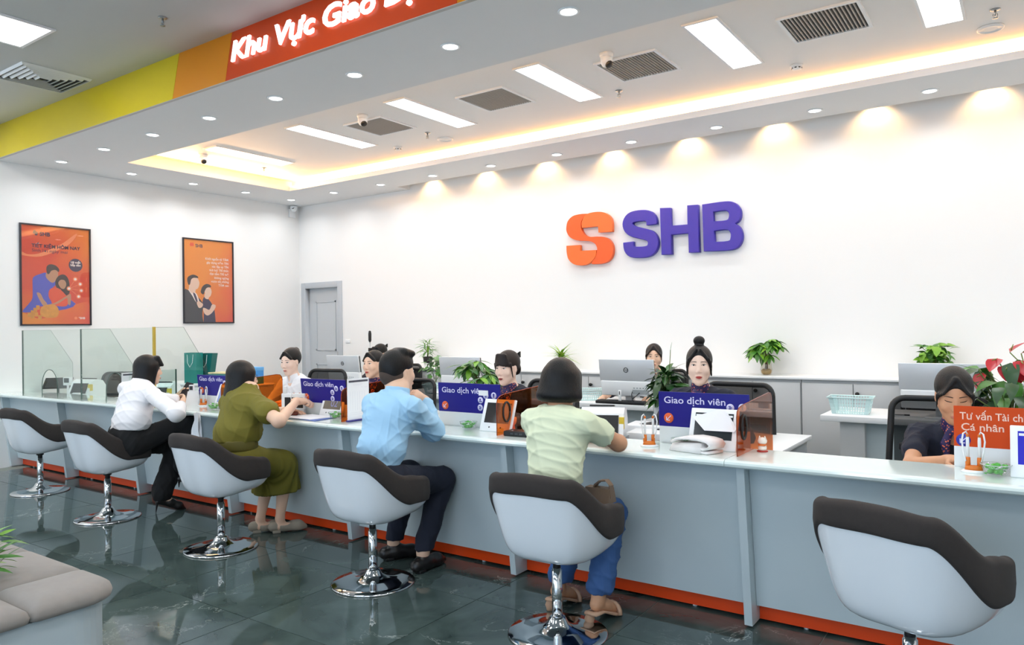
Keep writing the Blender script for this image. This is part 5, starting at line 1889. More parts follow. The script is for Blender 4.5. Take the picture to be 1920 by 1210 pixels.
for x, y, z_, a, el in ((-.055, -.06, .51, 4.2, -.7), (-.01, -.08, .475, 4.6, -.9), (.05, -.07, .50, 4.9, -.8), (.035, -.05, .455, 4.7, -1.0), (.0, .02, .54, .3, .7), (-.12, -.04, .43, 3.9, -1.0), (.05, .02, .535, .1, .2)):
    s_ = link('spathe', ms, None, t, (x, y, z_), (0, -el, a))
    MB().tube([(0, 0, .13-z_+.0), (-.0, 0, -.02), (.0, 0, 0)], .003, 5).tube([(.01, 0, .004), (.04, 0, .022)], [.004, .002], 6).build('spadix', mat('spadix', '#7a8a3c', 0.5, var=0.1), s_)

t = thing('planter_shrub', 'leafy green shrub growing in the bench planter at lower left', 'plant', (-3.50, 1.18, .475))
me = leaf_mesh('shrub_leaf', .12, .026, lance, .35, G1)
me2 = leaf_mesh('shrub_leaf', .12, .024, lance, .25, G2)
for i in range(110):
    a = rnd.uniform(0, 6.28)
    h = rnd.uniform(.0, .19)
    q = rnd.uniform(0, .12)
    place_leaf((me, me2)[i % 2], t, (q*math.cos(a), q*math.sin(a), h), a, rnd.uniform(-.2, 1.0), rnd.uniform(-.5, .5), rnd.uniform(.6, 1.1))
MB().tube([(0, 0, -.005), (0, 0, .17)], .01, 6).tube([(0, 0, 0), (.06, 0, .12)], .006, 6).tube([(0, 0, 0), (-.05, .04, .13)], .006, 6).build('stem', M_STEM, t)


# ------------------------------------------------------------------ people: smooth blended solids meshed as one skin
class Sdf:
    def __init__(s, h):
        s.h = h
        s.ops = []

    def cap(s, a, b, r1, r2=None, k=.02, op='u'):
        a, b = np.array(a, float), np.array(b, float)
        r2 = r1 if r2 is None else r2
        m = max(r1, r2)
        s.ops.append((op, 'c', (a, b, r1, r2), k, np.minimum(a, b)-m, np.maximum(a, b)+m))
        return s

    def chain(s, pts, rads, k=.02, op='u'):
        for i in range(len(pts)-1):
            s.cap(pts[i], pts[i+1], rads[i], rads[i+1], k, op)
        return s

    def ell(s, c, r, k=.02, rot=None, op='u'):
        c, r = np.array(c, float), np.array(r, float)
        m = r.max() if rot is not None else r
        s.ops.append((op, 'e', (c, r, None if rot is None else np.array(rot)), k, c-m, c+m))
        return s

    def half(s, p, n, k=.008):
        """Cut away everything on the side n points to."""
        n = np.array(n, float)
        s.ops.append(('h', 'h', (np.array(p, float), n/np.linalg.norm(n)), k, None, None))
        return s

    @staticmethod
    def dist(kind, q, X, Y, Z):
        if kind == 'c':
            a, b, r1, r2 = q
            d = b-a
            L = float(d@d)+1e-12
            px, py, pz = X-a[0], Y-a[1], Z-a[2]
            t = np.clip((px*d[0]+py*d[1]+pz*d[2])/L, 0, 1)
            return np.sqrt((px-t*d[0])**2+(py-t*d[1])**2+(pz-t*d[2])**2)-(r1+(r2-r1)*t)
        if kind == 'e':
            c, r, R_ = q
            px, py, pz = X-c[0], Y-c[1], Z-c[2]
            if R_ is not None:
                px, py, pz = (px*R_[0, 0]+py*R_[1, 0]+pz*R_[2, 0], px*R_[0, 1]+py*R_[1, 1]+pz*R_[2, 1], px*R_[0, 2]+py*R_[1, 2]+pz*R_[2, 2])
            k0 = np.sqrt((px/r[0])**2+(py/r[1])**2+(pz/r[2])**2)
            k1 = np.sqrt((px/r[0]**2)**2+(py/r[1]**2)**2+(pz/r[2]**2)**2)+1e-9
            return np.where(k0 < 1e-4, -r.min(), k0*(k0-1)/k1)
        p, n = q
        return (X-p[0])*n[0]+(Y-p[1])*n[1]+(Z-p[2])*n[2]

    def grid(s):
        us = [o for o in s.ops if o[0] == 'u']
        lo = np.min([o[4] for o in us], 0)-3*s.h
        hi = np.max([o[5] for o in us], 0)+3*s.h
        n = np.ceil((hi-lo)/s.h).astype(int)+1
        ax = [(lo[i]+s.h*np.arange(n[i])).astype(np.float32) for i in range(3)]
        g = np.full(n, .06, np.float32)
        for op, kind, q, k, a, b in s.ops:
            if op == 'h':
                sl = (slice(None),)*3
            else:
                pad = k+2.5*s.h+(.012 if op == 'u' else .004)
                i0 = np.clip(np.floor((a-pad-lo)/s.h).astype(int), 0, n)
                i1 = np.clip(np.ceil((b+pad-lo)/s.h).astype(int)+1, 0, n)
                if (i1 <= i0).any():
                    continue
                sl = tuple(slice(i0[i], i1[i]) for i in range(3))
            X, Y, Z = ax[0][sl[0]][:, None, None], ax[1][sl[1]][None, :, None], ax[2][sl[2]][None, None, :]
            d = s.dist(kind, q, X, Y, Z).astype(np.float32)
            v = g[sl]
            if op == 'u':
                hh = np.maximum(k-np.abs(v-d), 0)/max(k, 1e-6)
                g[sl] = np.minimum(v, d)-hh*hh*k*.25
            else:
                d = -d if op == 's' else d
                hh = np.maximum(k-np.abs(v-d), 0)/max(k, 1e-6)
                g[sl] = np.maximum(v, d)+hh*hh*k*.25
        return g, lo

    def build(s, name, m, parent, org, fold=None):
        g, lo = s.grid()
        h = s.h
        sg = g < 0
        c = [sg[i:sg.shape[0]-1+i, j:sg.shape[1]-1+j, k:sg.shape[2]-1+k] for i in (0, 1) for j in (0, 1) for k in (0, 1)]
        al = c[0].copy()
        an = c[0].copy()
        for q in c[1:]:
            al &= q
            an |= q
        idx = np.argwhere(an & ~al)
        mp = np.full(al.shape, -1, np.int32)
        mp[idx[:, 0], idx[:, 1], idx[:, 2]] = np.arange(len(idx))
        cv = [g[idx[:, 0]+i, idx[:, 1]+j, idx[:, 2]+k] for i in (0, 1) for j in (0, 1) for k in (0, 1)]
        co = np.array([(i, j, k) for i in (0, 1) for j in (0, 1) for k in (0, 1)], float)
        acc = np.zeros((len(idx), 3))
        cnt = np.zeros(len(idx))
        for a in range(8):
            for b in range(a+1, 8):
                if abs(co[a]-co[b]).sum() == 1:
                    va, vb = cv[a], cv[b]
                    mk = (va < 0) != (vb < 0)
                    t = np.where(mk, va/np.where(mk, va-vb, 1), 0)
                    acc += mk[:, None]*(co[a]+t[:, None]*(co[b]-co[a]))
                    cnt += mk
        V = lo+h*(idx+acc/cnt[:, None])
        F = []
        for axn in range(3):
            o1, o2 = (axn+1) % 3, (axn+2) % 3
            A = [slice(None)]*3
            B = [slice(None)]*3
            A[axn], B[axn] = slice(0, -1), slice(1, None)
            ch = sg[tuple(A)] != sg[tuple(B)]
            e = np.argwhere(ch)
            e = e[(e[:, o1] > 0) & (e[:, o2] > 0) & (e[:, o1] < mp.shape[o1]) & (e[:, o2] < mp.shape[o2])]
            fl = sg[e[:, 0], e[:, 1], e[:, 2]]
            q = []
            for d1, d2 in ((1, 1), (0, 1), (0, 0), (1, 0)):
                w = e.copy()
                w[:, o1] -= d1
                w[:, o2] -= d2
                q.append(mp[w[:, 0], w[:, 1], w[:, 2]])
            q = np.stack(q, 1)
            q[~fl] = q[~fl][:, ::-1]
            F.append(q)
        F = np.concatenate(F)
        F = F[(F >= 0).all(1)]
        org = np.array(org, float)
        me = bpy.data.meshes.new(name)
        me.vertices.add(len(V))
        me.vertices.foreach_set('co', (V-org).astype(np.float32).ravel())
        me.loops.add(len(F)*4)
        me.loops.foreach_set('vertex_index', F.astype(np.int32).ravel())
        me.polygons.add(len(F))
        me.polygons.foreach_set('loop_start', np.arange(0, len(F)*4, 4, dtype=np.int32))
        me.polygons.foreach_set('use_smooth', np.ones(len(F), bool))
        me.update(calc_edges=True)
        # one relaxing pass keeps the skin even
        ed = np.zeros(len(me.edges)*2, np.int32)
        me.edges.foreach_get('vertices', ed)
        ed = ed.reshape(-1, 2)
        P = V.copy()
        for lam in (.5, -.45, .4):
            sm = np.zeros_like(P)
            n_ = np.zeros(len(P))
            for a, b in ((0, 1), (1, 0)):
                np.add.at(sm, ed[:, a], P[ed[:, b]])
                np.add.at(n_, ed[:, a], 1)
            P = P+lam*(sm/np.maximum(n_, 1)[:, None]-P)
        if fold is not None:
            me.vertices.foreach_set('co', (P-org).astype(np.float32).ravel())
            me.update()
            nr = np.zeros(len(P)*3, np.float32)
            me.vertices.foreach_get('normal', nr)
            P = P+nr.reshape(-1, 3)*fold(P)[:, None]
        me.vertices.foreach_set('co', (P-org).astype(np.float32).ravel())
        me.update()
        return link(name, me, m, parent)

    def ray(s, p, d, far=.2):
        """First hit of the solid from p along d (for setting eyes and lips on the face)."""
        p, d = np.array(p, float), np.array(d, float)
        t = np.linspace(0, far, 200)
        Q = p+d*t[:, None]
        v = np.full(len(t), .06)
        for op, kind, q, k, a, b in s.ops:
            dd = s.dist(kind, q, Q[:, 0], Q[:, 1], Q[:, 2])
            hh = np.maximum(k-np.abs(v-(dd if op == 'u' else -dd)), 0)/max(k, 1e-6)
            v = np.minimum(v, dd)-hh*hh*k*.25 if op == 'u' else np.maximum(v, (-dd if op == 's' else dd))+hh*hh*k*.25
        w = np.nonzero(v < 0)[0]
        return Q[w[0]] if len(w) else p+d*far*.5


def folds(seed, amp, freq=(18, 40), axis=None, lo=None, hi=None):
    """Cloth creases: ridged waves bent by slower waves."""
    rn_ = np.random.RandomState(seed)
    W = []
    for i in range(5):
        d = rn_.normal(size=3)
        if axis is not None:
            d = d*.45+np.array(axis)*1.0
        d /= np.linalg.norm(d)
        W.append((d*rn_.uniform(*freq), rn_.uniform(0, 6.28), rn_.normal(size=3)*9, rn_.uniform(0, 6.28), rn_.uniform(.4, 1)))

    def f(P):
        o = np.zeros(len(P))
        for d, ph, e, p2, a in W:
            u = P@d+ph+1.6*np.sin(P@e+p2)
            o += a*((1-np.abs(np.sin(u)))**2-.3)*np.clip(.5+.8*np.sin(P@(e*1.3)+ph*2), 0, 1)
        return amp*o
    return f


def rotm(yaw, pitch=0.0, roll=0.0):
    """Head frame: columns right, forward, up. yaw 0 looks along +y, positive yaw turns to -x; pitch>0 looks down."""
    m = Matrix.Rotation(yaw, 3, 'Z') @ Matrix.Rotation(-pitch, 3, 'X') @ Matrix.Rotation(roll, 3, 'Y')
    return np.array(m)


M_SKIN = mat('skin_light', '#e8bfa3', 0.5, var=0.05, scale=12)
M_SKIN2 = mat('skin_tan', '#cf9a76', 0.5, var=0.05, scale=12)
M_SKINP = mat('skin_pale', '#f0d0bc', 0.5, var=0.04, scale=12)
M_HAIR = bpy.data.materials.new('black_hair')
M_HAIR.use_nodes = True


def hair_nodes(m, col):
    nt = m.node_tree
    b = nt.nodes['Principled BSDF']
    b.inputs['Base Color'].default_value = (*lin(col), 1)
    b.inputs['Roughness'].default_value = 0.42
    b.inputs['Specular IOR Level'].default_value = 0.3
    tc = nt.nodes.new('ShaderNodeTexCoord')
    mp_ = nt.nodes.new('ShaderNodeMapping')
    mp_.inputs['Scale'].default_value = (260, 260, 14)
    n_ = nt.nodes.new('ShaderNodeTexNoise')
    n_.inputs['Scale'].default_value = 1.0
    n_.inputs['Detail'].default_value = 3
    bp = nt.nodes.new('ShaderNodeBump')
    bp.inputs['Strength'].default_value = 0.55
    bp.inputs['Distance'].default_value = 0.004
    nt.links.new(tc.outputs['Object'], mp_.inputs['Vector'])
    nt.links.new(mp_.outputs[0], n_.inputs['Vector'])
    nt.links.new(n_.outputs['Fac'], bp.inputs['Height'])
    nt.links.new(bp.outputs['Normal'], b.inputs['Normal'])


hair_nodes(M_HAIR, '#0d0b0b')
M_HAIRB = bpy.data.materials.new('brown_black_hair')
M_HAIRB.use_nodes = True
hair_nodes(M_HAIRB, '#1c1310')
M_LIP = mat('lips_red', '#a8342f', 0.35, var=0.05)
M_LIPD = mat('lips_dark', '#8c2a28', 0.35, var=0.05)
M_LIPN = mat('lips_natural', '#c07868', 0.4, var=0.05)
M_EYEW = mat('eye_white', '#e9e4de', 0.2, var=0)
M_IRIS = mat('eye_dark', '#1a100c', 0.15, var=0)
M_BROW = mat('eyebrow', '#2e211b', 0.8, var=0.1)


def head_sdf(S, c, Rm, sc=1.0, ears=True):
    def T(p):
        return np.array(c)+sc*(Rm@np.array(p, float))

    def E(p, r, k, op='u'):
        S.ell(T(p), np.array(r)*sc, k, Rm, op)
    E((0, -.018, .030), (.073, .092, .086), .03)
    E((0, .022, -.028), (.058, .066, .083), .04)
    for s in (-1, 1):
        S.cap(T((s*.046, .004, -.045)), T((s*.015, .056, -.090)), .019*sc, .015*sc, .03)
        E((s*.036, .056, -.022), (.024, .024, .024), .02)
        E((s*.030, .098, .014), (.017, .016, .011), .012, 's')
        if ears:
            E((s*.073, -.006, -.006), (.008, .017, .030), .006)
            E((s*.080, -.002, -.004), (.004, .009, .017), .004, 's')
    S.cap(T((0, .064, -.094)), T((0, .066, -.098)), .017*sc, .016*sc, .03)
    S.cap(T((0, .082, .014)), T((0, .099, -.020)), .0070*sc, .0105*sc, .012)
    for s in (-1, 1):
        E((s*.010, .094, -.028), (.0075, .009, .0065), .006)
    E((0, .086, -.060), (.022, .012, .012), .012)
    return T


def face(S, T, Rm, parent, org, lip, sc=1.0, gaze=True, closed=False):
    """Eyes, brows and lips set on the modelled face."""
    org = np.array(org, float)

    def hit(u, v):
        return S.ray(T((u, .135, v)), -(Rm@np.array((0, 1., 0))), .12)

    def blob(name, p, r, m, par, seg=12):
        b = bmesh.new()
        bmesh.ops.create_uvsphere(b, u_segments=seg, v_segments=8, radius=1.0)
        me = bpy.data.meshes.new(name)
        b.to_mesh(me)
        b.free()
        me.polygons.foreach_set('use_smooth', [True]*len(me.polygons))
        M4 = Matrix.Translation(Vector(p-org)) @ Matrix(Rm.tolist()).to_4x4() @ Matrix.Diagonal((*[q*sc for q in r], 1))
        me.transform(M4)
        return link(name, me, m, par)
    fw = Rm@np.array((0, 1., 0))
    for s in (-1, 1):
        p = hit(s*.030, .013)
        if not closed:
            e = blob('eye', p-fw*.004*sc, (.0130, .0060, .0045), M_EYEW, parent)
            blob('iris', p+fw*.0008*sc+Rm@np.array((0, 0, .0005)), (.0052, .0032, .0048), M_IRIS, e)
        lid = MB()
        arc = [hit(s*.030+.0145*sc*u, .013+(.0048 if not closed else -.002)*(1-u*u)+(.0008*s*u)) for u in np.linspace(-1, 1, 7)]
        lid.tube([Vector(q-org+fw*.0008) for q in arc], [.0008, .0016, .0019, .0019, .0019, .0016, .0008], 6)
        lid.build('eyelash', M_IRIS, parent)
        br = [hit(s*(.030+.018*u), .031+.0030*(1-u*u)-.0022*u) for u in np.linspace(-1, 1, 6)]
        MB().tube([Vector(q-org+fw*.0005) for q in br], [.0016, .0022, .0022, .0019, .0014, .0007], 6).build('eyebrow', M_BROW, parent)
    for dz, r, w in ((.0035, .0042, .021), (-.0045, .0052, .018)):
        li = [hit(w*u, -.060+dz+(.0022*abs(u) if dz < 0 else -.0025*u*u)) for u in np.linspace(-1, 1, 7)]
        MB().tube([Vector(q-org-fw*.0010) for q in li], [.001, r*.7, r, r, r, r*.7, .001], 8).build('lip', lip, parent)


def hand(S, w, fd, pn, side=1, curl=.3, spread=1.0, size=1.0, thumb=None, k=.006):
    """Palm and five fingers: w wrist, fd finger direction, pn the way the palm faces, side +1 thumb towards fd x pn."""
    w, fd, pn = (np.array(q, float) for q in (w, fd, pn))
    fd /= np.linalg.norm(fd)
    pn = pn-fd*(pn@fd)
    pn /= np.linalg.norm(pn)
    la = np.cross(fd, pn)*side
    sz = size
    for i, (o, kl, L) in enumerate(((.030, .083, .070), (.0105, .088, .078), (-.0095, .085, .072), (-.028, .076, .056))):
        kn = w+fd*kl*sz+la*o*sz*spread
        S.cap(w+fd*.015*sz+la*o*.55*sz, kn, .0145*sz, .0115*sz, .012)
        ang = (curl[i] if isinstance(curl, (list, tuple)) else curl)*.6
        p = kn
        for j, f in enumerate((.46, .30, .24)):
            d = fd*math.cos(ang)+pn*math.sin(ang)+la*o*1.2*(spread-.4)*(1 if j == 0 else .3)
            d /= np.linalg.norm(d)
            q = p+d*L*f*sz
            S.cap(p, q, (.0098, .0088, .0078)[j]*sz, (.0088, .0078, .0066)[j]*sz, .003)
            p = q
            ang += (curl[i] if isinstance(curl, (list, tuple)) else curl)*1.1
    tb = w+fd*.022*sz+la*.024*sz
    t1 = tb+(fd*.55+la*.75+pn*.35)*.042*sz
    td = thumb if thumb is not None else fd*.9+la*.25+pn*.35
    td = np.array(td, float)/np.linalg.norm(td)
    S.cap(tb, t1, .0155*sz, .0115*sz, .010)
    S.cap(t1, t1+td*.030*sz, .0105*sz, .0095*sz, .003)
    S.cap(t1+td*.030*sz, t1+td*.052*sz, .0095*sz, .0075*sz, .003)
    S.cap(w-fd*.02, w+fd*.05*sz, .024*sz, .024*sz, .02)


def V3(*a):
    return np.array(a, float)


def px(x, y, Y):
    p = at(x, y, 1, Y)
    return V3(p.x, p.y, p.z)


def pz(x, y, Z):
    p = at(x, y, 2, Z)
    return V3(p.x, p.y, p.z)


def hair_cap(S, T, Rm, sc, big=1.0, cutr=(.062, .078, .108), cutc=(0, .108, -.022), fringe=False):
    S.ell(T((0, -.030, .034)), V3(.081, .105, .094)*sc*big, .02, Rm)
    S.ell(T(cutc), V3(*cutr)*sc, .012, Rm, 's')
    for s in (-1, 1):
        S.ell(T((s*.082, .022, -.060)), V3(.030, .062, .078)*sc, .010, Rm, 's')


def bob(S, T, Rm, sc, drop, w=.118, back=-.03):
    """Chin-length bob: cap plus a hanging curtain that widens downwards."""
    S.ell(T((0, -.020, .032)), V3(.090, .104, .098)*sc, .02, Rm)
    up_ = Rm@V3(0, 0, 1)
    for i in range(9):
        a = math.pi*(i/8)+0.0
        x, y = math.cos(a), -math.sin(a)
        S.cap(T((x*.062, back+.02+y*.055, .03)), T((x*(w-.038), back+.015+y*.070, -drop+.03)), .036*sc, .037*sc, .03)
    S.cap(T((0, -.03, .0)), T((0, -.035, -drop+.05)), .07*sc, .07*sc, .03)
    for s in (-1, 1):
        S.cap(T((s*.060, .035, .045)), T((s*.079, .022, -drop+.035)), .024*sc, .022*sc, .03)
    S.ell(T((0, .125, -.045)), V3(.060, .085, .100)*sc, .012, Rm, 's')
    S.half(T((0, 0, -drop)), (0, 0, -1), .02)


def report(nm, **seg):
    pass


# ------------------------------------------------------------------ customers
def limb_ik(a, b, l1, l2, bend):
    """Middle joint of a two-bone limb from a to b, bent towards bend."""
    a, b, bend = V3(*a), V3(*b), V3(*bend)
    d = b-a
    L = np.linalg.norm(d)
    u = d/L
    L = min(L, (l1+l2)*.999)
    x = (l1*l1-l2*l2+L*L)/(2*L)
    h_ = math.sqrt(max(l1*l1-x*x, 0))
    n_ = bend-u*(bend@u)
    n_ /= np.linalg.norm(n_)
    return a+u*x+n_*h_


def torso(S, pel, ab, ch, nk, sl, sr, w, d, grow=0.0, k=.05):
    """Torso solid through pelvis, waist, chest and shoulders; w, d half-width and half-depth of the hips, waist, chest."""
    yaw = math.atan2(sr[1]-sl[1], sr[0]-sl[0])
    Rz = rotm(yaw)
    ax = ch-pel
    pit = math.atan2(ax[1], ax[2])
    Rt = rotm(yaw, pit)
    S.ell(pel, V3(w[0]+grow, d[0]+grow, .12), k, Rz)
    S.ell(ab, V3(w[1]+grow, d[1]+grow, .14), k, Rt)
    S.ell(ch, V3(w[2]+grow, d[2]+grow, .17), k, Rt)
    S.cap(sl*.80+sr*.20, sr*.80+sl*.20, .062+grow, None, k)
    S.cap(ch+(nk-ch)*.55, nk, .075+grow, .05+grow, k)


# --- woman in pale green tee, on the fifth stool
org = (-1.86, 3.03, 0)
P = thing('person', 'person in pale green tee and blue jeans with black bob, back turned', 'person', org)
pel, ab, ch, nk = V3(-1.865, 3.02, .60), V3(-1.88, 3.045, .76), V3(-1.895, 3.085, .91), V3(-1.905, 3.125, 1.05)
hc = V3(-1.912, 3.175, 1.172)
sl, sr = V3(-2.055, 3.115, .985), V3(-1.745, 3.105, .985)
Rh = rotm(.05, .18)
er, wr = V3(-1.69, 3.335, .868), V3(-1.86, 3.52, .855)
el, wl_ = V3(-2.15, 3.33, .868), V3(-1.99, 3.53, .855)
hipr, hipl = V3(-1.79, 3.03, .58), V3(-1.945, 3.03, .58)
anr, anl = pz(1122, 1120, .12), pz(1048, 1096, .12)
knr, knl = limb_ik(hipr, anr, .40, .42, (0, 1, .6)), limb_ik(hipl, anl, .40, .42, (0, 1, .6))
S = Sdf(.0055)
T = head_sdf(S, hc, Rh, .97)
S.chain([nk+V3(0, 0, -.05), nk+V3(0, .02, .02), hc+V3(0, -.01, -.05)], [.06, .048, .045], .03)
torso(S, pel, ab, ch, nk+V3(0, 0, -.03), sl, sr, (.08, .07, .13), (.07, .06, .08), -.018)
for a, b, c, s in ((sr, er, wr, 1), (sl, el, wl_, -1)):
    S.chain([a, b, c], [.045, .039, .026], .02)
    S.ell(b+(b-a)*.02, (.038, .038, .036), .02)
    hand(S, c, c-b, (0, 0, -1), side=1 if s < 0 else -1, curl=.35)
for a, b in ((knr, anr), (knl, anl)):
    S.chain([b+(a-b)*.35, b, b+V3(0, -.015, -.025)], [.040, .031, .028], .02)
    S.chain([b+V3(0, -.03, -.03), b+V3(.01, .05, -.05), b+V3(.022, .115, -.085)], [.027, .028, .024], .02)
body = S.build('body', M_SKIN2, P, org)
S = Sdf(.006)
bob(S, T, Rh, .97, .098, .122)
S.build('hair', M_HAIR, P, org)
S = Sdf(.006)
torso(S, pel, ab, ch, nk+V3(0, 0, -.03), sl, sr, (.150, .138, .155), (.105, .10, .105), .006)
for a, b in ((sr, er), (sl, el)):
    S.chain([a, a+(b-a)*.62], [.060, .060], .04)
    S.cap(a+(b-a)*.85, b+(b-a)*.6, .085, .1, .004, 's')
S.half(V3(0, 3.05, .70), (0, .1, -1), .006)
S.ell(nk+V3(0, .012, .02), (.058, .062, .045), .01, op='s')
S.build('tee_shirt', mat('pale_green_cotton', '#dfe6c6', 0.85, var=0.03, bump=0.2, bscale=500), P, org, folds(4, .0085, (32, 60), (0, .2, .8)))
S = Sdf(.007)
S.ell(pel+V3(0, 0, .0), (.162, .125, .125), .04)
for a, b, c in ((hipr, knr, anr), (hipl, knl, anl)):
    S.chain([a, b], [.090, .072], .05)
    S.chain([b, c+(b-c)*.12], [.072, .068], .03)
S.half(V3(0, 0, .135), (0, 0, -1), .004)
S.build('jeans', mat('blue_denim', '#3c5f94', 0.85, var=0.10, scale=30, bump=0.3, bscale=600), P, org, folds(9, .008, (30, 60)))
for b in (anr, anl):
    sh = MB()
    o = Vector((b-np.array(org)).tolist())
    hx = o+Vector((-.02, -.055, 0))
    sh.lathe([(.020, .0), (.021, .012), (.027, .03), (.020, .048), (.024, .062)], 8, Matrix.Translation((hx.x, hx.y, 0)))
    sole = [(-.035, -.08, .062), (.03, -.08, .062), (.035, .0, .055), (.055, .08, .02), (.062, .13, .008), (.02, .155, .006), (-.02, .13, .008), (-.035, .06, .028), (-.04, 0, .052)]
    sh.add([(o.x+x, o.y+y, z_+.004) for x, y, z_ in sole]+[(o.x+x, o.y+y, max(z_-.008, .0)) for x, y, z_ in sole], [list(range(9)), list(range(9, 18))[::-1]]+[(i, (i+1) % 9, 9+(i+1) % 9, 9+i) for i in range(9)], True)
    band = []
    for i in range(9):
        a = math.pi*i/8
        band.append((o.x+.016+.052*math.cos(a), o.y+.10+.01*math.sin(a), .012+.055*math.sin(a)))
    sh.tube(band, .011, 6)
    sh.build('mule_shoe', mat('beige_leather', '#c9a184', 0.5, var=0.06), P)
t = thing('handbag', 'brown leather handbag on the lap of the woman in pale green tee', 'bag', (-1.715, 3.20, .60))
bm_ = MB()
bm_.add([(-.08, -.04, 0), (.06, -.04, 0), (.06, .04, 0), (-.08, .04, 0), (-.075, -.025, .07), (.055, -.025, .07), (.055, .025, .07), (-.075, .025, .07)], [(3, 2, 1, 0), (4, 5, 6, 7), (0, 1, 5, 4), (1, 2, 6, 5), (2, 3, 7, 6), (3, 0, 4, 7)])
bm_.build('bag_body', mat('brown_leather', '#75604c', 0.45, var=0.08), t)
hb = [(-.04, 0, .06), (-.03, 0, .085), (-.005, 0, .105), (.03, 0, .11), (.05, 0, .09), (.055, 0, .03)]
b = MB()
for i in range(len(hb)-1):
    p, q = Vector(hb[i]), Vector(hb[i+1])
    b.add([(p.x, -.02, p.z), (p.x, .02, p.z), (q.x, .02, q.z), (q.x, -.02, q.z), (p.x+.005, -.02, p.z-.006), (p.x+.005, .02, p.z-.006), (q.x+.005, .02, q.z-.006), (q.x+.005, -.02, q.z-.006)], [(0, 1, 2, 3), (7, 6, 5, 4), (0, 3, 7, 4), (1, 5, 6, 2)])
b.build('strap', MATS['brown_leather'], t)

# --- man in light blue shirt, on the fourth stool
org = (-3.10, 3.05, 0)
P = thing('person', 'person in light blue shirt and navy trousers resting chin on his hand', 'person', org)
pel, ab, ch, nk = V3(-3.085, 3.04, .60), V3(-3.085, 3.09, .77), V3(-3.09, 3.16, .93), V3(-3.08, 3.225, 1.09)
hc = px(748, 699, 3.28)
sl, sr = V3(-3.265, 3.20, 1.0), V3(-2.915, 3.165, 1.0)
Rh = rotm(-.18, .06, .0)
er = pz(812, 806, .845)
wr = px(797, 752, 3.45)
el, wl_ = V3(-3.36, 3.38, .875), V3(-3.22, 3.56, .86)
hipr, hipl = V3(-2.99, 3.06, .585), V3(-3.18, 3.06, .585)
anr, anl = pz(793, 1036, .11), pz(738, 1016, .11)
knr, knl = limb_ik(hipr, anr, .43, .44, (.1, 1, .6)), limb_ik(hipl, anl, .43, .44, (0, 1, .6))
S = Sdf(.0055)
T = head_sdf(S, hc, Rh, 1.05)
S.chain([nk+V3(0, -.02, -.05), nk, hc+V3(-.01, -.03, -.06)], [.07, .062, .06], .03)
torso(S, pel, ab, ch, nk+V3(0, 0, -.03), sl, sr, (.08, .07, .14), (.07, .06, .09), -.018)
S.chain([sr, er, wr], [.05, .042, .030], .02)
S.chain([sl, el, wl_], [.05, .042, .030], .02)
chin = T((.0, .08, -.10))
fdv = chin+V3(.02, .0, -.01)-wr
hand(S, wr, fdv, (-.6, -.5, .1), side=1, curl=[1.25, 1.3, 1.35, 1.4], thumb=(-.6, -.4, .5))
hand(S, wl_, wl_-el, (0, 0, -1), side=1, curl=.3)
for a, b in ((knr, anr), (knl, anl)):
    S.chain([b+(a-b)*.30, b, b+V3(0, 0, -.05)], [.042, .036, .036], .02)
body = S.build('body', M_SKIN, P, org)
face(S, T, Rh, body, org, M_LIPN, 1.05)
S = Sdf(.0055)
S.ell(T((0, -.020, .055)), V3(.083, .103, .082)*1.05, .02, Rh)
S.ell(T((0, -.055, .005)), V3(.075, .062, .075)*1.05, .03, Rh)
for i in range(7):
    S.cap(T((-.05+.017*i, .0, .118)), T((-.045+.016*i, .056, .110+.004*(i % 2))), .022, .015, .02)
S.ell(T((0, .135, -.01)), V3(.080, .085, .090), .012, Rh, 's')
for s in (-1, 1):
    S.ell(T((s*.092, .03, -.045)), V3(.030, .085, .060), .015, Rh, 's')
S.half(T((0, -.05, -.045)), Rh@V3(0, .25, -1), .02)
S.build('hair', M_HAIR, P, org)
S = Sdf(.0055)
S.ell(T((0, -.040, -.012)), V3(.0765, .082, .075)*1.03, .01, Rh)
S.ell(T((0, .070, -.02)), V3(.100, .085, .12), .015, Rh, 's')
S.half(T((0, -.05, -.072)), Rh@V3(0, .1, -1), .01)
S.build('shaved_hair', mat('clipped_hair', '#4a3c34', 0.8, var=0.15, scale=60), P, org)
S = Sdf(.006)
torso(S, pel, ab, ch, nk+V3(0, -.01, -.02), sl, sr, (.165, .160, .178), (.12, .115, .12), .008)
S.chain([sr, er+(er-sr)*.02, er+(wr-er)*.86], [.068, .062, .047], .04)
S.chain([sl, el, el+(wl_-el)*.9], [.068, .060, .045], .04)
S.ell(er, (.056, .056, .052), .03)
S.half(V3(0, 3.05, .675), (0, -.12, -1), .008)
S.ell(nk+V3(0, .02, .05), (.068, .075, .06), .01, op='s')
shm = mat('light_blue_cotton', '#a5d0ee', 0.8, var=0.03, bump=0.15, bscale=500)
S.build('shirt', shm, P, org, folds(21, .0070, (26, 54), (.3, 0, .8)))
S = Sdf(.005)
S.chain([nk+V3(0, -.01, -.035), nk+V3(0, .0, .012)], [.078, .072], .01)
S.chain([nk+V3(0, -.01, -.05), nk+V3(0, .004, .05)], [.066, .062], .004, 's')
S.half(nk+V3(0, -.0, .018), (0, .22, 1), .004)
S.build('collar', shm, P, org)
S = Sdf(.007)
S.ell(pel, (.172, .14, .13), .04)
for a, b, c in ((hipr, knr, anr), (hipl, knl, anl)):
    S.chain([a, b], [.098, .078], .05)
    S.chain([b, c+(b-c)*.06], [.078, .058], .03)
S.half(V3(0, 0, .125), (0, 0, -1), .004)
S.build('trousers', mat('navy_wool', '#161b2c', 0.85, var=0.08), P, org, folds(31, .007, (26, 50)))


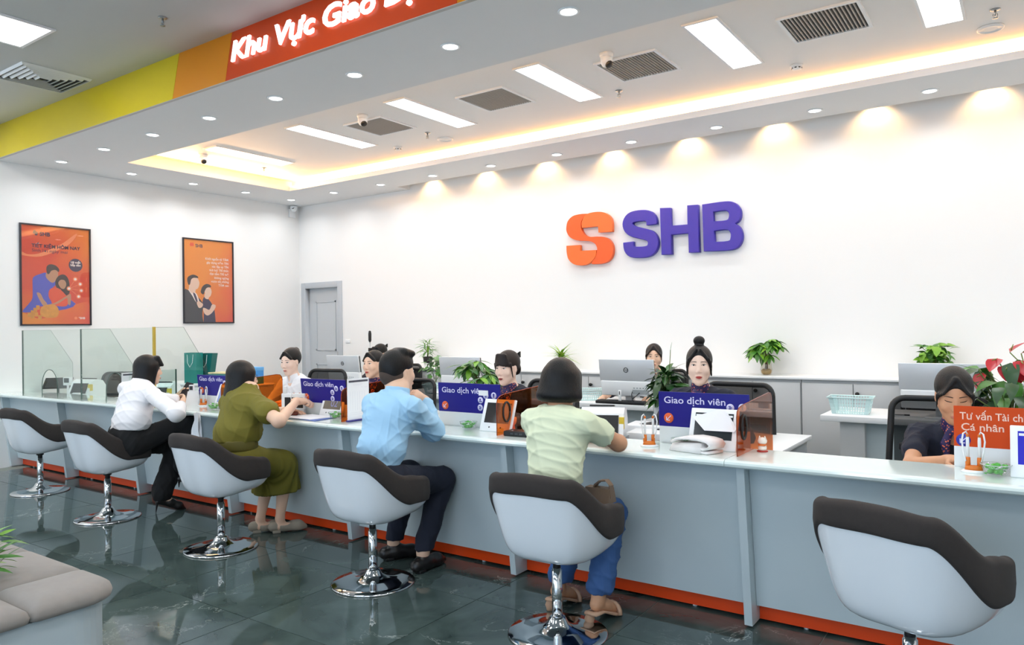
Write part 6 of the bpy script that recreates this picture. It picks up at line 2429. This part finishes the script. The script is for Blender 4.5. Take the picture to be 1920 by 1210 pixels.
def shoe(P, org, an, toe, m, name='shoe', L=.27, w=.045, heel=.02, low=False):
    an, toe = V3(*an), V3(*toe)
    d = toe-an
    d[2] = 0
    d /= np.linalg.norm(d)
    S = Sdf(.0055)
    b = V3(an[0], an[1], 0)
    S.chain([b-d*.055+V3(0, 0, .045), b+d*.02+V3(0, 0, .05)], [w*.88, w*.95], .03)
    S.chain([b+d*.03+V3(0, 0, .045), b+d*.12+V3(0, 0, .032), b+d*(L-.085)+V3(0, 0, .022)], [w, w*.92, w*.45], .03)
    if not low:
        S.chain([b+V3(0, 0, .06), b+V3(0, 0, .10)], [w*.95, w*.80], .02)
        S.ell(b+V3(0, 0, .13), (w*.72, w*.72, .05), .006, op='s')
    else:
        S.ell(b+d*.02+V3(0, 0, .085), (w*1.3, w*1.3, .045), .008, op='s')
    S.half(V3(0, 0, .006), (0, 0, -1), .003)
    o = S.build(name, m, P, org)
    MB().box((-.06, -w*.75, 0), (-.005, w*.75, heel), Matrix.Translation(Vector((b-V3(*org)).tolist())) @ Matrix.Rotation(math.atan2(d[1], d[0]), 4, 'Z'), bev=.004).build('shoe_heel', M_BLACK if not low else m, o)
    return o


M_SHOEK = mat('black_leather_shoe', '#1d1a1a', 0.32, var=0.08)
shoe(P, org, anr, pz(862, 1042, 0), M_SHOEK)
shoe(P, org, anl, anl+V3(.12, .22, 0), M_SHOEK)
for b in (anr, anl):
    S = Sdf(.006)
    S.chain([b+V3(0, 0, -.05), b+V3(0, 0, -.01)], [.040, .039], .01)
    S.build('sock', mat('red_check_sock', '#5a1f22', 0.9, var=0.4, scale=60), P, org)

# --- woman in olive dress, on the third stool
org = (-4.46, 3.08, 0)
P = thing('person', 'person in olive green dress with black bob and glasses reaching over the counter', 'person', org)
pel, ab, ch, nk = V3(-4.47, 3.06, .60), V3(-4.47, 3.10, .76), V3(-4.475, 3.15, .90), V3(-4.47, 3.20, 1.03)
hc = px(456, 709, 3.235)
sl, sr = V3(-4.66, 3.16, .955), V3(-4.32, 3.15, .955)
Rh = rotm(-.30, .10)
er, wr = pz(523, 790, .862), px(556, 753, 3.62)
el, wl_ = V3(-4.74, 3.38, .87), V3(-4.55, 3.56, .855)
hipr, hipl = V3(-4.39, 3.10, .58), V3(-4.55, 3.10, .58)
anr, anl = pz(527, 972, .10), pz(490, 972, .10)
knr, knl = limb_ik(hipr, anr, .35, .40, (.1, 1, .6)), limb_ik(hipl, anl, .35, .40, (0, 1, .6))
S = Sdf(.0055)
T = head_sdf(S, hc, Rh, .98)
S.chain([nk+V3(0, -.01, -.05), nk+V3(0, .01, .02), hc+V3(0, -.02, -.05)], [.045, .045, .045], .03)
torso(S, ab, ab, ch, nk+V3(0, 0, -.03), sl, sr, (.06, .07, .12), (.05, .06, .075), -.018)
S.chain([sr, er, wr], [.047, .042, .027], .02)
S.ell(er, (.040, .040, .038), .02)
S.chain([sl, el, wl_], [.047, .041, .027], .02)
hand(S, wr, V3(.10, .10, .0), (.25, .1, -1), side=1, curl=[.9, 1.0, 1.1, 1.2], thumb=(.6, .5, -.5))
hand(S, wl_, wl_-el, (0, 0, -1), side=1, curl=.3)
for a, b in ((knr, anr), (knl, anl)):
    S.chain([a, b+(a-b)*.6, b+V3(0, -.01, 0), b+V3(0, 0, -.04)], [.05, .050, .030, .03], .02)
    S.chain([b+V3(0, -.02, -.055), b+V3(.05, .09, -.075)], [.030, .028], .02)
body = S.build('body', M_SKIN, P, org)
face(S, T, Rh, body, org, M_LIPN, .98)
g = MB()
o_ = np.array(org)
for s in (-1, 1):
    c = S.ray(T((s*.031, .14, .010)), -(Rh@V3(0, 1, 0)), .12)+(Rh@V3(0, .010, 0))
    g.tube([Vector((c+Rh@V3(.020*math.cos(a), 0, .018*math.sin(a))-o_).tolist()) for a in np.linspace(0, 6.283, 17)], .0013, 5)
    g.tube([Vector((c+Rh@V3(s*.020, 0, .004)-o_).tolist()), Vector((T((s*.076, .0, .010))-o_).tolist())], .0012, 5)
g.build('glasses', M_DARKGREY, P)
S = Sdf(.006)
bob(S, T, Rh, .98, .160, .118)
S.build('hair', M_HAIR, P, org)
OL = mat('olive_cotton', '#726a1e', 0.8, var=0.06, bump=0.15, bscale=400)
S = Sdf(.006)
torso(S, pel+V3(0, 0, .05), ab, ch, nk+V3(0, -.01, -.01), sl, sr, (.150, .178, .175), (.115, .135, .125), .008)
for a, b in ((sr, er), (sl, el)):
    S.chain([a, a+(b-a)*.50], [.066, .080], .04)
S.half(V3(0, 0, .705), (0, 0, -1), .012)
S.cap(sr+(er-sr)*1.0, er+(er-sr)*.6, .10, .1, .004, 's')
S.ell(nk+V3(0, .015, .05), (.052, .056, .05), .01, op='s')
S.chain([nk+V3(0, -.01, -.03), nk+V3(0, .004, .025)], [.066, .058], .02)
S.chain([nk+V3(0, .0, -.02), nk+V3(0, .01, .06)], [.046, .048], .004, 's')
S.build('blouse', OL, P, org, folds(41, .0080, (26, 50), (.5, 0, .5)))
S = Sdf(.006)
S.chain([V3(-4.52, 3.075, .675), V3(-4.42, 3.075, .675)], [.125, .125], .03)
S.half(V3(0, 0, .722), (0, 0, 1), .006)
S.half(V3(0, 0, .650), (0, 0, -1), .006)
S.build('belt', mat('olive_belt', '#5d5518', 0.7, var=0.05), P, org)
S = Sdf(.007)
S.ell(pel+V3(0, .01, .0), (.172, .15, .12), .04)
hem = .285
for a, b, c in ((hipr, knr, anr), (hipl, knl, anl)):
    S.chain([a, b+V3(0, -.02, 0)], [.105, .085], .06)
    S.chain([b+V3(0, -.02, 0), V3(c[0], c[1]+.05, hem-.05)], [.088, .105], .05)
S.cap((knl+knr)/2+V3(0, -.03, 0), V3((anr[0]+anl[0])/2, anl[1]+.06, hem-.05), .10, .125, .06)
S.half(V3(0, 3.35, hem), (0, .10, -1), .004)


def pleats(Pt):
    low = np.clip((.56-Pt[:, 2])/.2, 0, 1)
    a = np.arctan2(Pt[:, 1]-3.30, Pt[:, 0]+4.45)
    return low*.007*np.sin(a*26)+.0


S.build('skirt', OL, P, org, pleats)
M_FLAT = mat('taupe_suede', '#9a8f80', 0.8, var=0.08)
shoe(P, org, anr, anr+V3(.13, .2, 0), M_FLAT, 'flat_shoe', .25, .042, .022, True)
shoe(P, org, anl, anl+V3(.13, .2, 0), M_FLAT, 'flat_shoe', .25, .042, .022, True)

# --- woman in white blouse, on the second stool
org = (-5.93, 3.05, 0)
P = thing('person', 'person in white blouse and black trousers looking at a phone, legs crossed', 'person', org)
pel, ab, ch, nk = V3(-5.81, 3.04, .60), px(248, 787, 3.07), px(256, 752, 3.13), px(266, 713, 3.22)
hc = px(279, 694, 3.275)
sl, sr = nk+V3(-.185, -.035, -.075), nk+V3(.155, -.045, -.075)
Rh = rotm(-.35, .12)
er, wr = pz(331, 776, .862), px(341, 757, 3.66)
el, wl_ = V3(-5.98, 3.50, .87), px(331, 746, 3.72)
hipr, hipl = V3(-5.74, 3.07, .585), V3(-5.90, 3.07, .585)
anl, anr = pz(303, 928, .14), px(343, 886, 3.40)
knl = limb_ik(hipl, anl, .41, .42, (.1, 1, .7))
knr = limb_ik(hipr, anr, .41, .42, (.2, 1, .9))
S = Sdf(.0055)
T = head_sdf(S, hc, Rh, .97)
S.chain([nk+V3(0, -.02, -.05), nk+V3(0, .01, .02), hc+V3(-.01, -.03, -.05)], [.045, .045, .045], .03)
torso(S, ab, ab, ch, nk+V3(0, 0, -.03), sl, sr, (.06, .07, .12), (.05, .06, .075), -.018)
S.chain([sr, er, wr], [.043, .036, .026], .02)
S.chain([sl, el, wl_], [.043, .036, .026], .02)
ph = px(349, 731, 3.78)
hand(S, wr, ph-wr+V3(.01, 0, -.03), (-.8, .1, .4), side=-1, curl=[.55, .7, .8, .9])
hand(S, wl_, ph-wl_+V3(-.02, 0, -.02), (.8, -.1, .3), side=1, curl=[.5, .6, .7, .8])
for a, b in ((knr, anr), (knl, anl)):
    S.chain([b+(a-b)*.3, b], [.040, .030], .02)
S.chain([anl, anl+V3(.02, .05, -.06), anl+V3(.05, .12, -.105)], [.030, .028, .022], .02)
S.chain([anr, anr+V3(.05, .03, -.06), anr+V3(.13, .06, -.08)], [.030, .028, .022], .02)
body = S.build('body', M_SKIN, P, org)
face(S, T, Rh, body, org, M_LIPN, .97)
S = Sdf(.006)
bob(S, T, Rh, .97, .172, .112)
for i in range(5):
    S.cap(T((-.045+.022*i, .05, .105)), T((-.048+.024*i, .092, .050)), .02, .012, .015)
S.build('hair', M_HAIR, P, org)
WB = mat('white_satin', '#f2eff0', 0.55, var=0.02, sheen=0.2)
S = Sdf(.006)
torso(S, pel+V3(0, 0, .06), ab, ch, nk+V3(0, -.015, -.015), sl, sr, (.145, .165, .165), (.115, .125, .12), .006)
S.chain([sr, er, er+(wr-er)*.72], [.062, .054, .043], .04)
S.chain([sl, el, el+(wl_-el)*.72], [.062, .054, .043], .04)
S.half(V3(0, 3.05, .70), (0, -.05, -1), .012)
S.ell(nk+V3(0, .02, .05), (.050, .056, .05), .01, op='s')
S.build('blouse', WB, P, org, folds(51, .0058, (24, 50), (.4, 0, .6)))
S = Sdf(.005)
S.chain([nk+V3(0, -.015, -.03), nk+V3(0, .0, .03)], [.068, .062], .01)
S.chain([nk+V3(0, -.015, -.05), nk+V3(0, .004, .05)], [.056, .052], .004, 's')
S.build('collar', WB, P, org)
BT = mat('black_crepe', '#101012', 0.85, var=0.06)
S = Sdf(.007)
S.ell(pel+V3(0, 0, .03), (.168, .135, .16), .04)
S.chain([hipr, knr], [.095, .078], .05)
S.chain([hipl, knl], [.095, .078], .05)
S.chain([knr, anr+(knr-anr)*.15], [.082, .075], .03)
S.chain([knl, anl+(knl-anl)*.05], [.082, .082], .03)
S.half(V3(0, 0, .765), (0, 0, 1), .005)
S.build('trousers', BT, P, org, folds(61, .008, (26, 50)))
for an, d, nm in ((anl, V3(.05, .12, -.10), 0), (anr, V3(.13, .06, -.08), 1)):
    S = Sdf(.005)
    u = d/np.linalg.norm(d)
    S.chain([an+V3(0, -.02, -.045), an+d*.5+V3(0, 0, -.022), an+d+V3(0, 0, -.008), an+d*1.35+V3(0, 0, -.012 if nm == 0 else -.01)], [.028, .032, .031, .012], .02)
    S.ell(an+V3(0, 0, .01)+d*.3, (.034, .05, .045), .006, op='s')
    if nm == 0:
        S.chain([an+V3(-.005, -.035, -.06), V3(an[0]-.008, an[1]-.045, .003)], [.012, .004], .01)
    else:
        S.chain([an+V3(-.02, -.02, -.05), an+V3(-.045, -.01, -.125)], [.012, .004], .01)
    S.build('stiletto_shoe', M_SHOEK, P, org)
t = thing('smartphone', 'black smartphone held by the woman in white blouse', 'phone', Vector(ph.tolist()))
t.rotation_euler = (R(-35), R(12), R(25))
MB().box((-.036, -.0042, -.075), (.036, .0042, .075), bev=.004).build('phone_case', M_BLACK, t)
MB().box((-.032, -.0052, -.069), (.032, -.0040, .069)).build('phone_screen', mat('phone_screen', '#3a3436', 0.1, var=0.3, scale=40), t)
t = thing('tissue_cloth', 'white cloth hanging over the ledge edge by the white blouse', 'cloth', (-5.36, 3.375, .60))
b = MB()
n = 10
for j in range(2):
    vs = []
    for i in range(n+1):
        f = i/n
        for u in range(7):
            w_ = .035+.02*f
            vs.append(((u/3-1)*w_+.01*f+.012*math.sin(f*5+j), -.012-.02*j+.010*math.sin(u*1.7+f*4)-.006*f, .215-.21*f+.012*math.sin(u*2.0)))
    b.add(vs, [(i*7+u, i*7+u+1, (i+1)*7+u+1, (i+1)*7+u) for i in range(n) for u in range(6)], True)
b.build('hanging_fold', M_PAPER, t)

# ------------------------------------------------------------------ clerks
M_JACKET = mat('navy_uniform', '#141a2c', 0.8, var=0.06)
M_WSHIRT = mat('white_uniform_shirt', '#eef0f4', 0.7, var=0.02)


def scarf_mat():
    m = mat('patterned_scarf', '#241b52', 0.6, var=0)
    nt = m.node_tree
    b = nt.nodes['Principled BSDF']
    tc = nt.nodes.new('ShaderNodeTexCoord')
    vo = nt.nodes.new('ShaderNodeTexVoronoi')
    vo.inputs['Scale'].default_value = 75
    cr = nt.nodes.new('ShaderNodeValToRGB')
    cr.color_ramp.interpolation = 'CONSTANT'
    cr.color_ramp.elements[0].color = (*lin('#e0704a'), 1)
    cr.color_ramp.elements[1].position = .30
    cr.color_ramp.elements[1].color = (*lin('#231a50'), 1)
    nt.links.new(tc.outputs['Object'], vo.inputs['Vector'])
    nt.links.new(vo.outputs['Distance'], cr.inputs['Fac'])
    nt.links.new(cr.outputs['Color'], b.inputs['Base Color'])
    return m


M_SCARF = scarf_mat()
CLERK_BACK = mat('clerk_trousers', '#15171f', 0.85, var=0.05)


def clerk(label, hc, yaw, pitch, style, skin, lip, cloth, roll=0.0, sc=1.0, arms=None, short=False, scarf=True, closed=False, lean=.06, byaw=math.pi, hairm=None, half=False, bends=None):
    """Seated clerk facing the counter (-y). hc head centre."""
    hc = V3(*hc)
    hairm = hairm or M_HAIR
    org = (hc[0], hc[1]+.12, 0)
    P = thing('person', label, 'person', org)
    Rh = rotm(math.pi+yaw, pitch, roll)
    nk = hc+V3(0, .035, -.135)+V3(-.03*math.sin(yaw), 0, 0)
    ch = V3(nk[0], nk[1]+lean, nk[2]-.16)
    ab = V3(ch[0], ch[1]+lean*.8, ch[2]-.16)
    pel = V3(ab[0], ab[1]+.03, .58)
    # the clerk's own right is -x in the picture plane
    sl, sr = V3(nk[0]-.165, nk[1]+.035, nk[2]-.075), V3(nk[0]+.165, nk[1]+.035, nk[2]-.075)
    S = Sdf(.005)
    T = head_sdf(S, hc, Rh, sc)
    S.chain([nk+V3(0, .02, -.07), nk+V3(0, .005, .0), hc+(Rh@V3(0, -.02, -.05))], [.06, .046, .044], .03)
    S.ell(ch+V3(0, 0, .04), (.12, .075, .12), .05)
    arms = arms or (V3(nk[0]-.18, nk[1]-.22, .80), V3(nk[0]+.18, nk[1]-.22, .80))
    els = []
    for sh_, w_, s in ((sl, arms[0], -1), (sr, arms[1], 1)):
        e = limb_ik(sh_, w_, .27, .25, bends[(s+1)//2] if bends else (s*.8, .3, -.8))
        els.append(e)
        S.chain([sh_, e, w_], [.040, .036, .025], .02)
        hand(S, w_, w_-e+V3(0, 0, -.02), (0, -.1, -1), side=s, curl=.45, size=.95)
    body = S.build('body', skin, P, org)
    face(S, T, Rh, body, org, lip, sc, closed=closed)
    # hair
    S = Sdf(.005)
    hair_cap(S, T, Rh, sc)
    if style == 'topbun':
        S.ell(T((0, -.05, .150)), V3(.036, .036, .030)*sc, .01, Rh)
        S.cap(T((.0, -.04, .115)), T((0, -.05, .14)), .022, .022, .015)
        for s in (-1, 1):
            S.cap(T((s*.012, .056, .108)), T((s*.058, .062, .046)), .008, .008, .012)
            S.cap(T((s*.058, .062, .048)), T((s*.071, .044, -.005)), .008, .006, .012)
            S.cap(T((s*.068, .04, .03)), T((s*.073, .018, -.06)), .010, .006, .015)
    elif style == 'bun':
        S.ell(T((0, -.105, .075)), V3(.036, .034, .036)*sc, .01, Rh)
        for s in (-1, 1):
            S.cap(T((s*.008, .060, .105)), T((s*.062, .054, .044)), .009, .009, .015)
    elif style == 'slick':
        S.ell(T((0, -.112, .01)), V3(.040, .030, .040)*sc, .015, Rh)
        for s in (-1, 1):
            S.cap(T((s*.008, .060, .105)), T((s*.064, .048, .040)), .008, .009, .015)
    elif style == 'fringe':
        for i in range(9):
            u = -1+i/4.0
            S.cap(T((u*.035, .050, .104)), T((u*.060, .088-.032*u*u, .046-.020*abs(u))), .012, .0075, .012)
        for s in (-1, 1):
            S.cap(T((s*.071, .042, .04)), T((s*.073, .038, -.060)), .008, .004, .012)
        S.ell(T((0, -.11, -.03)), V3(.045, .035, .05)*sc, .02, Rh)
    elif style == 'parted':
        for s in (-1, 1):
            for i in range(4):
                f = i/3.0
                S.cap(T((s*.004, .044-.012*f, .106)), T((s*(.050+.022*f), .078-.040*f, .050-.036*f)), .007, .0075, .010)
            S.cap(T((s*.072, .044, .03)), T((s*.074, .040, -.045)), .007, .004, .010)
        S.ell(T((0, -.108, .0)), V3(.045, .035, .055)*sc, .02, Rh)
    S.build('hair', hairm, P, org)
    o_ = np.array(org)
    if style == 'fringe':
        bw = MB()
        c = T((.03, -.125, .045))-o_
        c = Vector(c.tolist())
        dx = Vector((Rh@V3(-1, 0, .25)).tolist())
        up_ = Vector((0, 0, 1))
        for s in (-1, 1):
            a_ = c+dx*s*.07+up_*.012*s
            bw.add([c+up_*.008, c-up_*.008, a_-up_*.022, a_+up_*.022, c+up_*.008+Vector((0, .012, 0)), c-up_*.008+Vector((0, .012, 0)), a_-up_*.022+Vector((0, .016, 0)), a_+up_*.022+Vector((0, .016, 0))], [(0, 1, 2, 3), (7, 6, 5, 4), (0, 3, 7, 4), (1, 5, 6, 2), (3, 2, 6, 7)])
        bw.build('hair_bow', M_BLACK, P)
    # jacket or shirt
    S = Sdf(.0065)
    S.ell(ab, (.145, .11, .16), .05)
    S.ell(ch, (.160, .112, .16), .05)
    S.ell(pel+V3(0, 0, .06), (.155, .12, .12), .05)
    S.cap(sl*.85+sr*.15, sr*.85+sl*.15, .058, None, .05)
    S.cap(ch+V3(0, 0, .1), nk+V3(0, .02, -.035), .075, .052, .05)
    for sh_, e, w_ in ((sl, els[0], arms[0]), (sr, els[1], arms[1])):
        S.chain([sh_, sh_+(e-sh_)*(.55 if short else 1.0)], [.058, .056], .04)
        if not short:
            S.chain([e, e+(w_-e)*.85], [.054, .040], .03)
    S.ell(nk+V3(0, -.055, -.02), (.040, .065, .075), .012, op='s')
    S.ell(nk+V3(0, .0, .03), (.054, .056, .045), .012, op='s')
    S.build('jacket' if not half else 'shirt', cloth, P, org, folds(int(abs(hc[0])*100), .0060, (30, 60)))
    if scarf:
        S = Sdf(.005)
        S.chain([nk+V3(0, .01, -.022), nk+V3(0, -.004, .004)], [.062, .056], .01)
        S.chain([nk+V3(0, .02, -.06), nk+V3(0, -.012, .05)], [.050, .046], .004, 's')
        for s in (-1, 1):
            S.chain([nk+V3(s*.015, -.058, -.03), nk+V3(s*.035, -.085+lean*.2, -.10), nk+V3(s*.03, -.09+lean*.5, -.17)], [.016, .020, .012], .01)
        S.ell(nk+V3(0, -.068, -.035), (.020, .014, .018), .01)
        S.build('scarf', M_SCARF, P, org, folds(3, .002, (40, 80)))
    else:
        S = Sdf(.005)
        S.chain([nk+V3(0, .012, -.03), nk+V3(0, -.002, .006)], [.064, .056], .01)
        S.chain([nk+V3(0, .02, -.06), nk+V3(0, -.012, .05)], [.052, .047], .004, 's')
        S.ell(nk+V3(0, -.075, -.02), (.022, .04, .06), .006, op='s')
        S.build('collar', cloth, P, org)
    S = Sdf(.010)
    S.ell(pel, (.165, .13, .10), .04)
    for s in (-1, 1):
        kn = pel+V3(s*.09, -.40, -.02)
        S.chain([pel+V3(s*.08, 0, -.02), kn, V3(kn[0], kn[1]+.04, .08)], [.085, .065, .045], .04)
        S.chain([V3(kn[0], kn[1]+.05, .05), V3(kn[0], kn[1]-.10, .04)], [.045, .035], .03)
    S.half(V3(0, 0, .005), (0, 0, -1), .004)
    S.build('trousers', CLERK_BACK, P, org)
    return P


def headpos(x, ytop, ychin, Y):
    a, b = px(x, ytop, Y), px(x, ychin, Y)
    z = (a[2]+b[2])/2-.005
    return V3((a[0]+b[0])/2, Y, z)


h_ = headpos(1311, 648, 720, 4.48)
clerk('person in navy uniform with black top bun, scarf and red lips facing the camera', h_, .32, .10, 'topbun', M_SKINP, M_LIP, M_JACKET, sc=1.0, arms=(pz(1234, 822, .775)+V3(0, .02, 0), V3(h_[0]+.16, h_[1]-.24, .78)))
h_ = headpos(950, 656, 722, 4.45)
clerk('person in navy uniform with fringe, hair bow and dark red lips', h_, .0, .18, 'fringe', M_SKINP, M_LIPD, M_JACKET, sc=1.0, hairm=M_HAIRB)
h_ = headpos(699, 656, 709, 4.5)
clerk('person in navy uniform with slicked hair watching the man in blue', h_, .10, .06, 'slick', M_SKIN, M_LIP, M_JACKET, sc=.95, roll=.06)
h_ = headpos(544, 650, 705, 4.5)
clerk('person in white uniform shirt with hair bun looking down behind orange divider', h_, .22, .24, 'bun', M_SKINP, M_LIPN, M_WSHIRT, sc=1.0, scarf=False, half=True)
h_ = headpos(1226, 643, 694, 6.68)
clerk('person in navy uniform peering over the silver computer at the back', h_, .38, .12, 'parted', M_SKIN, M_LIPN, M_JACKET, sc=1.0, hairm=M_HAIRB, arms=(V3(-3.22, 6.15, .812), V3(-2.80, 6.15, .812)), lean=.02)
h_ = headpos(711, 638, 690, 6.70)
clerk('person in navy uniform mostly hidden behind the slick-haired clerk, dark hair', h_, .05, .30, 'fringe', M_SKIN, M_LIPN, M_JACKET, sc=1.0, lean=.02, arms=(V3(-6.9, 6.40, .80), V3(-6.5, 6.40, .80)))
h_ = V3(-.305, 4.22, 1.085)
clerk('person in short-sleeved navy uniform with parted black hair reading at far right', h_, .16, .42, 'parted', M_SKIN2, M_LIPN, M_JACKET, sc=1.05, short=True, closed=True, lean=.10, arms=(V3(-.30, 3.88, .82), V3(-.10, 3.95, .79)), bends=((-.45, -.1, -.40), (1, .3, -.5)))
